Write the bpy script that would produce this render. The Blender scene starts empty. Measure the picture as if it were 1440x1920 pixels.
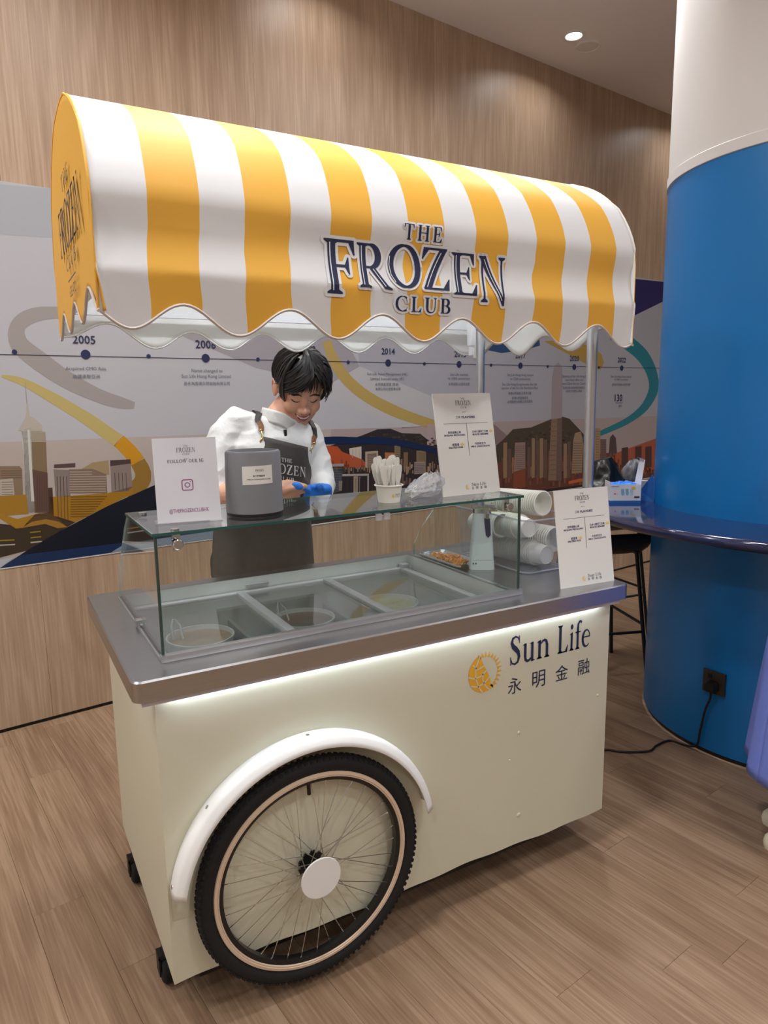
import bpy, bmesh, math, random
from mathutils import Vector, Matrix, Euler
from mathutils.bvhtree import BVHTree
random.seed(7)
SC = bpy.context.scene
COL = SC.collection
PI = math.pi

# ------------------------------------------------------------------ camera
cam_data = bpy.data.cameras.new('camera')
cam_data.sensor_fit = 'HORIZONTAL'
cam_data.sensor_width = 36.0
cam_data.lens = 1308.655 / 1440.0 * 36.0
cam_data.clip_start = 0.05
cam = bpy.data.objects.new('camera', cam_data)
COL.objects.link(cam)
cR = Vector((0.87119853, -0.49072213, -0.0143149))
cU = Vector((0.09276258, 0.13591166, 0.98636866))
cF = Vector((0.48208737, 0.86065081, -0.16392669))
cm = Matrix((cR, cU, -cF)).transposed().to_4x4()
cm.translation = Vector((-0.265, -1.5365, 1.5175))
cam.matrix_world = cm
SC.camera = cam

# ------------------------------------------------------------------ world, exposure
SC.view_settings.view_transform = 'Standard'
SC.view_settings.look = 'None'
SC.view_settings.gamma = 1.0
SC.view_settings.use_curve_mapping = False
SC.view_settings.exposure = -0.04
world = bpy.data.worlds.new('hall_light')
SC.world = world
world.use_nodes = True
bg = world.node_tree.nodes['Background']
bg.inputs[0].default_value = (0.95, 0.97, 1.0, 1)
bg.inputs[1].default_value = 0.05

# ceiling downlights: (x, y, watts); the fixtures themselves are built with the ceiling
CEIL = 3.754
WTH = 0.1306                       # the wall runs 7.5 degrees off the cart's front
WU = Vector((math.cos(WTH), math.sin(WTH), 0))
WN = Vector((-math.sin(WTH), math.cos(WTH), 0))
WD = 2.016
def wall_pt(u, z, off=0.0):
    """point on the back wall: u metres along it, z up, off metres in front of it"""
    p = WU * u + WN * (WD - off)
    return Vector((p.x, p.y, z))
DOWNLIGHTS = []
for u in (-1.75, 0.0, 1.72, 3.44, 5.16):
    p = wall_pt(u, 0, 0.36); DOWNLIGHTS.append((p.x, p.y, 3.5))
for u in (-3.0, -1.2, 0.6, 2.4):  # unseen row added to light the wall and mural more softly
    p = wall_pt(u, 0, 1.25); DOWNLIGHTS.append((p.x, p.y, 22))
for v in (2.35, 4.3, 6.2):
    for u in (-2.2, 0.2, 2.6, 5.0):
        p = wall_pt(u + (0.3 if v > 4 else 0), 0, v); DOWNLIGHTS.append((p.x, p.y, 23 if v < 4 else 20))
for (x, y, w) in DOWNLIGHTS:
    ld = bpy.data.lights.new('downlight_lamp', 'AREA')
    ld.shape = 'DISK'; ld.size = 0.12 if w < 5 else 0.3; ld.energy = w
    ld.color = (0.985, 0.99, 1.0)
    ld.spread = math.radians(150)
    lo = bpy.data.objects.new('downlight_lamp', ld)
    lo.location = (x, y, CEIL - 0.02)
    COL.objects.link(lo)

# ------------------------------------------------------------------ materials
def lin(c):
    r = []
    for v in c[:3]:
        v = v / 255.0
        r.append(v / 12.92 if v <= 0.04045 else ((v + 0.055) / 1.055) ** 2.4)
    return (r[0], r[1], r[2], 1.0)
MATS = {}
def mat(name, rgb, rough=0.5, metal=0.0, spec=0.5, noise=0.0, nscale=20.0, stretch=None, bump=0.0, bscale=60.0, bdist=.004, coat=0.0, emit=0.0, sss=0.0, trans=0.0, alpha=1.0, rand=0.0):
    """a procedural principled material; noise varies the colour, bump the relief"""
    if name in MATS: return MATS[name]
    m = bpy.data.materials.new(name); m.use_nodes = True
    nt = m.node_tree; b = nt.nodes['Principled BSDF']
    c = lin(rgb)
    b.inputs['Base Color'].default_value = c
    b.inputs['Roughness'].default_value = rough
    b.inputs['Metallic'].default_value = metal
    b.inputs['Specular IOR Level'].default_value = spec
    b.inputs['Coat Weight'].default_value = coat
    b.inputs['Coat Roughness'].default_value = 0.06
    b.inputs['Transmission Weight'].default_value = trans
    b.inputs['Alpha'].default_value = alpha
    if sss: b.inputs['Subsurface Weight'].default_value = sss; b.inputs['Subsurface Radius'].default_value = (0.01, 0.004, 0.002)
    if emit:
        b.inputs['Emission Color'].default_value = c; b.inputs['Emission Strength'].default_value = emit
    if noise or bump or rand:
        tc = nt.nodes.new('ShaderNodeTexCoord'); mp = nt.nodes.new('ShaderNodeMapping')
        nt.links.new(tc.outputs['Object'], mp.inputs[0])
        if stretch: mp.inputs['Scale'].default_value = stretch
    if noise or rand:
        n = nt.nodes.new('ShaderNodeTexNoise'); n.inputs['Scale'].default_value = nscale; n.inputs['Detail'].default_value = 5
        nt.links.new(mp.outputs[0], n.inputs['Vector'])
        mr = nt.nodes.new('ShaderNodeMapRange'); mr.inputs['To Min'].default_value = 1 - noise; mr.inputs['To Max'].default_value = 1 + noise
        mr.inputs['From Min'].default_value = 0.3; mr.inputs['From Max'].default_value = 0.7
        nt.links.new(n.outputs['Fac'], mr.inputs['Value'])
        mx = nt.nodes.new('ShaderNodeVectorMath'); mx.operation = 'SCALE'
        mx.inputs[0].default_value = c[:3]
        nt.links.new(mr.outputs[0], mx.inputs['Scale']); nt.links.new(mx.outputs[0], b.inputs['Base Color'])
    if bump:
        n2 = nt.nodes.new('ShaderNodeTexNoise'); n2.inputs['Scale'].default_value = bscale; n2.inputs['Detail'].default_value = 4
        nt.links.new(mp.outputs[0], n2.inputs['Vector'])
        bp = nt.nodes.new('ShaderNodeBump'); bp.inputs['Strength'].default_value = bump; bp.inputs['Distance'].default_value = bdist
        nt.links.new(n2.outputs['Fac'], bp.inputs['Height']); nt.links.new(bp.outputs[0], b.inputs['Normal'])
    MATS[name] = m
    return m

def wood(name, dark, mid, light, along, rough=0.55, tone=0.10, scale=1.0):
    """wood laminate: long fibres along one object axis ('x','y' or 'z'), cathedral figure, a tone of its own per board"""
    m = bpy.data.materials.new(name); m.use_nodes = True
    nt = m.node_tree; N = nt.nodes; Lk = nt.links.new; b = N['Principled BSDF']
    b.inputs['Roughness'].default_value = rough; b.inputs['Specular IOR Level'].default_value = 0.35
    tc = N.new('ShaderNodeTexCoord'); oi = N.new('ShaderNodeObjectInfo')
    add = N.new('ShaderNodeVectorMath'); add.operation = 'MULTIPLY_ADD'
    rv = N.new('ShaderNodeCombineXYZ')
    for i in range(3): Lk(oi.outputs['Random'], rv.inputs[i])
    Lk(rv.outputs[0], add.inputs[0]); add.inputs[1].default_value = (37.0, 53.0, 71.0); Lk(tc.outputs['Object'], add.inputs[2])
    def mapped(across, lengthwise):
        mp = N.new('ShaderNodeMapping'); s = [across, across, across]; s['xyz'.index(along)] = lengthwise
        mp.inputs['Scale'].default_value = [v * scale for v in s]; Lk(add.outputs[0], mp.inputs[0]); return mp
    fig = N.new('ShaderNodeTexNoise'); fig.inputs['Scale'].default_value = 1.0; fig.inputs['Detail'].default_value = 2; fig.inputs['Distortion'].default_value = 0.4
    Lk(mapped(5.0, 0.7).outputs[0], fig.inputs['Vector'])
    rings = N.new('ShaderNodeMath'); rings.operation = 'MULTIPLY'; Lk(fig.outputs['Fac'], rings.inputs[0]); rings.inputs[1].default_value = 34.0
    sn = N.new('ShaderNodeMath'); sn.operation = 'SINE'; Lk(rings.outputs[0], sn.inputs[0])
    fib = N.new('ShaderNodeTexNoise'); fib.inputs['Scale'].default_value = 1.0; fib.inputs['Detail'].default_value = 6; fib.inputs['Roughness'].default_value = 0.6
    Lk(mapped(120.0, 3.5).outputs[0], fib.inputs['Vector'])
    big = N.new('ShaderNodeTexNoise'); big.inputs['Scale'].default_value = 1.0; big.inputs['Detail'].default_value = 3
    Lk(mapped(16.0, 0.5).outputs[0], big.inputs['Vector'])
    a1 = N.new('ShaderNodeMath'); a1.operation = 'MULTIPLY_ADD'; Lk(sn.outputs[0], a1.inputs[0]); a1.inputs[1].default_value = 0.05; Lk(fib.outputs['Fac'], a1.inputs[2])
    a2 = N.new('ShaderNodeMath'); a2.operation = 'MULTIPLY_ADD'; Lk(big.outputs['Fac'], a2.inputs[0]); a2.inputs[1].default_value = 0.55; Lk(a1.outputs[0], a2.inputs[2])
    a3 = N.new('ShaderNodeMath'); a3.operation = 'MULTIPLY_ADD'; Lk(oi.outputs['Random'], a3.inputs[0]); a3.inputs[1].default_value = tone; Lk(a2.outputs[0], a3.inputs[2])
    cr = N.new('ShaderNodeValToRGB'); Lk(a3.outputs[0], cr.inputs[0])
    e = cr.color_ramp.elements; e[0].position = 0.45; e[0].color = lin(dark); e[1].position = 1.0; e[1].color = lin(light)
    em = cr.color_ramp.elements.new(0.78); em.color = lin(mid)
    Lk(cr.outputs[0], b.inputs['Base Color'])
    bp = N.new('ShaderNodeBump'); bp.inputs['Strength'].default_value = 0.12; bp.inputs['Distance'].default_value = 0.001
    Lk(fib.outputs['Fac'], bp.inputs['Height']); Lk(bp.outputs[0], b.inputs['Normal'])
    return m

def glassy(name, tint, gloss=(1, 1, 1), ior=1.5, rough=0.01, body=None, bodyfac=0.0):
    """thin clear sheet: transparent with a fresnel reflection, optionally a little milky body"""
    m = bpy.data.materials.new(name); m.use_nodes = True
    nt = m.node_tree; N = nt.nodes; Lk = nt.links.new
    N.remove(N['Principled BSDF']); out = N['Material Output']
    tr = N.new('ShaderNodeBsdfTransparent'); tr.inputs[0].default_value = (*tint, 1)
    gl = N.new('ShaderNodeBsdfGlossy'); gl.inputs[0].default_value = (*gloss, 1); gl.inputs['Roughness'].default_value = rough
    # Schlick reflectance, the same for both sides of the sheet
    lw = N.new('ShaderNodeLayerWeight'); lw.inputs[0].default_value = .5
    pw = N.new('ShaderNodeMath'); pw.operation = 'POWER'; Lk(lw.outputs['Facing'], pw.inputs[0]); pw.inputs[1].default_value = 5.0
    f0 = ((ior - 1) / (ior + 1)) ** 2
    fr = N.new('ShaderNodeMath'); fr.operation = 'MULTIPLY_ADD'; Lk(pw.outputs[0], fr.inputs[0]); fr.inputs[1].default_value = 1 - f0; fr.inputs[2].default_value = f0
    mx = N.new('ShaderNodeMixShader'); Lk(fr.outputs[0], mx.inputs[0])
    src = tr.outputs[0]
    if body:
        df = N.new('ShaderNodeBsdfDiffuse'); df.inputs[0].default_value = lin(body)
        m2 = N.new('ShaderNodeMixShader'); m2.inputs[0].default_value = bodyfac
        Lk(tr.outputs[0], m2.inputs[1]); Lk(df.outputs[0], m2.inputs[2]); src = m2.outputs[0]
    Lk(src, mx.inputs[1]); Lk(gl.outputs[0], mx.inputs[2]); Lk(mx.outputs[0], out.inputs[0])
    return m

# ------------------------------------------------------------------ mesh builder
class MB:
    """collects shapes and links them as ONE mesh object"""
    def __init__(s): s.v = []; s.f = []; s.m = []; s.mats = []
    def mi(s, m):
        if m is None: return 0
        if m not in s.mats: s.mats.append(m)
        return s.mats.index(m)
    def add(s, vs, fs, m=None, M=None):
        o = len(s.v); k = s.mi(m)
        s.v += [tuple(M @ Vector(p)) if M is not None else tuple(p) for p in vs]
        for f in fs: s.f.append([i + o for i in f]); s.m.append(k)
        return s
    def box(s, x0, x1, y0, y1, z0, z1, m=None, M=None, c=0.0):
        if c > 0:
            # chamfered on every edge
            vs = []; 
            bm = bmesh.new(); bmesh.ops.create_cube(bm, size=1)
            for v in bm.verts: v.co = ((x0 + x1) / 2 + v.co.x * (x1 - x0), (y0 + y1) / 2 + v.co.y * (y1 - y0), (z0 + z1) / 2 + v.co.z * (z1 - z0))
            bmesh.ops.bevel(bm, geom=bm.edges[:], offset=c, segments=2, profile=0.7, affect='EDGES')
            bm.verts.index_update()
            s.add([v.co.copy() for v in bm.verts], [[v.index for v in f.verts] for f in bm.faces], m, M); bm.free(); return s
        vs = [(x0, y0, z0), (x1, y0, z0), (x1, y1, z0), (x0, y1, z0), (x0, y0, z1), (x1, y0, z1), (x1, y1, z1), (x0, y1, z1)]
        return s.add(vs, [(0, 3, 2, 1), (4, 5, 6, 7), (0, 1, 5, 4), (1, 2, 6, 5), (2, 3, 7, 6), (3, 0, 4, 7)], m, M)
    def lathe(s, prof, n=32, m=None, M=None, cap0=False, cap1=False, closed=False):
        """prof: (radius, z) pairs turned about z"""
        vs = []; fs = []; k = len(prof)
        for i in range(n):
            a = 2 * PI * i / n
            for (r, z) in prof: vs.append((r * math.cos(a), r * math.sin(a), z))
        for i in range(n):
            j = (i + 1) % n
            for q in range(k if closed else k - 1):
                w = (q + 1) % k
                fs.append((i * k + q, j * k + q, j * k + w, i * k + w))
        if cap0: fs.append([i * k for i in range(n)][::-1])
        if cap1: fs.append([i * k + k - 1 for i in range(n)])
        return s.add(vs, fs, m, M)
    def tube(s, pts, r, n=8, m=None, M=None, caps=True, closed=False):
        """tube along points; r a number or one per point"""
        P = [Vector(p) for p in pts]; k = len(P); vs = []; fs = []
        rr = r if isinstance(r, (list, tuple)) else [r] * k
        up = None
        for i, p in enumerate(P):
            if closed: d = P[(i + 1) % k] - P[i - 1]
            else: d = P[min(i + 1, k - 1)] - P[max(i - 1, 0)]
            d.normalize()
            if up is None: up = Vector((0, 0, 1)) if abs(d.z) < 0.9 else Vector((1, 0, 0))
            a = d.cross(up); 
            if a.length < 1e-6: a = d.orthogonal()
            a.normalize(); up = a.cross(d).normalized()
            for j in range(n):
                t = 2 * PI * j / n; q = p + (a * math.cos(t) + up * math.sin(t)) * rr[i]; vs.append(q)
        for i in range(k if closed else k - 1):
            i2 = (i + 1) % k
            for j in range(n):
                j2 = (j + 1) % n; fs.append((i * n + j, i * n + j2, i2 * n + j2, i2 * n + j))
        if caps and not closed:
            fs.append(list(range(n))[::-1]); fs.append([(k - 1) * n + j for j in range(n)])
        return s.add(vs, fs, m, M)
    def grid(s, fn, nu, nv, m=None, M=None, flip=False):
        vs = [fn(i / nu, j / nv) for i in range(nu + 1) for j in range(nv + 1)]; fs = []
        for i in range(nu):
            for j in range(nv):
                a = i * (nv + 1) + j; q = (a, a + nv + 1, a + nv + 2, a + 1); fs.append(q[::-1] if flip else q)
        return s.add(vs, fs, m, M)
    def prism(s, poly, z0, z1, m=None, M=None):
        n = len(poly); vs = [(x, y, z0) for x, y in poly] + [(x, y, z1) for x, y in poly]
        fs = [list(range(n))[::-1], list(range(n, 2 * n))] + [(i, (i + 1) % n, (i + 1) % n + n, i + n) for i in range(n)]
        return s.add(vs, fs, m, M)
    def mesh(s, name, m=None, smooth=0):
        me = bpy.data.meshes.new(name); me.from_pydata(s.v, [], s.f)
        if m is not None and not s.mats: me.materials.append(m)
        for q in s.mats: me.materials.append(q)
        if s.mats: me.polygons.foreach_set('material_index', s.m)
        me.validate(); me.update()
        if smooth:
            me.polygons.foreach_set('use_smooth', [True] * len(me.polygons))
            try: me.set_sharp_from_angle(angle=math.radians(smooth))
            except Exception: pass
        return me
    def build(s, name, m=None, parent=None, smooth=0, label=None, loc=None):
        o = bpy.data.objects.new(name, s.mesh(name, m, smooth)); COL.objects.link(o)
        if parent is not None: o.parent = parent
        if loc is not None: o.location = loc
        if label: o['label'] = label
        return o
def tag(o, label=None, cat=None, group=None, kind=None):
    if label: o['label'] = label
    if cat: o['category'] = cat
    if group: o['group'] = group
    if kind: o['kind'] = kind
    return o
def thing(name, label, cat, loc=(0, 0, 0), rot=(0, 0, 0), group=None, kind=None):
    o = bpy.data.objects.new(name, None); COL.objects.link(o); o.location = loc; o.rotation_euler = rot; o.empty_display_size = 0.05
    return tag(o, label, cat, group, kind)
def link_copy(src, parent=None):
    c = src.copy(); COL.objects.link(c); c.parent = parent
    for ch in list(src.children): link_copy(ch, c)
    return c
def Rz(a): return Matrix.Rotation(a, 4, 'Z')
def Rx(a): return Matrix.Rotation(a, 4, 'X')
def Ry(a): return Matrix.Rotation(a, 4, 'Y')
def T(x, y, z): return Matrix.Translation((x, y, z))
def aim(p, q):
    """matrix with z axis from p towards q, origin p"""
    d = (Vector(q) - Vector(p)).normalized(); return Matrix.Translation(p) @ d.to_track_quat('Z', 'Y').to_matrix().to_4x4()

# ------------------------------------------------------------------ lettering
def ell(cx, cy, rx, ry, a0, a1, wf, n=22):
    return ('s', [(cx + rx * math.cos(math.radians(a0 + (a1 - a0) * i / n)), cy + ry * math.sin(math.radians(a0 + (a1 - a0) * i / n)), wf(math.radians(a0 + (a1 - a0) * i / n))) for i in range(n + 1)])
def stem(x, w, y0=0, y1=1, sb=True, st=True, sx=.075, sh=.032):
    r = [('p', [(x - w / 2, y0), (x + w / 2, y0), (x + w / 2, y1), (x - w / 2, y1)])]
    if sb: r.append(('p', [(x - w / 2 - sx, y0), (x + w / 2 + sx, y0), (x + w / 2 + sx, y0 + sh), (x + w / 2, y0 + sh * 2.4), (x - w / 2, y0 + sh * 2.4), (x - w / 2 - sx, y0 + sh)]))
    if st: r.append(('p', [(x - w / 2 - sx, y1), (x - w / 2 - sx, y1 - sh), (x - w / 2, y1 - sh * 2.4), (x + w / 2, y1 - sh * 2.4), (x + w / 2 + sx, y1 - sh), (x + w / 2 + sx, y1)]))
    return r
def bar(x0, x1, y, h=.05): return ('p', [(x0, y), (x1, y), (x1, y + h), (x0, y + h)])
def glyph(ch):
    """serif letters as outlines and strokes in a box one unit high: (advance, shapes, inline strokes)"""
    W = .165; tw = lambda a: .05 + .125 * abs(math.cos(a))
    if ch == 'T': return .82, stem(.41, W, st=False) + [bar(.03, .79, .95), ('p', [(.03, .74), (.06, .74), (.14, .97), (.03, .97)]), ('p', [(.79, .74), (.76, .74), (.68, .97), (.79, .97)])], [(.375, .08, .375, .94)]
    if ch == 'H': return 1.0, stem(.21, W) + stem(.79, W) + [bar(.2, .8, .485)], [(.175, .06, .175, .94), (.755, .06, .755, .94)]
    if ch in 'EF':
        s = stem(.21, W) + [bar(.2, .68, .95), ('p', [(.56, .97), (.68, .97), (.70, .74), (.67, .74)]), bar(.2, .53, .5), ('p', [(.46, .525), (.54, .37), (.56, .37), (.56, .69), (.54, .69)])]
        if ch == 'E': s += [bar(.2, .70, 0), ('p', [(.56, .03), (.71, .0), (.75, .27), (.72, .27)])]
        return (.80 if ch == 'E' else .74), s, [(.175, .06, .175, .94)]
    if ch == 'L': return .76, stem(.21, W) + [bar(.2, .68, 0), ('p', [(.54, .03), (.69, .0), (.73, .27), (.70, .27)])], [(.175, .06, .175, .94)]
    if ch == 'R': return .93, stem(.21, W) + [bar(.2, .42, .95), bar(.2, .42, .45), ell(.40, .725, .235, .25, 90, -90, tw), ('p', [(.36, .47), (.53, .47), (.84, .07), (.95, .0), (.95, -.03), (.74, -.01)])], [(.175, .06, .175, .94), (.47, .44, .76, .05)]
    if ch == 'B': return .84, stem(.21, W) + [bar(.2, .42, .95), bar(.2, .44, .5), bar(.2, .44, 0), ell(.41, .75, .20, .225, 90, -90, tw), ell(.42, .265, .25, .24, 90, -90, tw)], [(.175, .06, .175, .94)]
    if ch == 'O': return 1.04, [ell(.52, .5, .415, .485, 0, 360, tw, 44)], [(.085, .72, .05, .5), (.05, .5, .085, .28), (.085, .28, .2, .1)]
    if ch == 'C': return .88, [ell(.50, .5, .40, .485, 52, 308, tw, 34), ('p', [(.72, .90), (.76, .90), (.80, .64), (.77, .64)]), ('p', [(.72, .10), (.75, .10), (.82, .28), (.79, .30)])], [(.075, .7, .05, .5), (.05, .5, .08, .28)]
    if ch == 'U': return .94, stem(.21, W, .34, 1, sb=False) + stem(.76, .055, .34, 1, sb=False) + [('s', [(.21, .36, W), (.222, .22, .155), (.27, .10, .13), (.37, .03, .10), (.49, .012, .075), (.62, .05, .06), (.72, .16, .055), (.757, .36, .055)])], [(.175, .3, .175, .94)]
    if ch == 'G': return .95, [ell(.50, .5, .40, .485, 52, 300, tw, 34), ('p', [(.70, .90), (.75, .90), (.79, .64), (.76, .64)]), ('p', [(.62, .08), (.79, .08), (.79, .42), (.62, .42)]), bar(.54, .86, .42, .04)], []
    if ch == 'A': return .95, [('p', [(.44, 1.02), (.54, 1.02), (.90, 0), (.70, 0)]), ('p', [(.46, .98), (.50, .92), (.19, 0), (.13, 0)]), bar(.27, .70, .33, .05), bar(.04, .28, 0, .035), bar(.62, .96, 0, .035)], []
    if ch == 'Z': return .86, [bar(.10, .77, .95), ('p', [(.10, .98), (.26, .96), (.09, .73), (.06, .73)]), ('p', [(.56, .97), (.77, .97), (.27, .03), (.05, .03)]), bar(.05, .77, 0), ('p', [(.60, .03), (.78, .0), (.83, .28), (.80, .28)])], [(.60, .90, .14, .06)]
    if ch == 'N': return 1.0, stem(.20, .055) + stem(.80, .055, .04, 1, sb=False) + [('p', [(.10, 1.0), (.30, 1.0), (.83, .02), (.83, -.06), (.77, -.06)])], [(.25, .93, .74, .05)]
    if ch == 'I': return .42, stem(.21, W), []
    if ch == 'W': return 1.3, [('p', [(.05, 1), (.24, 1), (.46, .0), (.38, .0)]), ('p', [(.58, 1), (.64, 1), (.46, .0), (.40, .0)]), ('p', [(.56, 1), (.75, 1), (.96, .0), (.88, .0)]), ('p', [(1.14, 1), (1.19, 1), (.96, .0), (.90, .0)]), bar(.0, .34, .965, .035), bar(.52, .80, .965, .035), bar(1.05, 1.28, .965, .035)], []
    if ch == 'S': return .66, [('s', [(.53, .80, .045), (.46, .93, .06), (.32, .972, .075), (.18, .92, .11), (.13, .78, .145), (.21, .645, .175), (.35, .54, .185), (.48, .42, .17), (.525, .26, .145), (.46, .09, .10), (.31, .028, .07), (.16, .07, .06), (.09, .22, .045)]), ('p', [(.50, .99), (.55, .99), (.56, .72), (.52, .72)]), ('p', [(.07, .01), (.11, .01), (.10, .30), (.06, .30)])], []
    W = .135
    if ch == 'u': return .74, stem(.17, W, .2, .66, sb=False, st=False) + stem(.55, W, 0, .66, sb=False, st=False) + [('p', [(.04, .62), (.2, .66), (.2, .60), (.04, .60)]), ('p', [(.42, .62), (.58, .66), (.58, .60), (.42, .60)]), ('p', [(.55, .04), (.70, .03), (.70, .0), (.5, -.02)]), ('s', [(.17, .22, W), (.19, .10, .12), (.27, .035, .10), (.37, .04, .09), (.48, .11, .07)])], []
    if ch == 'n': return .80, stem(.18, W, 0, .64, st=False) + stem(.60, W, 0, .46, st=False) + [('p', [(.05, .60), (.24, .67), (.24, .58), (.05, .58)]), ('s', [(.25, .52, .06), (.34, .60, .08), (.45, .63, .10), (.55, .58, .125), (.60, .44, W)])], []
    if ch == 'i': return .38, stem(.19, W, 0, .64, st=False) + [('p', [(.06, .60), (.25, .67), (.25, .58), (.06, .58)]), ell(.19, .86, .05, .05, 0, 360, lambda a: .09, 14)], []
    if ch == 'f': return .44, stem(.19, W, 0, .80, st=False) + [bar(.03, .38, .60), ('s', [(.19, .76, W), (.20, .90, .125), (.27, .985, .10), (.37, 1.0, .09), (.45, .95, .075)])], []
    if ch == 'e': return .62, [ell(.32, .33, .245, .30, 10, 315, lambda a: .055 + .09 * max(0, -math.cos(a)), 26), bar(.10, .57, .36, .045)], []
    return .4, [], []
def strip_poly(pts, extra=0.0):
    n = len(pts); l = []; r = []
    closed = (abs(pts[0][0] - pts[-1][0]) + abs(pts[0][1] - pts[-1][1])) < 1e-4
    for i, (x, y, w) in enumerate(pts):
        a = pts[i - 1] if i else (pts[-2] if closed else pts[0]); b = pts[i + 1] if i < n - 1 else (pts[1] if closed else pts[-1])
        dx, dy = b[0] - a[0], b[1] - a[1]; q = math.hypot(dx, dy) or 1; nx, ny = -dy / q, dx / q; h = w / 2 + extra
        l.append((x + nx * h, y + ny * h)); r.append((x - nx * h, y - ny * h))
    return [[l[i], l[i + 1], r[i + 1], r[i]] for i in range(n - 1)]
def polys_of(shapes, grow=0.0):
    out = []
    def disc(x, y, r): out.append([(x + r * math.cos(2 * PI * k / 10), y + r * math.sin(2 * PI * k / 10)) for k in range(10)])
    for kind, pts in shapes:
        if kind == 'p':
            out.append(list(pts))
            if grow:
                for i in range(len(pts)):
                    a, b = pts[i], pts[(i + 1) % len(pts)]; out.extend(strip_poly([(*a, 0), (*b, 0)], grow)); disc(*a, grow)
        else:
            out.extend(strip_poly(pts, grow))
            if grow:
                for q in (pts[0], pts[-1]): disc(q[0], q[1], q[2] / 2 + grow)
    return out
def word_polys(text, x, y, h, width=None, gap=.06, grow=0.0, inline=False):
    """polygons of a serif word with its left end at x, baseline y, cap height h"""
    adv = [glyph(c)[0] if c != ' ' else .32 for c in text]; tot = sum(adv) + gap * (len(text) - 1)
    sx = (width / tot) if width else h
    out = []; cx = 0
    for c, a in zip(text, adv):
        g = glyph(c)
        if inline: ps = [p for (x0, y0, x1, y1) in g[2] for p in strip_poly([(x0, y0, .022), (x1, y1, .022)])]
        else: ps = polys_of(g[1], grow)
        out += [[(x + (cx + px) * sx, y + py * h) for px, py in p] for p in ps]
        cx += a + gap
    return out
TXT = {}
def sans(text, bold=0.0):
    """a word set in the built-in sans font: verts, faces, (x0, x1, y0, y1)"""
    key = (text, bold)
    if key in TXT: return TXT[key]
    cu = bpy.data.curves.new('type', 'FONT'); cu.body = text; cu.offset = bold; cu.resolution_u = 2
    ob = bpy.data.objects.new('type', cu); COL.objects.link(ob)
    bpy.context.view_layer.update()
    me = bpy.data.meshes.new_from_object(ob.evaluated_get(bpy.context.evaluated_depsgraph_get()))
    vs = [(v.co.x, v.co.y) for v in me.vertices]; fs = [list(p.vertices) for p in me.polygons]
    bpy.data.objects.remove(ob); bpy.data.curves.remove(cu); bpy.data.meshes.remove(me)
    bb = (min(v[0] for v in vs), max(v[0] for v in vs), min(v[1] for v in vs), max(v[1] for v in vs))
    TXT[key] = (vs, fs, bb); return TXT[key]
def put_sans(mb, text, cx, cy, width, place, m=None, bold=0.0, hscale=1.0):
    """centre a word of the given width at (cx, cy); place(u, v) gives the 3D point"""
    vs, fs, bb = sans(text, bold); s = width / (bb[1] - bb[0])
    mb.add([place(cx + (x - (bb[0] + bb[1]) / 2) * s, cy + (y - (bb[2] + bb[3]) / 2) * s * hscale) for x, y in vs], fs, m)
def put_polys(mb, polys, place, m=None):
    for p in polys: mb.add([place(*q) for q in p], [list(range(len(p)))], m)
def club_logo(mb, cx, cy, w, place, m, lines=True, tail=True):
    """THE / FROZEN / CLUB in small, centred on (cx, cy), FROZEN w wide"""
    h = w * .25
    put_polys(mb, word_polys('THE', cx - w * .13, cy + h * .72, h * .38, w * .26), place, m)
    put_polys(mb, word_polys('FROZEN', cx - w / 2, cy - h / 2, h, w), place, m)
    put_polys(mb, word_polys('CLUB', cx - w * .18, cy - h * 1.12, h * .38, w * .36), place, m)
    if tail: put_sans(mb, 'GELATO', cx, cy - h * 1.9, w * .24, place, m)
def sun_logo(mb, cx, cy, w, place, gold, ground):
    """the sun-and-globe emblem: a gridded globe with rays round its right side"""
    h = w * 1.02
    E = lambda a, r=1.0: (cx + w / 2 * r * math.cos(math.radians(a)), cy + h / 2 * r * math.sin(math.radians(a)))
    # the globe: a crescent that swells at the lower left
    pts = [E(a, .98) for a in range(108, 318, 6)]
    inner = [(cx + w * (.16 * math.cos(math.radians(a)) - .02), cy + h * (.44 * math.sin(math.radians(a)))) for a in (-68, -45, -20, 0)] 
    inn = [(cx + w * .20, cy - h * .34), (cx + w * .16, cy - h * .16), (cx + w * .05, cy + h * .05), (cx - w * .06, cy + h * .24), (cx - w * .13, cy + h * .46)]
    poly = pts + inn
    mb.add([place(*p) for p in poly], [list(range(len(poly)))], gold)
    place2 = lambda u, v: place(u, v) + (place.n * 0.0005 if hasattr(place, 'n') else Vector((0, 0, 0)))
    for path in ([(-.5, -.02), (-.30, -.10), (-.10, -.06), (.12, .10)], [(-.42, -.26), (-.20, -.32), (.02, -.24), (.22, -.06)], [(-.36, .26), (-.22, .12), (-.02, .18), (.10, .30)],
                 [(-.14, .48), (-.26, .2), (-.28, -.08), (-.18, -.34), (-.06, -.5)], [(-.06, .02), (-.06, -.18), (.04, -.36), (.14, -.46)]):
        pp = [(cx + a * w, cy + b * h, w * .034) for a, b in path]
        for q in strip_poly(pp): mb.add([place2(*p) for p in q], [[0, 1, 2, 3]], ground)
    for a, b, c in ((.0, -.02, .26), (-.06, -.22, .30), (.02, .20, .22)):
        pass
    for k in range(14):
        a = 112 - k * 13.2
        p = [E(a - 5.4, .80), E(a + 5.4, .80), E(a + 1.4, 1.09)]
        mb.add([place(*q) for q in p], [[0, 1, 2]], gold)
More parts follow.
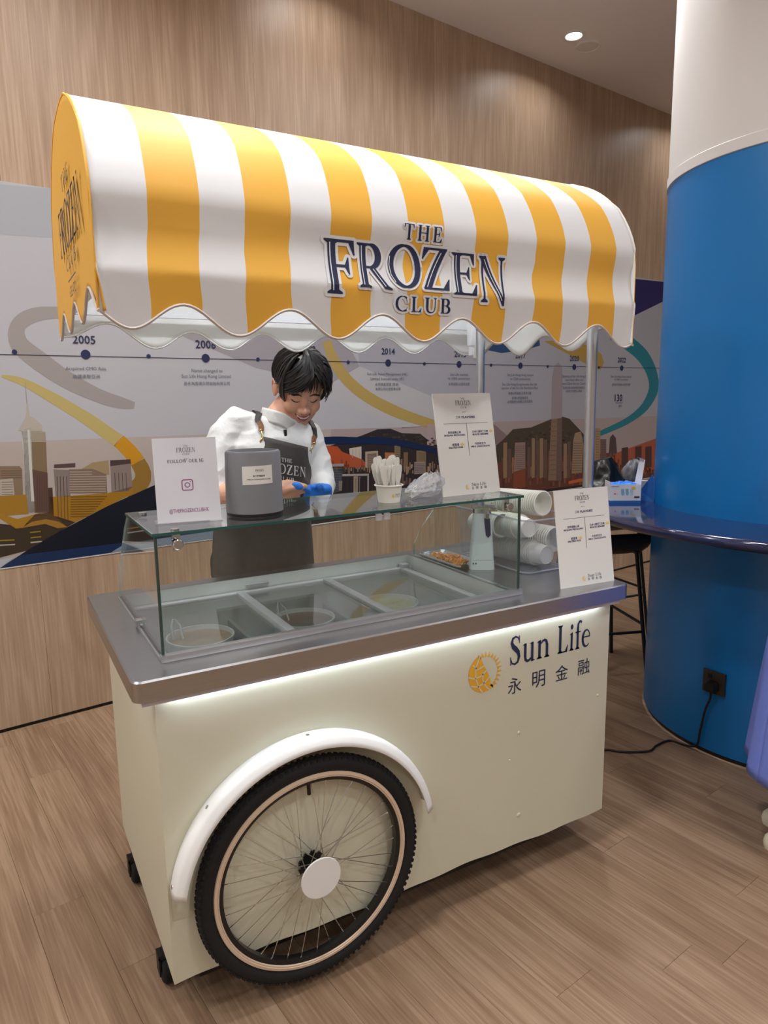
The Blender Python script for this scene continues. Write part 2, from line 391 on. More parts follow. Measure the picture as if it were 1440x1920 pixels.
def life_logo(mb, x, y, h, w, place, ink, parts=None):
    """Sun Life over its Chinese name, left end x, baseline y, cap height h, width w; parts(name, mb) builds each letter on its own"""
    new = (lambda: MB()) if parts else (lambda: mb)
    for word, x0, ww in (('Sun', x, w * .49), ('Life', x + w * .57, w * .43)):
        tot = sum(glyph(c)[0] for c in word) + .03 * (len(word) - 1); q = x0
        for c in word:
            m_ = new(); a_ = glyph(c)[0] * ww / tot; put_polys(m_, word_polys(c, q, y, h, a_), place, ink); q += a_ + .03 * ww / tot
            if parts: parts('letter', m_)
    for k, ch in enumerate('永明金融'):
        m_ = new(); put_sans(m_, ch, x + w * (.07 + .285 * k), y - h * .72, w * .155, place, ink)
        if parts: parts('chinese_character', m_)
MURAL_POLYS = [
 ((172, 160, 152),1,[(-0.527,1.35),(0.035,1.34),(0.752,1.334),(1.77,1.328),(1.752,0.786),(0.712,0.751),(-0.019,0.761),(-0.593,0.758)]),
 ((160, 145, 142),1,[(1.77,1.328),(2.333,1.319),(3.148,1.326),(5.392,1.308),(5.439,0.82),(1.752,0.786)]),
 ((160, 158, 166),1,[(1.942,2.084),(5.296,2.313),(5.392,1.308),(3.148,1.326),(2.562,1.508),(1.986,1.695)]),
 ((178, 176, 178),1,[(1.986,1.695),(2.562,1.508),(3.148,1.326),(2.566,1.321),(2.307,1.313),(1.925,1.456),(1.667,1.546)]),
 ((150, 146, 150),1,[(0.711,1.9),(1.717,1.951),(1.897,1.838),(1.986,1.695),(1.759,1.585),(1.301,1.677)]),
 ((160, 162, 168),1,[(-0.409,2.394),(0.349,2.45),(1.597,2.456),(3.511,2.447),(3.514,2.338),(1.73,2.33),(0.814,2.258),(0.117,2.225),(-0.433,2.179)]),
 ((150, 144, 142),2,[(0.514,1.936),(0.476,1.936),(0.421,1.938),(0.363,1.938),(0.316,1.938),(0.282,1.936),(0.255,1.934),(0.23,1.93),(0.206,1.922),(0.182,1.912),(0.16,1.898),(0.14,1.88),(0.124,1.857),(0.113,1.831),(0.108,1.803),(0.109,1.774),(0.118,1.746),(0.135,1.72),(0.156,1.698),(0.179,1.678),(0.202,1.658),(0.227,1.639),(0.254,1.618),(0.283,1.598),(0.313,1.579),(0.345,1.561),(0.378,1.544),(0.412,1.528),(0.444,1.514),(0.475,1.501),(0.505,1.491),(0.533,1.483),(0.558,1.477),(0.582,1.474),(0.603,1.473),(0.62,1.474),(0.632,1.475),(0.639,1.505),(0.628,1.51),(0.613,1.516),(0.596,1.523),(0.576,1.531),(0.554,1.54),(0.528,1.549),(0.501,1.56),(0.474,1.573),(0.445,1.589),(0.415,1.607),(0.384,1.627),(0.356,1.646),(0.329,1.666),(0.304,1.687),(0.279,1.708),(0.255,1.728),(0.232,1.747),(0.21,1.764),(0.193,1.779),(0.183,1.79),(0.179,1.8),(0.177,1.811),(0.177,1.822),(0.179,1.83),(0.183,1.837),(0.192,1.845),(0.205,1.854),(0.221,1.863),(0.238,1.87),(0.256,1.876),(0.281,1.881),(0.312,1.886),(0.358,1.891),(0.416,1.895),(0.471,1.899),(0.511,1.901)]),
 ((178, 160, 100),2,[(0.067,1.624),(0.072,1.621),(0.08,1.617),(0.089,1.613),(0.099,1.608),(0.11,1.603),(0.121,1.599),(0.134,1.593),(0.151,1.583),(0.174,1.568),(0.201,1.549),(0.231,1.527),(0.261,1.505),(0.294,1.482),(0.328,1.457),(0.362,1.432),(0.392,1.408),(0.419,1.386),(0.444,1.364),(0.466,1.344),(0.486,1.327),(0.501,1.314),(0.513,1.305),(0.521,1.299),(0.527,1.295),(0.566,1.35),(0.559,1.354),(0.551,1.359),(0.54,1.367),(0.526,1.378),(0.506,1.393),(0.483,1.412),(0.456,1.434),(0.426,1.456),(0.393,1.478),(0.358,1.502),(0.322,1.526),(0.288,1.547),(0.255,1.566),(0.222,1.584),(0.192,1.601),(0.167,1.613),(0.147,1.621),(0.131,1.626),(0.118,1.628),(0.107,1.63),(0.095,1.632),(0.084,1.633),(0.076,1.633),(0.069,1.633)]),
 ((190, 135, 25),2,[(0.522,1.299),(0.531,1.289),(0.543,1.276),(0.555,1.261),(0.566,1.248),(0.575,1.234),(0.585,1.218),(0.594,1.203),(0.6,1.193),(0.662,1.232),(0.656,1.243),(0.646,1.258),(0.634,1.275),(0.621,1.292),(0.607,1.308),(0.592,1.324),(0.579,1.337),(0.57,1.346)]),
 ((140, 105, 45),2,[(0.598,1.197),(0.602,1.186),(0.608,1.171),(0.613,1.157),(0.614,1.149),(0.613,1.144),(0.612,1.139),(0.61,1.134),(0.607,1.13),(0.598,1.122),(0.58,1.111),(0.56,1.1),(0.546,1.093),(0.574,1.03),(0.589,1.035),(0.611,1.043),(0.637,1.055),(0.66,1.07),(0.677,1.089),(0.688,1.111),(0.692,1.132),(0.693,1.155),(0.688,1.179),(0.679,1.201),(0.67,1.217),(0.665,1.228)]),
 ((172, 148, 85),2,[(1.729,1.825),(1.734,1.808),(1.741,1.784),(1.751,1.755),(1.766,1.725),(1.783,1.694),(1.805,1.661),(1.83,1.627),(1.861,1.594),(1.896,1.564),(1.934,1.536),(1.976,1.509),(2.021,1.483),(2.07,1.458),(2.122,1.434),(2.176,1.412),(2.23,1.391),(2.286,1.372),(2.343,1.355),(2.4,1.339),(2.455,1.326),(2.51,1.316),(2.564,1.307),(2.612,1.302),(2.645,1.297),(2.656,1.338),(2.624,1.346),(2.579,1.357),(2.528,1.371),(2.478,1.385),(2.427,1.4),(2.373,1.417),(2.319,1.435),(2.267,1.454),(2.215,1.474),(2.163,1.495),(2.113,1.516),(2.068,1.539),(2.026,1.563),(1.988,1.587),(1.953,1.612),(1.922,1.638),(1.894,1.665),(1.87,1.695),(1.848,1.724),(1.829,1.752),(1.814,1.777),(1.801,1.803),(1.792,1.826),(1.784,1.842)]),
 ((165, 135, 65),2,[(3.644,1.897),(3.917,1.922),(4.211,1.872),(4.329,1.821),(4.368,1.755),(4.323,1.701),(4.22,1.716),(4.019,1.782),(3.827,1.841)]),
 ((25, 115, 130),3,[(4.433,1.941),(4.473,1.927),(4.53,1.908),(4.592,1.886),(4.648,1.865),(4.697,1.845),(4.746,1.825),(4.789,1.805),(4.829,1.783),(4.866,1.758),(4.903,1.73),(4.935,1.701),(4.962,1.671),(4.983,1.64),(4.999,1.61),(5.007,1.582),(5.008,1.553),(4.998,1.521),(4.978,1.487),(4.95,1.452),(4.916,1.419),(4.876,1.391),(4.828,1.364),(4.774,1.338),(4.714,1.314),(4.647,1.292),(4.571,1.27),(4.496,1.251),(4.428,1.234),(4.372,1.22),(4.322,1.209),(4.276,1.2),(4.228,1.192),(4.173,1.185),(4.114,1.179),(4.062,1.175),(4.025,1.172),(4.033,1.147),(4.07,1.148),(4.124,1.15),(4.185,1.154),(4.244,1.158),(4.296,1.164),(4.346,1.172),(4.4,1.181),(4.459,1.193),(4.529,1.208),(4.609,1.225),(4.69,1.245),(4.765,1.267),(4.834,1.29),(4.898,1.315),(4.958,1.343),(5.012,1.375),(5.059,1.412),(5.1,1.452),(5.132,1.494),(5.152,1.538),(5.157,1.581),(5.148,1.623),(5.131,1.663),(5.11,1.701),(5.084,1.739),(5.051,1.778),(5.013,1.816),(4.97,1.851),(4.92,1.883),(4.866,1.91),(4.812,1.935),(4.757,1.958),(4.694,1.981),(4.626,2.004),(4.566,2.023),(4.526,2.036)]),
 ((36, 32, 90),2,[(4.664,2.428),(5.299,2.455),(5.311,2.331),(4.745,2.139),(4.473,2.092)]),
 ((38, 68, 108),2,[(2.939,1.926),(3.584,1.933),(3.598,1.865),(3.444,1.831),(3.198,1.802),(3.015,1.823)]),
 ((190, 186, 178),3,[(0.125,1.386),(0.166,1.403),(0.144,1.009),(0.113,1.013)]),
 ((150, 140, 120),3,[(0.125,1.386),(0.223,1.377),(0.222,1.331),(0.127,1.336)]),
 ((122, 102, 76),3,[(0.127,1.336),(0.222,1.331),(0.205,1.005),(0.111,1.015)]),
 ((92, 68, 58),4,[(0.153,1.21),(0.216,1.191),(0.205,1.005),(0.149,1.011)]),
 ((195, 192, 184),4,[(0.149,1.39),(0.158,1.389),(0.149,1.063),(0.136,1.065)]),
 ((172, 164, 152),3,[(0.11,1.389),(0.148,1.447),(0.157,1.509),(0.162,1.509),(0.163,1.451),(0.178,1.446),(0.21,1.409),(0.21,1.382)]),
 ((150, 144, 138),3,[(0.158,1.601),(0.161,1.601),(0.159,1.506),(0.156,1.506)]),
 ((128, 108, 88),3,[(-0.098,1.238),(0.025,1.234),(0.102,1.229),(0.112,1.216),(0.105,1.095),(-0.111,1.101)]),
 ((170, 160, 148),4,[(-0.104,1.171),(0.071,1.176),(0.071,1.098),(-0.111,1.106)]),
 ((152, 112, 36),4,[(-0.111,1.106),(0.119,1.098),(0.12,1.009),(-0.12,1.015)]),
 ((126, 114, 108),3,[(0.243,1.204),(0.309,1.196),(0.306,1.07),(0.241,1.077)]),
 ((80, 62, 60),3,[(0.247,1.226),(0.34,1.227),(0.338,1.207),(0.245,1.209)]),
 ((122, 102, 88),3,[(0.309,1.199),(0.414,1.194),(0.476,1.163),(0.474,1.07),(0.305,1.086)]),
 ((158, 142, 126),4,[(0.311,1.189),(0.411,1.183),(0.411,1.178),(0.311,1.184)]),
 ((158, 142, 126),4,[(0.31,1.177),(0.41,1.171),(0.41,1.166),(0.31,1.172)]),
 ((158, 142, 126),4,[(0.309,1.166),(0.473,1.155),(0.473,1.149),(0.309,1.161)]),
 ((158, 142, 126),4,[(0.308,1.154),(0.472,1.143),(0.472,1.138),(0.308,1.149)]),
 ((158, 142, 126),4,[(0.307,1.143),(0.471,1.131),(0.471,1.126),(0.307,1.138)]),
 ((158, 142, 126),4,[(0.306,1.131),(0.47,1.119),(0.47,1.114),(0.306,1.126)]),
 ((158, 142, 126),4,[(0.305,1.12),(0.469,1.107),(0.469,1.102),(0.305,1.114)]),
 ((158, 142, 126),4,[(0.304,1.108),(0.468,1.095),(0.468,1.09),(0.304,1.103)]),
 ((158, 142, 126),4,[(0.303,1.096),(0.468,1.083),(0.467,1.078),(0.303,1.091)]),
 ((152, 110, 26),3,[(0.213,1.077),(0.243,1.076),(0.474,1.07),(0.596,1.093),(0.599,1.058),(0.317,0.946),(0.252,0.959),(0.211,0.969)]),
 ((108, 76, 30),4,[(0.306,1.07),(0.471,1.057),(0.47,1.052),(0.306,1.066)]),
 ((108, 76, 30),4,[(0.305,1.059),(0.46,1.046),(0.459,1.041),(0.305,1.054)]),
 ((108, 76, 30),4,[(0.304,1.047),(0.449,1.035),(0.448,1.03),(0.304,1.042)]),
 ((108, 76, 30),4,[(0.303,1.035),(0.438,1.024),(0.438,1.019),(0.303,1.031)]),
 ((108, 76, 30),4,[(0.302,1.024),(0.427,1.013),(0.427,1.008),(0.302,1.019)]),
 ((108, 76, 30),4,[(0.301,1.012),(0.416,1.002),(0.416,0.997),(0.301,1.007)]),
 ((108, 76, 30),4,[(0.3,1),(0.406,0.991),(0.405,0.987),(0.3,0.996)]),
 ((108, 76, 30),4,[(0.299,0.989),(0.395,0.98),(0.395,0.976),(0.299,0.984)]),
 ((108, 76, 30),4,[(0.298,0.977),(0.384,0.97),(0.384,0.965),(0.298,0.972)]),
 ((90, 70, 55),4,[(0.254,1.171),(0.257,1.17),(0.245,0.965),(0.242,0.965)]),
 ((90, 70, 55),4,[(0.267,1.17),(0.27,1.169),(0.259,0.963),(0.256,0.963)]),
 ((90, 70, 55),4,[(0.281,1.168),(0.284,1.168),(0.273,0.961),(0.27,0.962)]),
 ((90, 70, 55),4,[(0.295,1.167),(0.298,1.167),(0.287,0.96),(0.284,0.96)]),
 ((152, 132, 98),2,[(0.366,1.197),(0.417,1.224),(0.491,1.23),(0.491,1.159),(0.381,1.168)]),
 ((130, 116, 108),3,[(0.499,1.229),(0.596,1.228),(0.596,1.09),(0.574,1.071),(0.494,1.073)]),
 ((70, 55, 55),4,[(0.499,1.229),(0.596,1.228),(0.597,1.207),(0.497,1.201)]),
 ((88, 74, 68),4,[(0.514,1.168),(0.518,1.168),(0.516,1.084),(0.512,1.084)]),
 ((88, 74, 68),4,[(0.532,1.167),(0.536,1.166),(0.533,1.082),(0.53,1.083)]),
 ((88, 74, 68),4,[(0.55,1.165),(0.553,1.165),(0.551,1.081),(0.548,1.081)]),
 ((88, 74, 68),4,[(0.568,1.164),(0.571,1.164),(0.569,1.079),(0.566,1.079)]),
 ((70, 50, 45),3,[(0.208,1.12),(0.231,1.12),(0.225,0.967),(0.2,0.97)]),
 ((58, 48, 36),4,[(-0.12,1.008),(0.065,0.961),(0.179,0.998),(0.235,0.984),(0.317,0.946),(0.248,0.913),(0.098,0.84),(-0.013,0.824),(-0.139,0.817)]),
 ((156, 116, 32),5,[(-0.116,1.055),(0.006,1.022),(0.072,0.99),(0.173,1.008),(0.121,0.979),(0.09,0.948),(0.063,0.947),(0.004,1.001),(-0.119,1.02)]),
 ((84, 62, 40),5,[(0.104,0.964),(0.148,1.004),(0.203,1.005),(0.241,0.973),(0.276,0.933),(0.221,0.945),(0.164,0.974)]),
 ((150, 110, 40),6,[(0.085,0.947),(0.132,0.971),(0.191,0.976),(0.245,0.957),(0.28,0.927),(0.238,0.927),(0.185,0.954)]),
 ((140, 112, 40),6,[(0.119,0.925),(0.164,0.924),(0.163,0.918),(0.118,0.919)]),
 ((140, 112, 40),6,[(0.119,0.9),(0.164,0.899),(0.163,0.893),(0.118,0.894)]),
 ((140, 112, 40),6,[(-0.047,0.907),(0.052,0.899),(0.052,0.893),(-0.048,0.901)]),
 ((165, 158, 150),6,[(0.117,0.878),(0.164,0.877),(0.164,0.871),(0.116,0.871)]),
 ((165, 158, 150),6,[(-0.049,0.886),(0.053,0.878),(0.052,0.872),(-0.05,0.88)]),
 ((170, 176, 182),5,[(-0.139,0.812),(-0.014,0.814),(0.047,0.817),(-0.019,0.761),(-0.144,0.76)]),
 ((14, 20, 34),7,[(-0.019,0.761),(0.098,0.84),(0.248,0.913),(0.469,1.007),(0.708,1.091),(1.089,1.199),(1.411,1.208),(1.392,0.798),(0.539,0.809),(0.466,0.76)]),
 ((22, 44, 80),8,[(-0.019,0.761),(0.074,0.823),(0.539,0.817),(1.068,0.823),(1.065,0.762),(0.466,0.76)]),
 ((120, 135, 150),9,[(0.466,0.76),(0.539,0.811),(1.068,0.817),(1.065,0.762)]),
 ((46, 40, 42),4,[(1.065,0.762),(1.086,1.142),(1.409,1.178),(1.736,1.226),(1.987,1.281),(2.109,1.315),(2.213,1.314),(2.302,1.283),(2.452,1.273),(2.566,1.198),(2.747,1.178),(3.156,1.141),(3.164,0.678),(2.069,0.776)]),
 ((16, 36, 72),8,[(1.483,1.228),(1.526,1.231),(1.588,1.236),(1.658,1.24),(1.724,1.242),(1.785,1.242),(1.847,1.239),(1.908,1.235),(1.966,1.231),(2.018,1.229),(2.066,1.226),(2.112,1.223),(2.159,1.218),(2.208,1.212),(2.257,1.205),(2.307,1.196),(2.361,1.186),(2.42,1.173),(2.484,1.158),(2.549,1.143),(2.611,1.128),(2.676,1.111),(2.741,1.094),(2.8,1.079),(2.841,1.068),(2.85,1.088),(2.809,1.101),(2.752,1.119),(2.687,1.139),(2.623,1.158),(2.561,1.175),(2.496,1.194),(2.433,1.211),(2.372,1.225),(2.317,1.237),(2.265,1.247),(2.214,1.254),(2.164,1.261),(2.115,1.266),(2.068,1.269),(2.02,1.271),(1.968,1.273),(1.91,1.277),(1.849,1.282),(1.785,1.285),(1.722,1.286),(1.654,1.284),(1.583,1.279),(1.52,1.274),(1.478,1.27)]),
 ((172, 78, 42),5,[(1.549,1.236),(1.752,1.232),(1.811,1.225),(1.845,1.191),(1.906,1.168),(1.984,1.138),(2.059,1.083),(1.838,1.099),(1.544,1.108)]),
 ((70, 75, 80),5,[(1.707,1.124),(1.85,1.114),(1.826,0.954),(1.701,0.937)]),
 ((150, 145, 142),6,[(1.756,1.124),(1.854,1.12),(1.854,1.104),(1.755,1.108)]),
 ((192, 182, 168),6,[(1.895,1.208),(1.986,1.216),(1.984,1.138),(1.898,1.172)]),
 ((168, 84, 52),6,[(1.898,1.172),(1.984,1.138),(1.983,1.088),(1.904,1.094)]),
 ((170, 150, 132),6,[(2.013,1.182),(2.111,1.182),(2.113,1.076),(2.011,1.083)]),
 ((118, 102, 92),7,[(2.029,1.168),(2.098,1.167),(2.1,1.077),(2.027,1.082)]),
 ((165, 105, 68),6,[(2.164,1.169),(2.245,1.161),(2.244,1.087),(2.163,1.092)]),
 ((132, 116, 88),6,[(2.241,1.212),(2.288,1.21),(2.287,1.128),(2.24,1.131)]),
 ((128, 108, 82),6,[(2.42,1.165),(2.501,1.163),(2.5,1.016),(2.418,1.022)]),
 ((146, 130, 126),7,[(2.401,1.093),(2.492,1.087),(2.491,1.01),(2.4,1.013)]),
 ((166, 148, 148),5,[(2.511,1.33),(2.576,1.328),(2.566,1.188),(2.511,1.198)]),
 ((155, 150, 146),7,[(1.841,1.057),(2.038,1.045),(2.035,0.922),(2.023,0.923),(2.026,1.032),(1.84,1.044)]),
 ((150, 136, 116),7,[(1.922,1.037),(1.954,1.035),(1.951,0.93),(1.919,0.929)]),
 ((110, 104, 98),7,[(1.961,1.031),(1.973,1.03),(1.971,0.931),(1.959,0.932)]),
 ((140, 132, 120),7,[(1.813,1.02),(1.84,1.018),(1.834,0.957),(1.815,0.959)]),
 ((120, 95, 70),6,[(2.314,1.161),(2.349,1.158),(2.348,1.066),(2.313,1.068)]),
 ((70, 56, 51),5,[(2.076,0.989),(2.087,0.988),(2.087,0.96),(2.075,0.961)]),
 ((113, 90, 79),5,[(2.095,1.023),(2.108,1.022),(2.106,0.934),(2.094,0.935)]),
 ((67, 53, 48),5,[(2.114,1.012),(2.126,1.011),(2.126,0.97),(2.113,0.971)]),
 ((116, 92, 80),5,[(2.135,1.013),(2.147,1.012),(2.146,0.93),(2.134,0.931)]),
 ((119, 95, 83),5,[(2.148,1.001),(2.166,1),(2.159,0.933),(2.147,0.934)]),
 ((95, 76, 67),5,[(2.164,1.002),(2.176,1.001),(2.176,0.935),(2.163,0.936)]),
 ((120, 96, 83),5,[(2.185,0.945),(2.2,0.944),(2.197,0.917),(2.184,0.918)]),
 ((121, 97, 84),5,[(2.203,1.027),(2.221,1.026),(2.214,0.938),(2.201,0.939)]),
 ((90, 72, 63),5,[(2.222,0.987),(2.234,0.986),(2.234,0.934),(2.222,0.936)]),
 ((63, 50, 46),5,[(2.24,1.05),(2.256,1.049),(2.252,0.967),(2.239,0.968)]),
 ((83, 67, 59),5,[(2.258,1.001),(2.277,1),(2.27,0.939),(2.257,0.94)]),
 ((104, 83, 73),5,[(2.276,1.007),(2.289,1.006),(2.288,0.954),(2.275,0.955)]),
 ((99, 79, 69),5,[(2.296,1.024),(2.315,1.022),(2.308,0.945),(2.295,0.946)]),
 ((113, 90, 79),5,[(2.312,0.976),(2.328,0.975),(2.325,0.949),(2.311,0.951)]),
 ((92, 73, 65),5,[(2.332,0.998),(2.344,0.997),(2.345,0.951),(2.332,0.952)]),
 ((111, 89, 77),5,[(2.355,0.991),(2.375,0.989),(2.368,0.9),(2.354,0.901)]),
 ((114, 91, 79),5,[(2.368,0.942),(2.383,0.941),(2.381,0.898),(2.367,0.899)]),
 ((80, 64, 57),5,[(2.396,0.975),(2.408,0.974),(2.408,0.905),(2.395,0.906)]),
 ((127, 101, 88),5,[(2.41,0.964),(2.425,0.963),(2.424,0.931),(2.41,0.932)]),
 ((114, 91, 80),5,[(2.426,0.969),(2.44,0.968),(2.439,0.943),(2.426,0.944)]),
 ((89, 71, 63),5,[(2.447,0.92),(2.461,0.918),(2.461,0.889),(2.447,0.891)]),
 ((107, 85, 75),5,[(2.465,0.966),(2.478,0.965),(2.479,0.94),(2.465,0.941)]),
 ((129, 103, 89),5,[(2.485,0.993),(2.498,0.992),(2.498,0.933),(2.485,0.934)]),
 ((129, 103, 89),5,[(2.509,1.003),(2.525,1.002),(2.523,0.92),(2.509,0.922)]),
 ((89, 71, 63),5,[(2.526,0.997),(2.54,0.996),(2.54,0.943),(2.526,0.944)]),
 ((62, 49, 45),5,[(2.552,0.999),(2.567,0.998),(2.566,0.911),(2.552,0.912)]),
 ((120, 96, 84),5,[(2.566,0.966),(2.579,0.965),(2.58,0.927),(2.566,0.928)]),
 ((129, 103, 89),5,[(2.585,1),(2.6,0.998),(2.599,0.904),(2.585,0.905)]),
 ((112, 89, 78),5,[(2.613,0.961),(2.63,0.96),(2.627,0.886),(2.613,0.888)]),
 ((122, 98, 85),5,[(2.626,0.92),(2.647,0.918),(2.64,0.88),(2.626,0.881)]),
 ((104, 83, 73),5,[(2.649,0.958),(2.669,0.956),(2.663,0.882),(2.649,0.884)]),
 ((78, 63, 56),5,[(2.671,0.963),(2.692,0.962),(2.686,0.888),(2.671,0.889)]),
 ((127, 101, 88),5,[(2.696,0.896),(2.715,0.894),(2.711,0.867),(2.696,0.868)]),
 ((127, 102, 88),5,[(2.708,1.016),(2.727,1.015),(2.723,0.921),(2.708,0.923)]),
 ((84, 70, 65),5,[(1.336,1.034),(1.346,1.033),(1.345,1.005),(1.335,1.006)]),
 ((50, 42, 42),5,[(1.358,1.115),(1.368,1.115),(1.364,1.041),(1.354,1.042)]),
 ((56, 47, 46),5,[(1.367,1),(1.377,0.999),(1.376,0.98),(1.366,0.981)]),
 ((83, 69, 65),5,[(1.382,1.045),(1.392,1.044),(1.389,0.979),(1.379,0.98)]),
 ((69, 58, 55),5,[(1.395,1.028),(1.405,1.027),(1.404,0.996),(1.394,0.997)]),
 ((81, 68, 64),5,[(1.411,1.079),(1.421,1.078),(1.418,1.013),(1.408,1.014)]),
 ((79, 66, 62),5,[(1.416,1.023),(1.426,1.022),(1.425,1.001),(1.415,1.002)]),
 ((71, 60, 57),5,[(1.439,1.097),(1.449,1.096),(1.447,1.041),(1.436,1.042)]),
 ((100, 83, 77),5,[(1.452,1.103),(1.462,1.102),(1.46,1.052),(1.45,1.053)]),
 ((72, 61, 58),5,[(1.463,1.026),(1.473,1.025),(1.472,1.002),(1.462,1.003)]),
 ((79, 66, 62),5,[(1.478,1.067),(1.489,1.066),(1.487,1.029),(1.477,1.03)]),
 ((87, 73, 68),5,[(1.493,1.064),(1.504,1.063),(1.503,1.039),(1.492,1.04)]),
 ((101, 84, 78),5,[(1.506,1.059),(1.517,1.058),(1.515,1.008),(1.504,1.009)]),
 ((61, 51, 50),5,[(1.517,0.989),(1.527,0.988),(1.526,0.965),(1.516,0.966)]),
 ((97, 81, 75),5,[(1.531,1.078),(1.542,1.077),(1.539,1.007),(1.528,1.008)]),
 ((58, 49, 48),5,[(1.545,1.102),(1.556,1.101),(1.553,1.029),(1.542,1.03)]),
 ((104, 87, 79),5,[(1.559,1.034),(1.57,1.033),(1.568,0.993),(1.557,0.994)]),
 ((82, 69, 64),5,[(1.575,1.033),(1.585,1.032),(1.585,1.013),(1.574,1.014)]),
 ((54, 45, 45),5,[(1.588,1.06),(1.599,1.059),(1.597,0.996),(1.586,0.997)]),
 ((96, 80, 74),5,[(1.602,1.079),(1.613,1.078),(1.61,1.007),(1.599,1.008)]),
 ((86, 72, 67),5,[(1.62,1.034),(1.631,1.033),(1.629,0.975),(1.618,0.976)]),
 ((104, 87, 80),5,[(1.631,1.071),(1.642,1.07),(1.639,0.994),(1.628,0.995)]),
 ((86, 72, 67),5,[(1.644,1.037),(1.655,1.036),(1.652,0.962),(1.641,0.963)]),
 ((71, 60, 57),5,[(1.658,0.991),(1.669,0.99),(1.668,0.962),(1.657,0.963)]),
 ((58, 49, 48),5,[(1.677,1.054),(1.688,1.054),(1.687,1.026),(1.676,1.027)]),
 ((72, 60, 57),5,[(1.69,0.978),(1.701,0.977),(1.7,0.947),(1.689,0.948)]),
 ((55, 46, 45),5,[(1.704,1.015),(1.715,1.014),(1.714,0.972),(1.703,0.973)]),
 ((89, 74, 69),5,[(1.72,1.093),(1.731,1.092),(1.729,1.013),(1.718,1.014)]),
 ((51, 43, 42),5,[(1.734,1.066),(1.745,1.065),(1.744,1.027),(1.732,1.028)]),
 ((98, 82, 75),5,[(1.752,1.024),(1.763,1.023),(1.761,0.951),(1.75,0.952)]),
 ((128, 108, 108),2,[(2.995,1.371),(3.148,1.3),(3.275,1.219),(3.277,1.096),(2.998,1.113)]),
 ((68, 58, 48),3,[(3.156,1.16),(3.226,1.198),(3.324,1.267),(3.523,1.274),(3.755,1.33),(3.848,1.347),(3.956,1.324),(4.14,1.196),(4.257,1.037),(4.269,0.819),(3.16,0.912)]),
 ((96, 56, 46),4,[(2.65,1.062),(3.158,1.034),(4.257,1.037),(4.587,1.022),(5.437,1.024),(5.495,0.419),(2.65,0.735)]),
 ((156, 80, 54),5,[(4.438,0.947),(4.587,1.022),(5.424,1.16),(5.459,0.794),(4.444,0.849)]),
 ((148, 138, 140),6,[(3.759,1.718),(3.806,1.75),(3.851,1.719),(3.863,1.576),(3.867,1.335),(3.743,1.326),(3.744,1.466),(3.744,1.632)]),
 ((132, 106, 86),6,[(3.743,1.326),(3.867,1.335),(3.881,0.847),(3.723,0.861)]),
 ((104, 84, 76),7,[(3.811,1.324),(3.867,1.335),(3.881,0.847),(3.817,0.853)]),
 ((112, 92, 78),8,[(3.719,1.311),(3.862,1.309),(3.862,1.303),(3.719,1.306)]),
 ((112, 92, 78),8,[(3.72,1.275),(3.863,1.272),(3.863,1.267),(3.721,1.27)]),
 ((112, 92, 78),8,[(3.722,1.239),(3.865,1.235),(3.865,1.23),(3.722,1.233)]),
 ((112, 92, 78),8,[(3.723,1.202),(3.866,1.198),(3.867,1.193),(3.723,1.197)]),
 ((112, 92, 78),8,[(3.724,1.166),(3.868,1.162),(3.868,1.156),(3.725,1.161)]),
 ((112, 92, 78),8,[(3.726,1.13),(3.869,1.125),(3.87,1.119),(3.726,1.124)]),
 ((112, 92, 78),8,[(3.727,1.093),(3.871,1.087),(3.871,1.082),(3.727,1.088)]),
 ((112, 92, 78),8,[(3.729,1.057),(3.873,1.05),(3.873,1.045),(3.729,1.051)]),
 ((112, 92, 78),8,[(3.73,1.02),(3.874,1.013),(3.874,1.007),(3.73,1.014)]),
 ((112, 92, 78),8,[(3.731,0.983),(3.876,0.975),(3.876,0.97),(3.731,0.978)]),
 ((112, 92, 78),8,[(3.733,0.946),(3.877,0.938),(3.878,0.932),(3.733,0.941)]),
 ((112, 92, 78),8,[(3.734,0.909),(3.879,0.9),(3.879,0.895),(3.734,0.904)]),
 ((142, 118, 108),6,[(3.348,1.169),(3.457,1.168),(3.464,0.906),(3.338,0.909)]),
 ((128, 66, 46),7,[(3.337,0.956),(3.462,0.974),(3.466,0.834),(3.334,0.838)]),
 ((140, 112, 86),6,[(3.226,1.175),(3.265,1.175),(3.27,0.922),(3.231,0.917)]),
 ((98, 74, 66),6,[(3.271,1.127),(3.31,1.127),(3.315,0.918),(3.276,0.914)]),
 ((98, 74, 66),6,[(3.481,1.131),(3.516,1.131),(3.523,0.901),(3.488,0.896)]),
 ((140, 112, 86),6,[(3.526,1.192),(3.561,1.192),(3.57,0.898),(3.535,0.892)]),
 ((98, 74, 66),6,[(3.568,1.174),(3.609,1.174),(3.618,0.894),(3.577,0.889)]),
 ((140, 112, 86),6,[(3.615,1.187),(3.657,1.187),(3.667,0.89),(3.625,0.885)]),
 ((98, 74, 66),6,[(3.663,1.177),(3.7,1.177),(3.71,0.886),(3.673,0.881)]),
 ((140, 112, 86),6,[(3.895,1.133),(3.933,1.133),(3.945,0.867),(3.906,0.862)]),
 ((98, 74, 66),6,[(3.939,1.147),(3.977,1.147),(3.99,0.864),(3.952,0.858)]),
 ((140, 112, 86),6,[(4.13,1.129),(4.17,1.129),(4.185,0.848),(4.145,0.843)]),
 ((98, 74, 66),6,[(4.185,1.105),(4.233,1.105),(4.247,0.843),(4.199,0.838)]),
 ((148, 124, 98),7,[(4.01,1.152),(4.027,1.21),(4.099,1.219),(4.129,1.146),(4.129,0.891),(4.002,0.892)]),
 ((152, 122, 92),6,[(4.281,1.237),(4.35,1.235),(4.362,0.917),(4.284,0.923)]),
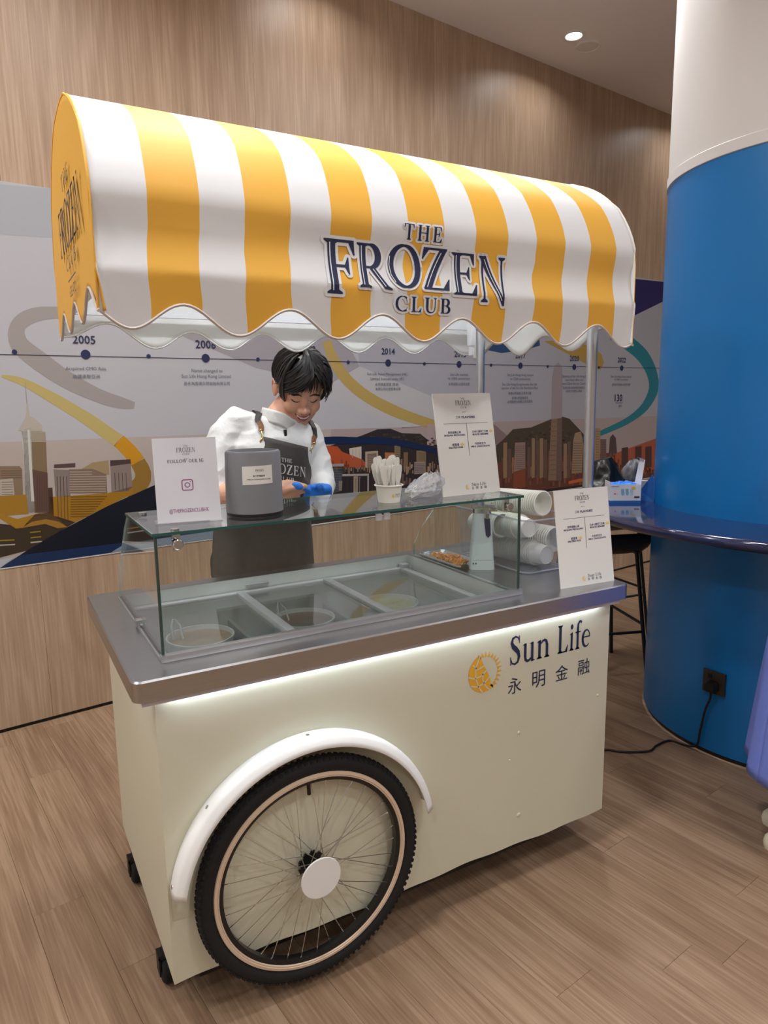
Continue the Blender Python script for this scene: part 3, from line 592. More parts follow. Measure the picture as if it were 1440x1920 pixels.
 ((108, 84, 76),6,[(4.355,1.148),(4.433,1.144),(4.448,0.911),(4.369,0.917)]),
 ((76, 60, 62),6,[(4.483,1.151),(4.518,1.18),(4.564,1.147),(4.587,1.022),(4.477,1.024)]),
 ((72, 46, 44),6,[(4.651,1.058),(4.741,1.062),(4.753,0.893),(4.663,0.891)]),
 ((72, 46, 44),6,[(4.842,1.057),(4.935,1.061),(4.95,0.879),(4.855,0.877)]),
 ((72, 46, 44),6,[(4.992,1.048),(5.089,1.053),(5.104,0.868),(5.007,0.866)]),
 ((72, 46, 44),6,[(5.145,1.068),(5.244,1.073),(5.263,0.857),(5.163,0.855)]),
 ((104, 61, 50),5,[(3.198,0.922),(3.218,0.921),(3.215,0.889),(3.198,0.891)]),
 ((78, 46, 39),5,[(3.225,0.929),(3.246,0.928),(3.243,0.849),(3.226,0.851)]),
 ((128, 75, 60),5,[(3.249,0.96),(3.266,0.959),(3.267,0.881),(3.251,0.883)]),
 ((132, 77, 62),5,[(3.28,0.933),(3.302,0.932),(3.298,0.881),(3.281,0.882)]),
 ((113, 67, 54),5,[(3.301,0.945),(3.326,0.943),(3.319,0.906),(3.302,0.907)]),
 ((127, 74, 60),5,[(3.336,0.948),(3.353,0.947),(3.354,0.895),(3.337,0.897)]),
 ((107, 63, 52),5,[(3.359,0.937),(3.381,0.935),(3.376,0.915),(3.359,0.916)]),
 ((113, 66, 54),5,[(3.391,0.886),(3.407,0.885),(3.409,0.836),(3.392,0.838)]),
 ((134, 78, 63),5,[(3.412,0.929),(3.433,0.928),(3.432,0.83),(3.415,0.832)]),
 ((85, 50, 42),5,[(3.444,0.929),(3.469,0.927),(3.462,0.901),(3.444,0.902)]),
 ((86, 51, 43),5,[(3.478,0.992),(3.496,0.991),(3.498,0.909),(3.48,0.91)]),
 ((117, 69, 56),5,[(3.511,0.876),(3.532,0.875),(3.53,0.841),(3.512,0.843)]),
 ((81, 48, 40),5,[(3.54,0.909),(3.556,0.907),(3.559,0.866),(3.541,0.867)]),
 ((74, 44, 37),5,[(3.557,0.952),(3.584,0.95),(3.576,0.905),(3.559,0.906)]),
 ((121, 71, 57),5,[(3.59,0.937),(3.613,0.936),(3.612,0.843),(3.593,0.845)]),
 ((109, 64, 52),5,[(3.629,0.932),(3.652,0.93),(3.65,0.838),(3.632,0.84)]),
 ((80, 48, 40),5,[(3.656,0.925),(3.682,0.923),(3.677,0.858),(3.659,0.86)]),
 ((131, 76, 62),5,[(3.684,0.918),(3.703,0.916),(3.704,0.89),(3.685,0.892)]),
 ((92, 55, 45),5,[(3.715,0.895),(3.735,0.893),(3.736,0.816),(3.717,0.818)]),
 ((71, 42, 36),5,[(3.748,0.836),(3.776,0.834),(3.768,0.812),(3.749,0.813)]),
 ((127, 74, 60),5,[(3.775,0.848),(3.794,0.846),(3.796,0.812),(3.777,0.814)]),
 ((82, 49, 41),5,[(3.81,0.885),(3.837,0.883),(3.832,0.823),(3.813,0.824)]),
 ((135, 79, 64),5,[(3.848,0.88),(3.869,0.878),(3.87,0.798),(3.851,0.8)]),
 ((77, 46, 39),5,[(3.876,0.923),(3.9,0.921),(3.899,0.83),(3.88,0.832)]),
 ((132, 77, 62),5,[(3.911,0.87),(3.935,0.868),(3.933,0.821),(3.913,0.823)]),
 ((130, 76, 61),5,[(3.929,0.937),(3.954,0.935),(3.952,0.861),(3.932,0.863)]),
 ((93, 55, 46),5,[(3.966,0.917),(3.993,0.915),(3.99,0.819),(3.97,0.82)]),
 ((116, 68, 55),5,[(4.008,0.887),(4.033,0.885),(4.032,0.788),(4.012,0.789)]),
 ((94, 56, 46),5,[(4.039,0.842),(4.057,0.841),(4.062,0.774),(4.042,0.776)]),
 ((111, 65, 53),5,[(4.071,0.884),(4.092,0.883),(4.095,0.818),(4.075,0.82)]),
 ((133, 78, 63),5,[(4.101,0.82),(4.128,0.818),(4.123,0.79),(4.103,0.792)]),
 ((105, 62, 51),5,[(4.13,0.891),(4.147,0.889),(4.156,0.783),(4.136,0.784)]),
 ((71, 42, 36),5,[(4.175,0.879),(4.202,0.876),(4.199,0.801),(4.178,0.803)]),
 ((95, 56, 46),5,[(4.196,0.916),(4.225,0.914),(4.22,0.851),(4.199,0.853)]),
 ((97, 57, 47),5,[(4.239,0.925),(4.265,0.924),(4.265,0.831),(4.244,0.832)]),
 ((122, 72, 58),5,[(4.27,0.814),(4.3,0.812),(4.294,0.754),(4.273,0.756)]),
 ((119, 70, 57),5,[(4.306,0.856),(4.33,0.854),(4.332,0.771),(4.311,0.773)]),
 ((135, 79, 63),5,[(4.344,0.783),(4.366,0.781),(4.367,0.757),(4.345,0.759)]),
 ((128, 75, 61),5,[(4.384,0.843),(4.407,0.841),(4.409,0.782),(4.388,0.784)]),
 ((72, 43, 36),5,[(4.418,0.839),(4.44,0.838),(4.442,0.793),(4.421,0.794)]),
 ((123, 72, 58),5,[(4.443,0.938),(4.462,0.936),(4.471,0.832),(4.45,0.834)]),
 ((84, 50, 42),5,[(4.493,0.872),(4.525,0.87),(4.518,0.833),(4.496,0.835)]),
 ((77, 46, 39),5,[(4.524,0.889),(4.548,0.887),(4.553,0.785),(4.531,0.786)]),
 ((87, 51, 43),5,[(4.555,0.933),(4.586,0.931),(4.585,0.819),(4.562,0.821)]),
 ((109, 64, 53),5,[(4.588,0.914),(4.617,0.912),(4.618,0.802),(4.595,0.804)]),
 ((82, 49, 41),5,[(4.647,0.767),(4.677,0.764),(4.672,0.735),(4.649,0.737)]),
 ((84, 50, 42),5,[(4.662,0.904),(4.682,0.902),(4.691,0.809),(4.668,0.811)]),
 ((112, 66, 54),5,[(4.714,0.769),(4.739,0.767),(4.741,0.713),(4.718,0.715)]),
 ((136, 80, 64),5,[(4.757,0.839),(4.791,0.836),(4.783,0.798),(4.76,0.8)]),
 ((133, 78, 63),5,[(4.784,0.928),(4.815,0.926),(4.816,0.813),(4.793,0.815)]),
 ((83, 49, 41),5,[(4.824,0.908),(4.846,0.906),(4.855,0.805),(4.832,0.807)]),
 ((95, 56, 46),5,[(4.867,0.827),(4.898,0.825),(4.896,0.751),(4.872,0.753)]),
 ((80, 48, 40),5,[(4.906,0.902),(4.929,0.9),(4.937,0.806),(4.913,0.808)]),
 ((113, 66, 54),5,[(4.939,0.864),(4.964,0.863),(4.969,0.785),(4.945,0.787)]),
 ((83, 49, 41),5,[(4.987,0.786),(5.013,0.784),(5.019,0.693),(4.994,0.695)]),
 ((83, 49, 41),5,[(5.033,0.843),(5.067,0.841),(5.061,0.798),(5.036,0.8)]),
 ((72, 43, 37),5,[(5.068,0.854),(5.094,0.852),(5.102,0.739),(5.078,0.741)]),
 ((96, 57, 47),5,[(5.11,0.841),(5.138,0.839),(5.14,0.778),(5.115,0.78)]),
 ((72, 43, 36),5,[(5.145,0.844),(5.179,0.842),(5.176,0.775),(5.151,0.778)]),
 ((90, 53, 44),5,[(5.193,0.841),(5.224,0.838),(5.224,0.774),(5.199,0.776)]),
 ((190, 96, 50),8,[(3.966,0.836),(4.151,0.846),(4.152,0.82),(3.967,0.811)]),
 ((40, 31, 34),8,[(3.002,0.792),(3.807,0.795),(5.461,0.769),(5.502,0.343),(2.069,0.766),(2.65,0.809)]),
 ((150, 132, 116),8,[(2.033,1.155),(2.094,1.153),(2.093,1.149),(2.032,1.151)]),
 ((150, 132, 116),8,[(2.032,1.145),(2.093,1.142),(2.093,1.138),(2.032,1.141)]),
 ((150, 132, 116),8,[(2.032,1.134),(2.093,1.131),(2.093,1.127),(2.032,1.13)]),
 ((150, 132, 116),8,[(2.032,1.123),(2.093,1.12),(2.093,1.116),(2.032,1.119)]),
 ((150, 132, 116),8,[(2.032,1.112),(2.093,1.109),(2.093,1.105),(2.031,1.108)]),
 ((150, 132, 116),8,[(2.031,1.101),(2.092,1.098),(2.092,1.094),(2.031,1.097)]),
 ((150, 132, 116),8,[(2.031,1.09),(2.092,1.087),(2.092,1.083),(2.031,1.086)]),
 ((168, 156, 140),7,[(1.916,1.203),(1.919,1.203),(1.918,1.152),(1.914,1.152)]),
 ((168, 156, 140),7,[(1.942,1.202),(1.945,1.202),(1.944,1.15),(1.941,1.15)]),
 ((168, 156, 140),7,[(1.968,1.2),(1.972,1.2),(1.971,1.148),(1.967,1.148)]),
 ((96, 84, 82),8,[(2.406,1.081),(2.487,1.076),(2.487,1.072),(2.406,1.076)]),
 ((96, 84, 82),8,[(2.405,1.07),(2.487,1.066),(2.487,1.061),(2.405,1.066)]),
 ((96, 84, 82),8,[(2.405,1.06),(2.487,1.055),(2.487,1.051),(2.405,1.056)]),
 ((96, 84, 82),8,[(2.405,1.049),(2.487,1.044),(2.487,1.04),(2.405,1.045)]),
 ((96, 84, 82),8,[(2.405,1.039),(2.487,1.034),(2.487,1.03),(2.405,1.035)]),
 ((96, 84, 82),8,[(2.405,1.028),(2.487,1.023),(2.487,1.019),(2.405,1.024)]),
 ((92, 78, 62),8,[(2.441,1.153),(2.445,1.153),(2.445,1.097),(2.441,1.097)]),
 ((92, 78, 62),8,[(2.457,1.152),(2.461,1.152),(2.46,1.096),(2.456,1.096)]),
 ((92, 78, 62),8,[(2.473,1.151),(2.477,1.151),(2.476,1.095),(2.472,1.095)]),
 ((92, 78, 62),8,[(2.489,1.15),(2.493,1.15),(2.492,1.094),(2.488,1.094)]),
 ((96, 84, 66),8,[(2.249,1.199),(2.284,1.198),(2.284,1.194),(2.249,1.195)]),
 ((96, 84, 66),8,[(2.249,1.187),(2.284,1.186),(2.284,1.182),(2.249,1.183)]),
 ((96, 84, 66),8,[(2.249,1.175),(2.283,1.174),(2.283,1.17),(2.249,1.171)]),
 ((96, 84, 66),8,[(2.249,1.163),(2.283,1.162),(2.283,1.158),(2.249,1.159)]),
 ((96, 84, 66),8,[(2.249,1.152),(2.283,1.151),(2.283,1.147),(2.249,1.148)]),
 ((96, 84, 66),8,[(2.249,1.14),(2.283,1.139),(2.283,1.135),(2.249,1.136)]),
 ((120, 98, 92),8,[(3.355,1.146),(3.452,1.142),(3.452,1.137),(3.355,1.141)]),
 ((120, 98, 92),8,[(3.355,1.131),(3.452,1.127),(3.452,1.122),(3.355,1.126)]),
 ((120, 98, 92),8,[(3.355,1.116),(3.453,1.112),(3.453,1.107),(3.355,1.111)]),
 ((120, 98, 92),8,[(3.356,1.101),(3.453,1.097),(3.453,1.092),(3.356,1.096)]),
 ((120, 98, 92),8,[(3.356,1.086),(3.453,1.081),(3.453,1.077),(3.356,1.082)]),
 ((120, 98, 92),8,[(3.356,1.071),(3.454,1.066),(3.454,1.062),(3.357,1.067)]),
 ((120, 98, 92),8,[(3.357,1.056),(3.454,1.051),(3.454,1.046),(3.357,1.052)]),
 ((120, 98, 92),8,[(3.357,1.041),(3.455,1.036),(3.455,1.031),(3.357,1.037)]),
 ((120, 98, 92),8,[(3.358,1.026),(3.455,1.021),(3.455,1.016),(3.358,1.022)]),
 ((120, 98, 92),8,[(3.358,1.011),(3.455,1.006),(3.456,1.001),(3.358,1.007)]),
 ((120, 98, 92),8,[(3.358,0.996),(3.456,0.99),(3.456,0.986),(3.358,0.992)]),
 ((120, 98, 92),8,[(3.359,0.981),(3.456,0.975),(3.456,0.97),(3.359,0.976)]),
 ((118, 96, 78),9,[(3.997,1.135),(4.116,1.13),(4.117,1.125),(3.998,1.13)]),
 ((118, 96, 78),9,[(3.998,1.115),(4.117,1.11),(4.118,1.105),(3.999,1.11)]),
 ((118, 96, 78),9,[(3.999,1.096),(4.118,1.09),(4.119,1.085),(4,1.091)]),
 ((118, 96, 78),9,[(4,1.076),(4.119,1.071),(4.12,1.065),(4,1.071)]),
 ((118, 96, 78),9,[(4.001,1.057),(4.121,1.051),(4.121,1.046),(4.001,1.051)]),
 ((118, 96, 78),9,[(4.002,1.037),(4.122,1.031),(4.122,1.026),(4.002,1.032)]),
 ((118, 96, 78),9,[(4.003,1.017),(4.123,1.011),(4.123,1.006),(4.003,1.012)]),
 ((118, 96, 78),9,[(4.004,0.998),(4.124,0.991),(4.124,0.986),(4.004,0.993)]),
 ((118, 96, 78),9,[(4.005,0.978),(4.125,0.971),(4.125,0.966),(4.005,0.973)]),
 ((118, 96, 78),9,[(4.006,0.958),(4.126,0.951),(4.126,0.946),(4.006,0.953)]),
 ((118, 96, 78),9,[(4.007,0.938),(4.127,0.931),(4.127,0.926),(4.007,0.933)]),
 ((118, 96, 78),9,[(4.008,0.919),(4.128,0.911),(4.128,0.906),(4.008,0.914)]),
 ((122, 96, 74),8,[(4.289,1.214),(4.337,1.213),(4.338,1.208),(4.289,1.209)]),
 ((122, 96, 74),8,[(4.29,1.193),(4.339,1.192),(4.339,1.187),(4.29,1.188)]),
 ((122, 96, 74),8,[(4.291,1.172),(4.34,1.171),(4.34,1.166),(4.291,1.167)]),
 ((122, 96, 74),8,[(4.292,1.151),(4.341,1.15),(4.341,1.145),(4.293,1.146)]),
 ((122, 96, 74),8,[(4.294,1.13),(4.342,1.129),(4.343,1.124),(4.294,1.125)]),
 ((122, 96, 74),8,[(4.295,1.109),(4.344,1.108),(4.344,1.103),(4.295,1.104)]),
 ((122, 96, 74),8,[(4.296,1.088),(4.345,1.087),(4.345,1.082),(4.296,1.083)]),
 ((122, 96, 74),8,[(4.297,1.067),(4.346,1.066),(4.346,1.061),(4.297,1.062)]),
 ((122, 96, 74),8,[(4.298,1.046),(4.347,1.045),(4.348,1.039),(4.299,1.041)]),
 ((122, 96, 74),8,[(4.299,1.025),(4.349,1.023),(4.349,1.018),(4.3,1.02)]),
 ((122, 96, 74),8,[(4.301,1.004),(4.35,1.002),(4.35,0.997),(4.301,0.999)]),
 ((122, 96, 74),8,[(4.302,0.983),(4.351,0.981),(4.351,0.976),(4.302,0.978)]),
 ((122, 96, 74),8,[(4.303,0.962),(4.352,0.96),(4.353,0.954),(4.303,0.956)]),
 ((122, 96, 74),8,[(4.304,0.941),(4.354,0.938),(4.354,0.933),(4.305,0.935)]),
 ((84, 66, 62),8,[(4.371,1.124),(4.428,1.122),(4.428,1.117),(4.371,1.119)]),
 ((84, 66, 62),8,[(4.372,1.103),(4.429,1.101),(4.429,1.096),(4.372,1.098)]),
 ((84, 66, 62),8,[(4.373,1.082),(4.43,1.08),(4.431,1.075),(4.374,1.077)]),
 ((84, 66, 62),8,[(4.375,1.061),(4.432,1.059),(4.432,1.054),(4.375,1.056)]),
 ((84, 66, 62),8,[(4.376,1.04),(4.433,1.038),(4.433,1.033),(4.376,1.035)]),
 ((84, 66, 62),8,[(4.377,1.019),(4.434,1.017),(4.434,1.012),(4.377,1.014)]),
 ((84, 66, 62),8,[(4.378,0.998),(4.435,0.996),(4.436,0.991),(4.379,0.993)]),
 ((84, 66, 62),8,[(4.38,0.977),(4.437,0.975),(4.437,0.969),(4.38,0.972)]),
 ((84, 66, 62),8,[(4.381,0.956),(4.438,0.954),(4.438,0.948),(4.381,0.951)]),
 ((84, 66, 62),8,[(4.382,0.935),(4.439,0.932),(4.44,0.927),(4.382,0.93)]),
 ((92, 98, 104),7,[(1.762,1.097),(1.838,1.092),(1.838,1.088),(1.762,1.093)]),
 ((92, 98, 104),7,[(1.762,1.082),(1.838,1.077),(1.837,1.073),(1.762,1.078)]),
 ((92, 98, 104),7,[(1.761,1.067),(1.837,1.062),(1.837,1.058),(1.761,1.063)]),
 ((92, 98, 104),7,[(1.761,1.052),(1.837,1.047),(1.837,1.043),(1.761,1.049)]),
 ((92, 98, 104),7,[(1.76,1.037),(1.836,1.032),(1.836,1.028),(1.76,1.034)]),
 ((92, 98, 104),7,[(1.76,1.023),(1.836,1.017),(1.836,1.013),(1.76,1.019)]),
 ((92, 98, 104),7,[(1.759,1.008),(1.835,1.002),(1.835,0.998),(1.759,1.004)]),
 ((92, 98, 104),7,[(1.759,0.993),(1.835,0.987),(1.835,0.983),(1.759,0.989)]),
 ((92, 98, 104),7,[(1.758,0.978),(1.834,0.972),(1.834,0.968),(1.758,0.974)]),
 ((60, 54, 54),7,[(1.875,1.028),(1.878,1.028),(1.876,0.946),(1.872,0.947)]),
 ((60, 54, 54),7,[(1.906,1.026),(1.909,1.025),(1.907,0.944),(1.904,0.944)]),
 ((60, 54, 54),7,[(1.937,1.023),(1.941,1.023),(1.939,0.941),(1.935,0.941)]),
 ((60, 54, 54),7,[(1.969,1.02),(1.973,1.02),(1.971,0.938),(1.967,0.938)]),
 ((60, 54, 54),7,[(2.001,1.018),(2.005,1.018),(2.003,0.935),(1.999,0.935)]),
 ((128, 110, 92),5,[(0.025,1.164),(0.07,1.161),(0.07,1.158),(0.025,1.161)]),
 ((128, 110, 92),5,[(0.024,1.153),(0.069,1.15),(0.069,1.147),(0.024,1.15)]),
 ((128, 110, 92),5,[(0.023,1.142),(0.068,1.139),(0.068,1.136),(0.023,1.139)]),
 ((128, 110, 92),5,[(0.022,1.131),(0.067,1.127),(0.066,1.125),(0.022,1.128)]),
 ((128, 110, 92),5,[(0.021,1.12),(0.066,1.116),(0.065,1.113),(0.021,1.117)]),
 ((128, 110, 92),5,[(0.02,1.109),(0.065,1.105),(0.064,1.102),(0.02,1.106)]),
 ((78, 58, 50),5,[(0.171,1.185),(0.173,1.184),(0.159,1.017),(0.157,1.018)]),
 ((78, 58, 50),5,[(0.181,1.184),(0.183,1.184),(0.168,1.016),(0.166,1.017)]),
 ((78, 58, 50),5,[(0.191,1.183),(0.193,1.183),(0.178,1.015),(0.176,1.016)]),
 ((78, 58, 50),5,[(0.201,1.182),(0.203,1.182),(0.188,1.014),(0.186,1.014)]),
 ((78, 58, 50),5,[(0.211,1.182),(0.213,1.181),(0.198,1.013),(0.196,1.013)]),
 ((106, 88, 72),5,[(0.028,1.215),(0.109,1.209),(0.109,1.206),(0.027,1.212)]),
 ((106, 88, 72),5,[(0.027,1.205),(0.108,1.199),(0.108,1.196),(0.027,1.202)]),
 ((106, 88, 72),5,[(0.026,1.195),(0.107,1.189),(0.107,1.186),(0.026,1.192)]),
 ((106, 88, 72),5,[(0.025,1.184),(0.106,1.179),(0.106,1.176),(0.025,1.182)]),
 ((120, 99, 81),5,[(1.754,1.099),(1.763,1.098),(1.762,1.061),(1.753,1.061)]),
 ((139, 114, 93),5,[(1.764,1.118),(1.772,1.117),(1.772,1.074),(1.763,1.075)]),
 ((74, 61, 52),5,[(1.775,1.143),(1.784,1.143),(1.782,1.091),(1.773,1.092)]),
 ((130, 107, 88),5,[(1.784,1.12),(1.793,1.119),(1.792,1.084),(1.783,1.084)]),
 ((162, 132, 107),5,[(1.796,1.121),(1.811,1.12),(1.804,1.074),(1.795,1.075)]),
 ((122, 100, 82),5,[(1.807,1.105),(1.817,1.104),(1.815,1.073),(1.806,1.074)]),
 ((81, 67, 57),5,[(1.823,1.1),(1.837,1.099),(1.831,1.075),(1.822,1.075)]),
 ((138, 113, 92),5,[(1.834,1.148),(1.846,1.147),(1.841,1.087),(1.832,1.087)]),
 ((77, 64, 54),5,[(1.84,1.112),(1.855,1.11),(1.848,1.058),(1.839,1.059)]),
 ((95, 78, 65),5,[(1.858,1.113),(1.866,1.113),(1.866,1.069),(1.857,1.07)]),
 ((115, 94, 78),5,[(1.868,1.137),(1.878,1.137),(1.876,1.082),(1.866,1.082)]),
 ((97, 80, 67),5,[(1.881,1.114),(1.892,1.114),(1.888,1.054),(1.879,1.055)]),
 ((151, 123, 100),5,[(1.887,1.096),(1.895,1.095),(1.895,1.055),(1.886,1.056)]),
 ((157, 129, 104),5,[(1.902,1.091),(1.912,1.09),(1.911,1.071),(1.901,1.071)]),
 ((89, 73, 62),5,[(1.918,1.114),(1.933,1.113),(1.926,1.054),(1.916,1.055)]),
 ((70, 58, 50),5,[(1.931,1.147),(1.941,1.146),(1.939,1.085),(1.929,1.085)]),
 ((131, 107, 88),5,[(1.939,1.117),(1.952,1.116),(1.948,1.081),(1.938,1.082)]),
 ((136, 111, 91),5,[(1.952,1.102),(1.96,1.102),(1.96,1.062),(1.951,1.063)]),
 ((143, 117, 95),5,[(1.962,1.102),(1.973,1.101),(1.971,1.079),(1.962,1.079)]),
 ((81, 67, 57),5,[(1.973,1.089),(1.986,1.088),(1.982,1.059),(1.973,1.059)]),
 ((143, 117, 96),5,[(1.984,1.136),(1.997,1.135),(1.993,1.075),(1.983,1.076)]),
 ((142, 117, 95),5,[(1.999,1.097),(2.011,1.096),(2.007,1.066),(1.998,1.067)]),
 ((86, 71, 60),5,[(2.011,1.083),(2.023,1.082),(2.02,1.054),(2.011,1.055)]),
 ((124, 102, 84),5,[(2.025,1.097),(2.035,1.097),(2.034,1.055),(2.024,1.056)]),
 ((161, 132, 107),5,[(2.04,1.097),(2.052,1.096),(2.048,1.048),(2.039,1.049)]),
 ((98, 81, 68),5,[(2.047,1.095),(2.058,1.095),(2.056,1.064),(2.046,1.065)]),
 ((105, 86, 72),5,[(2.059,1.104),(2.072,1.103),(2.068,1.064),(2.058,1.065)]),
 ((101, 83, 69),5,[(2.072,1.1),(2.087,1.099),(2.081,1.043),(2.071,1.044)]),
 ((73, 60, 51),5,[(2.082,1.056),(2.091,1.055),(2.092,1.034),(2.082,1.035)]),
 ((123, 101, 83),5,[(2.101,1.064),(2.111,1.063),(2.11,1.046),(2.1,1.047)]),
 ((93, 76, 64),5,[(2.109,1.119),(2.121,1.118),(2.118,1.056),(2.108,1.057)]),
 ((145, 119, 97),5,[(2.126,1.098),(2.135,1.098),(2.135,1.067),(2.125,1.068)]),
 ((111, 91, 76),5,[(2.132,1.048),(2.146,1.047),(2.141,1.03),(2.131,1.031)]),
 ((103, 85, 70),5,[(2.15,1.118),(2.164,1.118),(2.159,1.055),(2.149,1.056)]),
 ((124, 102, 84),5,[(2.157,1.072),(2.17,1.072),(2.167,1.038),(2.157,1.039)]),
 ((107, 88, 73),5,[(2.178,1.075),(2.187,1.075),(2.187,1.037),(2.177,1.038)]),
 ((97, 80, 67),5,[(2.186,1.093),(2.196,1.092),(2.196,1.065),(2.186,1.066)]),
 ((154, 126, 103),5,[(2.2,1.087),(2.211,1.086),(2.209,1.034),(2.199,1.035)]),
 ((157, 129, 104),5,[(2.215,1.108),(2.224,1.107),(2.224,1.048),(2.214,1.049)]),
 ((149, 122, 99),5,[(2.23,1.083),(2.244,1.082),(2.239,1.023),(2.229,1.024)]),
 ((125, 102, 84),5,[(2.239,1.079),(2.252,1.078),(2.248,1.027),(2.238,1.027)]),
 ((73, 60, 52),5,[(2.256,1.079),(2.272,1.078),(2.266,1.047),(2.255,1.048)]),
 ((87, 72, 61),5,[(2.267,1.101),(2.28,1.1),(2.276,1.051),(2.266,1.051)]),
 ((110, 90, 75),5,[(2.282,1.077),(2.298,1.076),(2.292,1.042),(2.281,1.043)]),
 ((137, 112, 91),5,[(2.289,1.118),(2.304,1.117),(2.299,1.058),(2.288,1.059)]),
 ((83, 69, 58),5,[(2.305,1.1),(2.317,1.099),(2.315,1.046),(2.304,1.047)]),
 ((133, 109, 89),5,[(2.316,1.086),(2.334,1.085),(2.326,1.033),(2.316,1.034)]),
 ((159, 130, 105),5,[(2.334,1.072),(2.349,1.07),(2.344,1.015),(2.333,1.016)]),
 ((145, 119, 97),5,[(2.344,1.066),(2.36,1.065),(2.354,1.023),(2.343,1.024)]),
 ((129, 106, 87),5,[(2.361,1.093),(2.371,1.093),(2.371,1.043),(2.36,1.044)]),
 ((161, 132, 107),5,[(2.373,1.079),(2.39,1.077),(2.384,1.052),(2.373,1.053)]),
 ((144, 118, 96),5,[(2.384,1.038),(2.394,1.037),(2.394,1.018),(2.383,1.019)]),
 ((96, 79, 66),5,[(2.402,1.086),(2.412,1.085),(2.412,1.027),(2.402,1.027)]),
 ((131, 107, 88),5,[(2.409,1.06),(2.42,1.059),(2.419,1.02),(2.408,1.021)]),
 ((86, 71, 60),5,[(2.429,1.044),(2.438,1.043),(2.44,1.023),(2.429,1.024)]),
 ((71, 59, 50),5,[(2.438,1.096),(2.451,1.095),(2.448,1.039),(2.437,1.04)]),
 ((137, 113, 92),5,[(2.453,1.069),(2.47,1.068),(2.463,1.023),(2.452,1.023)]),
 ((94, 77, 65),5,[(2.467,1.09),(2.477,1.09),(2.477,1.041),(2.466,1.042)]),
 ((154, 126, 102),5,[(2.485,1.049),(2.498,1.049),(2.496,1.014),(2.485,1.015)]),
 ((107, 88, 73),5,[(2.493,1.054),(2.503,1.053),(2.504,1.023),(2.493,1.024)]),
 ((151, 123, 100),5,[(2.513,1.056),(2.529,1.054),(2.524,1.005),(2.513,1.006)]),
 ((148, 121, 99),5,[(2.527,1.077),(2.545,1.075),(2.538,1.023),(2.527,1.024)]),
 ((113, 93, 77),5,[(2.534,1.059),(2.552,1.058),(2.545,1.034),(2.534,1.034)]),
 ((124, 102, 83),5,[(2.552,1.085),(2.564,1.084),(2.563,1.024),(2.552,1.025)]),
 ((108, 89, 73),5,[(2.568,1.07),(2.582,1.069),(2.579,1.038),(2.568,1.039)]),
 ((147, 121, 98),5,[(2.584,1.03),(2.595,1.03),(2.595,0.997),(2.584,0.998)]),
 ((136, 111, 91),5,[(2.598,1.06),(2.611,1.059),(2.609,0.995),(2.597,0.996)]),
 ((88, 72, 61),5,[(2.61,1.06),(2.628,1.059),(2.621,1.009),(2.61,1.01)]),
 ((77, 64, 54),5,[(2.624,1.043),(2.638,1.042),(2.635,1.021),(2.624,1.022)]),
 ((149, 122, 99),5,[(2.634,1.067),(2.651,1.066),(2.646,1.022),(2.634,1.022)]),
 ((106, 72, 57),5,[(3.214,1.07),(3.234,1.069),(3.229,0.965),(3.216,0.966)]),
 ((97, 66, 53),5,[(3.23,1.026),(3.245,1.025),(3.244,0.962),(3.231,0.963)]),
 ((99, 67, 54),5,[(3.257,1.01),(3.278,1.008),(3.271,0.951),(3.258,0.952)]),
 ((112, 76, 60),5,[(3.276,0.986),(3.286,0.985),(3.29,0.944),(3.276,0.945)]),
 ((128, 88, 69),5,[(3.283,1.067),(3.294,1.067),(3.298,0.969),(3.285,0.97)]),
 ((152, 106, 82),5,[(3.3,1.025),(3.316,1.024),(3.315,0.964),(3.302,0.965)]),
 ((147, 102, 79),5,[(3.319,1.064),(3.338,1.063),(3.335,0.947),(3.321,0.948)]),
 ((139, 96, 74),5,[(3.338,1.047),(3.357,1.045),(3.353,0.996),(3.339,0.997)]),
 ((125, 86, 67),5,[(3.36,1.078),(3.381,1.077),(3.376,0.96),(3.363,0.961)]),
 ((134, 93, 72),5,[(3.369,1.019),(3.387,1.018),(3.385,0.956),(3.371,0.957)]),
 ((116, 79, 62),5,[(3.387,1.063),(3.399,1.062),(3.402,0.987),(3.389,0.988)]),
 ((98, 66, 53),5,[(3.407,1.055),(3.422,1.054),(3.423,0.966),(3.409,0.967)]),
 ((120, 83, 65),5,[(3.429,1.031),(3.447,1.03),(3.444,0.975),(3.43,0.976)]),
 ((158, 111, 85),5,[(3.438,1.087),(3.451,1.087),(3.454,0.994),(3.441,0.995)]),
 ((105, 71, 57),5,[(3.468,0.982),(3.488,0.98),(3.483,0.953),(3.469,0.954)]),
 ((145, 101, 78),5,[(3.484,1.029),(3.5,1.028),(3.499,0.991),(3.485,0.992)]),
 ((132, 91, 71),5,[(3.498,1.023),(3.513,1.022),(3.514,0.962),(3.499,0.963)]),
 ((148, 103, 79),5,[(3.514,0.98),(3.533,0.979),(3.531,0.906),(3.516,0.907)]),
 ((150, 105, 80),5,[(3.54,1.031),(3.552,1.03),(3.557,0.959),(3.543,0.96)]),
 ((127, 87, 68),5,[(3.559,0.976),(3.579,0.974),(3.574,0.935),(3.56,0.936)]),
 ((87, 58, 47),5,[(3.568,1.011),(3.586,1.01),(3.585,0.916),(3.57,0.917)]),
 ((84, 56, 46),5,[(3.589,1.004),(3.604,1.003),(3.607,0.901),(3.592,0.902)]),
 ((86, 57, 47),5,[(3.609,1.032),(3.622,1.032),(3.628,0.904),(3.613,0.905)]),
 ((130, 90, 70),5,[(3.627,1.025),(3.649,1.023),(3.645,0.914),(3.63,0.916)]),
 ((105, 72, 57),5,[(3.65,1.045),(3.67,1.043),(3.668,0.927),(3.654,0.928)]),
 ((85, 57, 46),5,[(3.666,1.09),(3.681,1.089),(3.685,0.967),(3.67,0.968)]),
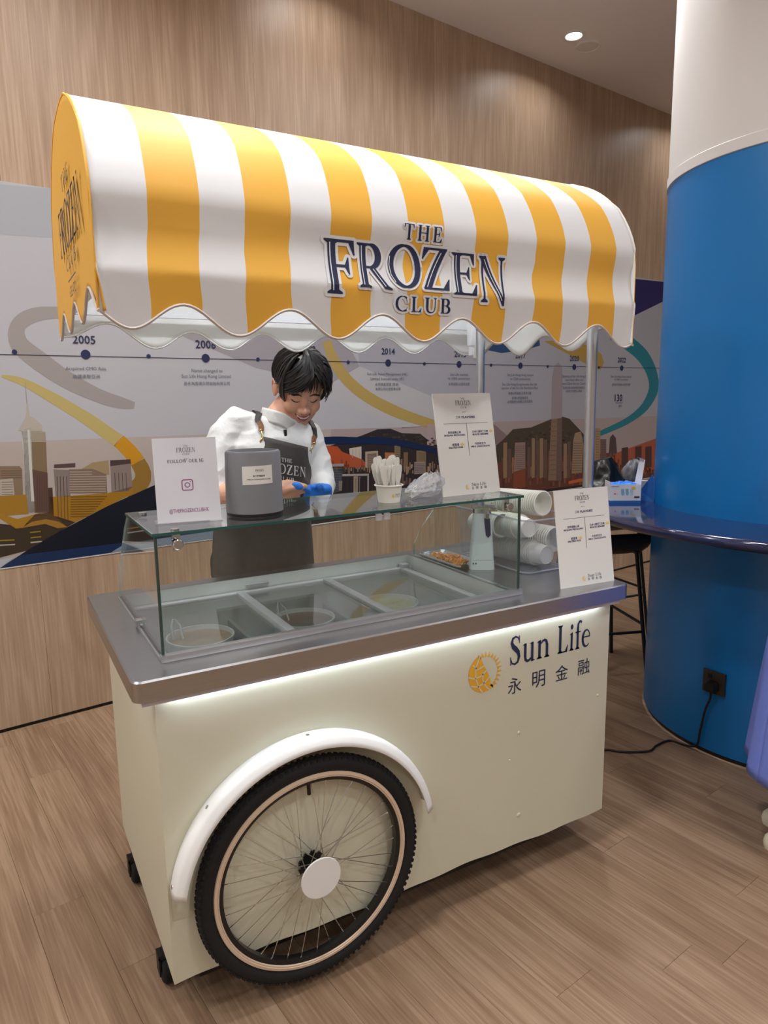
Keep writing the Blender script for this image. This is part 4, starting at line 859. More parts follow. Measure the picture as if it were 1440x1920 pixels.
 ((135, 93, 72),5,[(3.681,1.042),(3.697,1.041),(3.698,0.976),(3.683,0.977)]),
 ((92, 62, 50),5,[(3.703,0.965),(3.724,0.963),(3.719,0.928),(3.704,0.929)]),
 ((116, 80, 63),5,[(3.717,1.088),(3.738,1.087),(3.736,0.967),(3.722,0.968)]),
 ((97, 66, 53),5,[(3.744,0.971),(3.765,0.969),(3.761,0.897),(3.746,0.898)]),
 ((107, 73, 58),5,[(3.762,1),(3.781,0.999),(3.779,0.944),(3.764,0.945)]),
 ((156, 109, 83),5,[(3.78,0.997),(3.8,0.995),(3.798,0.915),(3.783,0.916)]),
 ((160, 112, 85),5,[(3.797,1.007),(3.813,1.006),(3.816,0.91),(3.801,0.911)]),
 ((111, 76, 60),5,[(3.818,1.048),(3.837,1.047),(3.838,0.941),(3.822,0.942)]),
 ((102, 69, 55),5,[(3.835,1.056),(3.854,1.055),(3.855,0.938),(3.84,0.94)]),
 ((119, 82, 64),5,[(3.859,1.015),(3.877,1.014),(3.88,0.882),(3.865,0.883)]),
 ((117, 80, 63),5,[(3.881,0.994),(3.903,0.993),(3.899,0.913),(3.884,0.914)]),
 ((158, 111, 85),5,[(3.903,1.009),(3.918,1.008),(3.923,0.896),(3.908,0.898)]),
 ((125, 86, 67),5,[(3.924,1.003),(3.937,1.002),(3.941,0.955),(3.926,0.956)]),
 ((117, 80, 63),5,[(3.933,1.042),(3.95,1.041),(3.953,0.95),(3.937,0.951)]),
 ((123, 85, 66),5,[(3.966,0.949),(3.98,0.948),(3.983,0.914),(3.968,0.915)]),
 ((130, 90, 70),5,[(3.977,0.993),(3.996,0.992),(3.995,0.927),(3.98,0.928)]),
 ((124, 86, 67),5,[(3.999,0.977),(4.013,0.976),(4.018,0.902),(4.003,0.903)]),
 ((95, 64, 51),5,[(4.023,0.949),(4.042,0.948),(4.043,0.877),(4.027,0.879)]),
 ((138, 96, 74),5,[(4.038,0.976),(4.057,0.975),(4.058,0.88),(4.042,0.881)]),
 ((120, 83, 65),5,[(4.07,0.913),(4.09,0.911),(4.088,0.86),(4.072,0.862)]),
 ((129, 89, 69),5,[(4.077,0.969),(4.092,0.968),(4.094,0.938),(4.078,0.94)]),
 ((159, 111, 85),5,[(4.108,0.933),(4.13,0.931),(4.127,0.889),(4.11,0.89)]),
 ((87, 58, 47),5,[(4.128,0.987),(4.147,0.986),(4.15,0.869),(4.134,0.87)]),
 ((145, 101, 78),5,[(4.142,0.956),(4.157,0.955),(4.162,0.88),(4.146,0.881)]),
 ((153, 107, 82),5,[(4.164,0.912),(4.177,0.911),(4.182,0.877),(4.165,0.879)]),
 ((89, 60, 49),5,[(4.185,0.895),(4.205,0.893),(4.204,0.852),(4.187,0.853)]),
 ((112, 77, 60),5,[(4.215,0.925),(4.236,0.924),(4.234,0.879),(4.217,0.88)]),
 ((126, 87, 68),5,[(4.232,0.901),(4.258,0.899),(4.251,0.857),(4.234,0.858)]),
 ((88, 59, 48),5,[(4.249,1.014),(4.261,1.013),(4.273,0.878),(4.256,0.88)]),
 ((154, 107, 82),5,[(4.278,0.966),(4.296,0.965),(4.301,0.863),(4.284,0.864)]),
 ((129, 89, 69),5,[(4.292,1.033),(4.318,1.031),(4.315,0.932),(4.298,0.933)]),
 ((118, 81, 64),5,[(4.311,1.047),(4.331,1.045),(4.334,0.93),(4.317,0.931)]),
 ((131, 91, 70),5,[(4.335,1.011),(4.355,1.01),(4.359,0.888),(4.342,0.889)]),
 ((107, 73, 58),5,[(4.359,0.989),(4.384,0.987),(4.382,0.895),(4.365,0.896)]),
 ((166, 117, 89),5,[(4.375,1.015),(4.391,1.014),(4.399,0.906),(4.382,0.907)]),
 ((145, 101, 78),5,[(4.404,0.915),(4.421,0.914),(4.426,0.845),(4.408,0.846)]),
 ((99, 67, 53),5,[(4.419,0.999),(4.433,0.998),(4.443,0.886),(4.426,0.887)]),
 ((90, 60, 49),5,[(4.451,0.952),(4.471,0.951),(4.474,0.848),(4.457,0.849)]),
 ((103, 70, 56),5,[(4.462,0.997),(4.483,0.996),(4.485,0.904),(4.468,0.905)]),
 ((106, 72, 57),5,[(4.483,1.028),(4.507,1.026),(4.508,0.908),(4.49,0.909)]),
 ((131, 90, 70),5,[(4.514,0.908),(4.539,0.907),(4.536,0.845),(4.518,0.847)]),
 ((116, 80, 63),5,[(4.536,1.052),(4.556,1.051),(4.563,0.912),(4.545,0.913)]),
 ((161, 113, 86),5,[(4.553,1.01),(4.568,1.009),(4.579,0.88),(4.562,0.882)]),
 ((124, 85, 67),5,[(4.583,0.942),(4.61,0.94),(4.608,0.84),(4.59,0.841)]),
 ((99, 67, 54),5,[(4.602,0.967),(4.623,0.966),(4.625,0.897),(4.607,0.898)]),
 ((120, 82, 65),5,[(4.635,0.917),(4.663,0.915),(4.656,0.865),(4.638,0.867)]),
 ((159, 111, 85),5,[(4.648,1.013),(4.662,1.012),(4.675,0.889),(4.656,0.891)]),
 ((128, 88, 69),5,[(4.67,0.962),(4.693,0.96),(4.695,0.858),(4.677,0.86)]),
 ((133, 92, 71),5,[(4.695,0.977),(4.72,0.975),(4.721,0.87),(4.702,0.871)]),
 ((167, 117, 89),5,[(4.72,0.944),(4.735,0.943),(4.747,0.825),(4.729,0.826)]),
 ((123, 85, 66),5,[(4.746,0.938),(4.772,0.936),(4.768,0.889),(4.749,0.891)]),
 ((165, 115, 88),5,[(4.765,0.943),(4.79,0.942),(4.792,0.819),(4.774,0.821)]),
 ((106, 72, 58),5,[(4.789,0.96),(4.815,0.958),(4.816,0.845),(4.797,0.846)]),
 ((117, 80, 63),5,[(4.816,0.942),(4.832,0.941),(4.844,0.811),(4.825,0.813)]),
 ((157, 110, 84),5,[(4.848,0.935),(4.866,0.934),(4.87,0.887),(4.852,0.888)]),
 ((100, 68, 54),5,[(4.866,0.901),(4.885,0.899),(4.891,0.824),(4.872,0.825)]),
 ((137, 95, 74),5,[(4.889,0.88),(4.913,0.879),(4.913,0.82),(4.894,0.821)]),
 ((137, 95, 73),5,[(4.925,0.898),(4.945,0.897),(4.947,0.865),(4.928,0.866)]),
 ((145, 101, 78),5,[(4.955,0.85),(4.98,0.848),(4.979,0.793),(4.959,0.794)]),
 ((120, 83, 65),5,[(4.972,0.938),(4.998,0.936),(4.998,0.855),(4.979,0.857)]),
 ((139, 97, 75),5,[(4.997,0.913),(5.024,0.911),(5.025,0.806),(5.005,0.808)]),
 ((111, 76, 60),5,[(5.007,0.963),(5.023,0.962),(5.037,0.832),(5.017,0.834)]),
 ((129, 89, 70),5,[(5.044,0.904),(5.062,0.903),(5.068,0.848),(5.049,0.849)]),
 ((153, 107, 82),5,[(5.065,0.887),(5.084,0.885),(5.088,0.848),(5.068,0.849)]),
 ((62, 54, 48),5,[(2.171,1.281),(2.187,1.286),(2.2,1.277),(2.183,1.273)]),
 ((68, 59, 52),5,[(2.416,1.256),(2.434,1.26),(2.447,1.251),(2.429,1.247)]),
 ((46, 42, 37),5,[(2.044,1.283),(2.061,1.287),(2.073,1.278),(2.056,1.274)]),
 ((65, 57, 50),5,[(2.44,1.26),(2.458,1.264),(2.472,1.255),(2.454,1.25)]),
 ((46, 42, 37),5,[(2.142,1.273),(2.158,1.278),(2.171,1.269),(2.154,1.265)]),
 ((71, 62, 54),5,[(2.453,1.242),(2.471,1.247),(2.485,1.237),(2.467,1.233)]),
 ((57, 51, 45),5,[(2.39,1.238),(2.408,1.242),(2.421,1.233),(2.404,1.229)]),
 ((73, 63, 55),5,[(2.321,1.243),(2.339,1.248),(2.352,1.239),(2.334,1.234)]),
 ((73, 63, 55),5,[(2.147,1.28),(2.164,1.284),(2.176,1.275),(2.16,1.271)]),
 ((58, 51, 45),5,[(2.387,1.234),(2.405,1.239),(2.418,1.229),(2.4,1.225)]),
 ((68, 59, 52),5,[(2.046,1.277),(2.062,1.281),(2.074,1.273),(2.058,1.268)]),
 ((58, 51, 45),5,[(2.172,1.256),(2.189,1.26),(2.202,1.251),(2.185,1.247)]),
 ((45, 41, 37),5,[(2.124,1.286),(2.14,1.29),(2.153,1.282),(2.136,1.277)]),
 ((59, 52, 46),5,[(2.401,1.255),(2.419,1.259),(2.432,1.25),(2.414,1.245)]),
 ((48, 43, 39),5,[(2.329,1.233),(2.346,1.237),(2.359,1.228),(2.342,1.224)]),
 ((63, 55, 49),5,[(2.251,1.241),(2.268,1.245),(2.281,1.236),(2.264,1.232)]),
 ((67, 58, 51),5,[(2.276,1.244),(2.293,1.249),(2.306,1.24),(2.289,1.235)]),
 ((47, 42, 38),5,[(2.489,1.23),(2.507,1.235),(2.521,1.225),(2.503,1.221)]),
 ((64, 56, 49),5,[(2.102,1.254),(2.119,1.258),(2.131,1.249),(2.114,1.245)]),
 ((50, 45, 40),5,[(2.261,1.243),(2.278,1.247),(2.291,1.238),(2.273,1.234)]),
 ((66, 57, 50),5,[(2.235,1.262),(2.252,1.267),(2.264,1.258),(2.247,1.253)]),
 ((46, 42, 37),5,[(2.538,1.24),(2.556,1.244),(2.57,1.235),(2.552,1.231)]),
 ((73, 63, 55),5,[(2.222,1.238),(2.239,1.242),(2.251,1.233),(2.234,1.228)]),
 ((58, 51, 45),5,[(2.067,1.271),(2.083,1.275),(2.095,1.267),(2.079,1.262)]),
 ((56, 50, 44),5,[(2.499,1.227),(2.517,1.232),(2.531,1.222),(2.512,1.218)]),
 ((70, 61, 53),5,[(2.542,1.214),(2.561,1.218),(2.574,1.209),(2.556,1.204)]),
 ((64, 56, 49),5,[(2.452,1.209),(2.471,1.213),(2.484,1.204),(2.466,1.199)]),
 ((64, 56, 49),5,[(2.437,1.237),(2.455,1.241),(2.468,1.232),(2.45,1.227)]),
 ((71, 61, 54),5,[(2.522,1.204),(2.541,1.208),(2.554,1.199),(2.536,1.194)]),
 ((56, 50, 44),5,[(2.381,1.243),(2.399,1.247),(2.412,1.238),(2.394,1.233)]),
 ((63, 55, 49),5,[(2.233,1.232),(2.25,1.236),(2.263,1.227),(2.245,1.223)]),
 ((47, 42, 38),5,[(2.447,1.227),(2.465,1.231),(2.478,1.222),(2.46,1.217)]),
 ((73, 63, 55),5,[(2.262,1.261),(2.279,1.266),(2.292,1.257),(2.275,1.252)]),
 ((59, 52, 46),5,[(2.387,1.249),(2.405,1.253),(2.418,1.244),(2.401,1.24)]),
 ((65, 56, 50),5,[(2.498,1.23),(2.516,1.234),(2.53,1.225),(2.511,1.22)]),
 ((66, 58, 51),5,[(2.218,1.261),(2.235,1.266),(2.248,1.257),(2.231,1.252)]),
 ((69, 60, 52),5,[(2.136,1.253),(2.153,1.258),(2.165,1.249),(2.149,1.245)]),
 ((62, 54, 48),5,[(2.554,1.224),(2.573,1.229),(2.587,1.219),(2.568,1.215)]),
 ((70, 60, 53),5,[(2.553,1.209),(2.572,1.214),(2.586,1.204),(2.567,1.2)]),
 ((68, 59, 52),5,[(2.302,1.269),(2.32,1.274),(2.333,1.265),(2.315,1.26)]),
 ((60, 52, 42),4,[(3.358,1.201),(3.38,1.208),(3.398,1.195),(3.375,1.188)]),
 ((68, 59, 48),4,[(3.893,1.182),(3.918,1.189),(3.938,1.176),(3.912,1.169)]),
 ((85, 73, 59),4,[(3.637,1.224),(3.661,1.231),(3.68,1.218),(3.656,1.211)]),
 ((54, 47, 38),4,[(3.697,1.163),(3.722,1.17),(3.74,1.157),(3.716,1.15)]),
 ((61, 53, 43),4,[(3.308,1.249),(3.33,1.255),(3.347,1.243),(3.325,1.236)]),
 ((68, 59, 48),4,[(4.034,1.223),(4.06,1.23),(4.08,1.216),(4.054,1.209)]),
 ((60, 52, 42),4,[(3.93,1.211),(3.955,1.218),(3.975,1.205),(3.949,1.198)]),
 ((70, 61, 49),4,[(3.44,1.253),(3.463,1.26),(3.481,1.248),(3.458,1.241)]),
 ((70, 60, 49),4,[(3.699,1.229),(3.723,1.236),(3.742,1.223),(3.718,1.216)]),
 ((58, 51, 41),4,[(3.655,1.188),(3.679,1.195),(3.698,1.182),(3.674,1.175)]),
 ((74, 64, 52),4,[(3.453,1.182),(3.476,1.189),(3.494,1.176),(3.471,1.17)]),
 ((70, 61, 49),4,[(3.851,1.211),(3.876,1.218),(3.896,1.205),(3.871,1.198)]),
 ((84, 72, 58),4,[(3.564,1.194),(3.587,1.201),(3.605,1.188),(3.582,1.181)]),
 ((75, 65, 52),4,[(3.644,1.21),(3.668,1.217),(3.686,1.204),(3.662,1.197)]),
 ((50, 44, 36),4,[(3.65,1.217),(3.674,1.224),(3.692,1.212),(3.668,1.205)]),
 ((80, 69, 56),4,[(3.901,1.194),(3.926,1.201),(3.946,1.187),(3.92,1.18)]),
 ((79, 68, 55),4,[(3.538,1.177),(3.561,1.184),(3.579,1.171),(3.556,1.165)]),
 ((51, 45, 37),4,[(3.457,1.19),(3.48,1.197),(3.498,1.185),(3.475,1.178)]),
 ((75, 65, 53),4,[(3.765,1.176),(3.789,1.183),(3.808,1.169),(3.784,1.163)]),
 ((56, 49, 40),4,[(3.498,1.225),(3.521,1.232),(3.539,1.22),(3.516,1.213)]),
 ((78, 67, 54),4,[(3.964,1.183),(3.989,1.19),(4.009,1.177),(3.984,1.17)]),
 ((83, 72, 58),4,[(3.645,1.212),(3.669,1.219),(3.688,1.206),(3.664,1.199)]),
 ((73, 63, 51),4,[(3.996,1.168),(4.022,1.175),(4.042,1.162),(4.016,1.155)]),
 ((61, 53, 43),4,[(3.957,1.208),(3.982,1.215),(4.002,1.202),(3.977,1.195)]),
 ((77, 66, 54),4,[(3.876,1.18),(3.901,1.187),(3.921,1.174),(3.896,1.167)]),
 ((54, 47, 38),4,[(3.818,1.207),(3.843,1.214),(3.862,1.201),(3.837,1.194)]),
 ((69, 59, 48),4,[(3.866,1.163),(3.891,1.17),(3.91,1.156),(3.885,1.149)]),
 ((56, 49, 40),4,[(3.519,1.182),(3.542,1.188),(3.56,1.176),(3.537,1.169)]),
 ((67, 58, 47),4,[(3.428,1.209),(3.45,1.216),(3.468,1.203),(3.445,1.197)]),
 ((83, 71, 58),4,[(3.852,1.24),(3.877,1.247),(3.896,1.234),(3.871,1.227)]),
 ((50, 44, 36),4,[(3.491,1.213),(3.514,1.22),(3.532,1.207),(3.508,1.201)]),
 ((84, 72, 58),4,[(3.56,1.209),(3.583,1.216),(3.602,1.203),(3.578,1.197)]),
 ((81, 69, 56),4,[(3.425,1.248),(3.448,1.255),(3.466,1.242),(3.443,1.235)]),
 ((68, 59, 48),4,[(3.983,1.191),(4.009,1.198),(4.029,1.185),(4.003,1.178)]),
 ((66, 57, 46),4,[(3.95,1.196),(3.975,1.203),(3.996,1.19),(3.97,1.182)]),
 ((59, 52, 42),4,[(3.602,1.23),(3.626,1.237),(3.644,1.225),(3.62,1.218)]),
 ((66, 57, 47),4,[(3.553,1.248),(3.576,1.255),(3.594,1.242),(3.571,1.235)]),
 ((54, 47, 39),4,[(3.871,1.162),(3.896,1.169),(3.916,1.156),(3.89,1.149)]),
 ((84, 72, 58),4,[(3.553,1.178),(3.576,1.185),(3.595,1.172),(3.571,1.165)]),
 ((80, 69, 56),4,[(3.516,1.24),(3.539,1.247),(3.557,1.234),(3.534,1.227)]),
]
MURAL_TEXT = [
 ('2005', 0.424, 1.796, 0.101, 1, 'navy'),
 ('2006', 1.019, 1.793, 0.11, 1, 'navy'),
 ('2008', 1.626, 1.785, 0.105, 1, 'navy'),
 ('2014', 2.2, 1.788, 0.103, 1, 'navy'),
 ('2015', 2.803, 1.786, 0.106, 1, 'navy'),
 ('2017', 3.389, 1.788, 0.105, 1, 'navy'),
 ('2020', 3.993, 1.781, 0.109, 1, 'navy'),
 ('2022', 4.601, 1.781, 0.109, 1, 'navy'),
 ('Acquired CMG Asia', 0.423, 1.662, 0.181, 0, 'slate'),
 ('收購康聯亞洲', 0.422, 1.628, 0.119, 0, 'slate'),
 ('Name changed to', 1.02, 1.658, 0.17, 0, 'slate'),
 ('Sun Life Hong Kong Limited', 1.015, 1.63, 0.268, 0, 'slate'),
 ('易名為香港永明金融有限公司', 1.016, 1.595, 0.251, 0, 'slate'),
 ('Sun Life Asset Management (HK)', 2.194, 1.649, 0.314, 0, 'slate'),
 ('Limited licensed under SFC', 2.193, 1.623, 0.261, 0, 'slate'),
 ('永明資產管理 (香港)', 2.188, 1.587, 0.183, 0, 'slate'),
 ('有限公司於證監會註冊', 2.196, 1.561, 0.195, 0, 'slate'),
 ('Sun Life marked', 2.793, 1.653, 0.16, 0, 'slate'),
 ('its 150th anniversary', 2.794, 1.625, 0.204, 0, 'slate'),
 ('永明金融150周年誌慶', 2.794, 1.59, 0.194, 0, 'slate'),
 ('Sun Life Hong Kong marked', 3.393, 1.651, 0.274, 0, 'slate'),
 ('its 125th anniversary', 3.393, 1.623, 0.213, 0, 'slate'),
 ('Sun Life Hong Kong became the title', 3.389, 1.585, 0.365, 0, 'slate'),
 ('sponsor of the Sun Life Resolution Run', 3.389, 1.559, 0.382, 0, 'slate'),
 ('香港永明金融125周年誌慶', 3.39, 1.524, 0.242, 0, 'slate'),
 ('香港永明金融成為', 3.391, 1.49, 0.169, 0, 'slate'),
 ('永明階梯大挑戰之冠名贊助', 3.392, 1.464, 0.265, 0, 'slate'),
 ('Opening of Sun Life Hong Kong', 4.019, 1.645, 0.336, 0, 'slate'),
 ('new head office and', 4.001, 1.62, 0.212, 0, 'slate'),
 ('new Client Service Centre', 4.002, 1.592, 0.284, 0, 'slate'),
 ('香港永明金融新總辦事處及', 3.997, 1.56, 0.258, 0, 'slate'),
 ('全新客戶服務中心開幕', 3.998, 1.535, 0.194, 0, 'slate'),
 ('Sun Life Hong Kong marked', 4.603, 1.645, 0.278, 0, 'slate'),
 ('its 130th anniversary', 4.605, 1.622, 0.191, 0, 'slate'),
 ('香港永明金融130周年誌慶', 4.607, 1.583, 0.25, 0, 'slate'),
 ('130', 4.578, 1.475, 0.103, 1, 'navy'),
 ('ANNIVERSARY', 4.588, 1.435, 0.103, 0, 'slate'),
 ('週年', 4.605, 1.409, 0.044, 0, 'slate'),
]
MURAL_DOTS = [(0.128, 1.733, 0), (0.426, 1.729, 1), (0.72, 1.727, 0), (1.015, 1.724, 1), (1.313, 1.723, 0), (1.624, 1.721, 1), (1.902, 1.718, 0), (2.199, 1.719, 1), (2.491, 1.718, 0), (2.793, 1.719, 1), (3.094, 1.718, 0), (3.391, 1.719, 1), (3.686, 1.717, 0), (3.996, 1.717, 1), (4.301, 1.717, 0), (4.605, 1.716, 1)]
# ------------------------------------------------------------------ palette
M_white = mat('white_paint', (236, 236, 234), .45)
M_black = mat('black_plastic', (16, 16, 17), .45)
M_rubber = mat('black_rubber', (17, 16, 17), .8, bump=.3, bscale=300)
M_steel = mat('brushed_steel', (178, 178, 180), .30, metal=1, noise=.06, nscale=4, stretch=(6, 220, 220))
M_steel2 = mat('satin_aluminium', (205, 207, 210), .34, metal=1)
M_chrome = mat('chrome', (215, 216, 218), .12, metal=1)
M_navy = mat('navy_print', (26, 36, 74), .6)
M_slate = mat('slate_print', (96, 100, 112), .7)
M_gold = mat('gold_print', (232, 172, 42), .6)
M_woodwall = wood('oak_laminate_wall', (152, 126, 103), (173, 146, 121), (188, 162, 138), 'z', .42, tone=.05)
M_woodfloor = wood('oak_vinyl_plank', (112, 87, 66), (137, 110, 86), (156, 130, 105), 'y', .45, tone=.14)
M_ceil = mat('ceiling_paint', (238, 230, 227), .9)

# ------------------------------------------------------------------ floor: slab and planks
fl = MB(); A = [wall_pt(u, 0, off) for u, off in ((-4.4, 9), (9.4, 9), (9.4, -.2), (-4.4, -.2))]
fl.add([(p.x, p.y, -.004) for p in A] + [(p.x, p.y, -.12) for p in A], [(0, 1, 2, 3), (7, 6, 5, 4), (0, 4, 5, 1), (1, 5, 6, 2), (2, 6, 7, 3), (3, 7, 4, 0)])
floor = tag(fl.build('floor', M_woodfloor), 'warm brown oak plank floor across the hall', kind='structure')
PW, PL = .144, 1.22
pm = {}
def plank_mesh(length):
    k = round(length, 2)
    if k not in pm:
        g = .0003; c = .0007
        b = MB(); w = PW - 2 * g; l = k - 2 * g
        b.add([(g, g, -.004), (g + w, g, -.004), (g + w, g + l, -.004), (g, g + l, -.004), (g, g, -c), (g + w, g, -c), (g + w, g + l, -c), (g, g + l, -c),
               (g + c, g + c, 0), (g + w - c, g + c, 0), (g + w - c, g + l - c, 0), (g + c, g + l - c, 0)],
              [(0, 1, 5, 4), (1, 2, 6, 5), (2, 3, 7, 6), (3, 0, 4, 7), (4, 5, 9, 8), (5, 6, 10, 9), (6, 7, 11, 10), (7, 4, 8, 11), (8, 9, 10, 11)])
        pm[k] = b.mesh('plank', M_woodfloor)
    return pm[k]
rng = random.Random(3)
V1 = WD - .012
for k in range(-11, 38):
    u = -.061 + PW * k
    joint = {-1: .638, 6: -.498}.get(k, -.3 + rng.random() * PL)      # where one cross joint of this row lies
    vs = [joint + PL * i for i in range(-4, 5)]
    edges = [max(-2.6, min(V1, v)) for v in vs]; edges = sorted(set([-2.6, V1] + [e for e in edges if -2.6 < e < V1]))
    for a, b in zip(edges[:-1], edges[1:]):
        if b - a < .06: continue
        o = bpy.data.objects.new('plank', plank_mesh(b - a)); COL.objects.link(o); o.parent = floor
        p = WU * u + WN * a; o.location = (p.x, p.y, 0); o.rotation_euler = (0, 0, WTH)

# ------------------------------------------------------------------ back wall, panels, base gap
MZ0, MZ1 = .775, 2.445
MW = Matrix((WU, WN, Vector((0, 0, 1)))).transposed().to_4x4(); MW.translation = WN * WD       # wall frame: x along, y into the wall, z up
wl = MB(); wl.box(-4.4, 9.4, .012, .2, -.1, CEIL + .1)
wall = tag(wl.build('wall_back', mat('wall_core', (60, 52, 46), .9)), 'wood panelled back wall behind the cart', kind='structure'); wall.matrix_world = MW
for i in range(-3, 7):
    x0 = 1.36 + 1.22 * (i - 1); x1 = x0 + 1.22
    for (z0, z1) in ((.014, MZ0 - .004), (MZ1, CEIL)):
        MB().box(.0006, 1.2194, 0, .012, z0, z1).build('wall_panel', M_woodwall, wall, loc=(x0, 0, 0))
bb = MB(); bb.box(-4.4, 9.4, .004, .012, 0, .014)
o = tag(bb.build('baseboard_back', M_black), 'thin black shadow gap along the wall foot', kind='structure'); o.matrix_world = MW
tr = MB(); tr.box(-4.3, 9.3, -.003, .012, MZ0 - .006, MZ0)
o = tag(tr.build('trim_1', M_white), 'thin white strip under the mural', kind='structure'); o.matrix_world = MW

# the rest of the hall: plain painted walls well out of the picture
M_hall = mat('hall_paint', (226, 224, 220), .85)
for name, x0, x1, y0, y1, lab in (('wall_left', -4.4, -4.3, -9, .1, 'plain light grey side wall of the hall'), ('wall_right', 9.3, 9.4, -9, .1, 'plain light grey far side wall of the hall'), ('wall_front', -4.4, 9.4, -9, -8.9, 'plain light grey wall behind the viewer')):
    o = tag(MB().box(x0, x1, y0, y1, -.1, CEIL + .1).build(name, M_hall), lab, kind='structure'); o.matrix_world = MW

# ------------------------------------------------------------------ mural (flat print on a thin sheet)
mural = thing('wall_mural', 'grey timeline mural with city skyline and coloured swooshes on the wall', 'mural', (0, 0, 0)); mural.matrix_world = MW
mb = MB(); mb.box(-4.3, 9.3, -.002, .012, MZ0, MZ1)
M_mural = mat('mural_sheet', (178, 177, 182), .38)
mb.build('backing_sheet', M_mural, mural)
GAIN = 1.02
byc = {}
def zc(z): return min(MZ1, max(MZ0, z))
pr = MB()
for c, layer, pts in MURAL_POLYS:
    m = mat('print_%d_%d_%d' % c, tuple(min(255, int(v * GAIN)) for v in c), .38)
    pr.add([(u, -.002 - .0003 * layer, zc(z)) for u, z in pts], [list(range(len(pts)))[::-1]], m)
pr.build('skyline_print', None, mural)
tl = MB(); tl.box(-4.3, 9.3, -.0049, -.002, 1.7205, 1.7225); tl.build('timeline', M_navy, mural)
for (u, z, big) in MURAL_DOTS:
    d = MB(); d.lathe([(0, 0), (.0215 if big else .0105, 0), (.0215 if big else .0105, .0012)], 20, None, T(u, -.0040, z) @ Rx(PI / 2), cap1=True)
    d.build('timeline_dot', M_navy, mural)
for (s, u, z, w, b, col) in MURAL_TEXT:
    t = MB(); put_sans(t, s, u, z, w, lambda a, c: Vector((a, -.0052, c)), None, bold=.012 if b else 0)
    t.build('year' if s.isdigit() else 'caption', M_navy if col == 'navy' else M_slate, mural)

# ------------------------------------------------------------------ ceiling with its fittings
ce = MB(); ce.add([(p.x, p.y, CEIL) for p in A] + [(p.x, p.y, CEIL + .1) for p in A], [(3, 2, 1, 0), (4, 5, 6, 7), (0, 4, 5, 1)[::-1], (1, 5, 6, 2)[::-1], (2, 6, 7, 3)[::-1], (3, 7, 4, 0)[::-1]])
tag(ce.build('ceiling', M_ceil), 'plain off-white ceiling over the wood wall', kind='structure')
M_lens = mat('lamp_lens', (255, 246, 236), .5, emit=9)
for i, (x, y, w) in enumerate(DOWNLIGHTS):
    if i == 3: t = thing('downlight', 'lit round recessed downlight in the ceiling, beside the speaker grille', 'downlight', (x, y, CEIL))
    else: t = thing('downlight', 'unseen lit recessed downlight elsewhere in the hall ceiling', 'downlight', (x, y, CEIL), group='other hall downlights')
    r = .05 if w < 5 else .075
    b = MB(); b.lathe([(r + .022, 0), (r + .022, -.004), (r + .004, -.007), (r, -.004), (r, .0)], 28, closed=True); b.build('trim_ring', M_white, t, 40)
    b = MB(); b.lathe([(0, -.003), (r, -.003)], 28); b.build('lens', M_lens, t)
t = thing('speaker_grille', 'round flat ceiling speaker grille beside the lit downlight', 'speaker', (3.374, 2.148, CEIL))
b = MB(); b.lathe([(.085, 0), (.085, -.005), (.075, -.009), (.070, -.006), (.070, 0)], 32, closed=True); b.build('rim', mat('grille_rim', (236, 230, 228), .6), t, 40)
b = MB(); b.lathe([(0, -.006), (.070, -.005)], 32); b.build('mesh_disc', mat('grille_mesh', (226, 218, 214), .8), t)

# ------------------------------------------------------------------ round column with its bar counter
CX, CY, CRD = 2.871, .246, .616
col = thing('column', 'thick round column clad in blue below and white above', 'column', (CX, CY, 0), kind='structure')
b = MB(); b.lathe([(CRD, .022), (CRD, 2.396)], 96); b.build('blue_cladding', mat('blue_laminate', (10, 112, 182), .30, noise=.03, nscale=2), col, 60)
b = MB(); b.lathe([(CRD - .012, 0), (CRD - .012, .024)], 96); b.build('plinth_gap', M_black, col)
b = MB(); b.lathe([(CRD - .004, 2.396), (CRD + .006, 2.399), (CRD + .006, 2.44), (CRD + .001, 2.444), (CRD + .001, CEIL)], 96); b.build('white_casing', mat('column_white', (212, 210, 208), .5), col, 30)
ct = thing('bar_counter', 'glossy dark blue ring counter fixed around the blue column', 'counter', (CX, CY, 0))
prof = [(CRD + .001, 1.012), (.945, 1.012)] + [(.945 + .020 * math.cos(a), .992 + .020 * math.sin(a)) for a in [PI / 2 * (1 - k / 6) for k in range(1, 13)]] + [(CRD + .001, .972)]
b = MB(); b.lathe(prof, 120, closed=True); b.build('counter_ring', mat('counter_gloss_blue', (30, 40, 84), .12, spec=.6, coat=.6), ct, 40)
b = MB(); b.lathe([(CRD + .001, .90), (CRD + .02, .90), (CRD + .02, .972)], 96); b.build('support_ring', mat('counter_under', (24, 32, 66), .5), ct)
# ------------------------------------------------------------------ the cart
W, D, ZB, H = 1.425, .736, .128, .92
cart = thing('ice_cream_cart', 'cream gelato cart with yellow striped canopy, steel counter and bicycle wheel', 'cart')
M_cream = mat('cream_vinyl', (214, 211, 188), .38, bump=.10, bscale=9)
BX0, BX1, BY0, BY1 = 0, W, 0, D
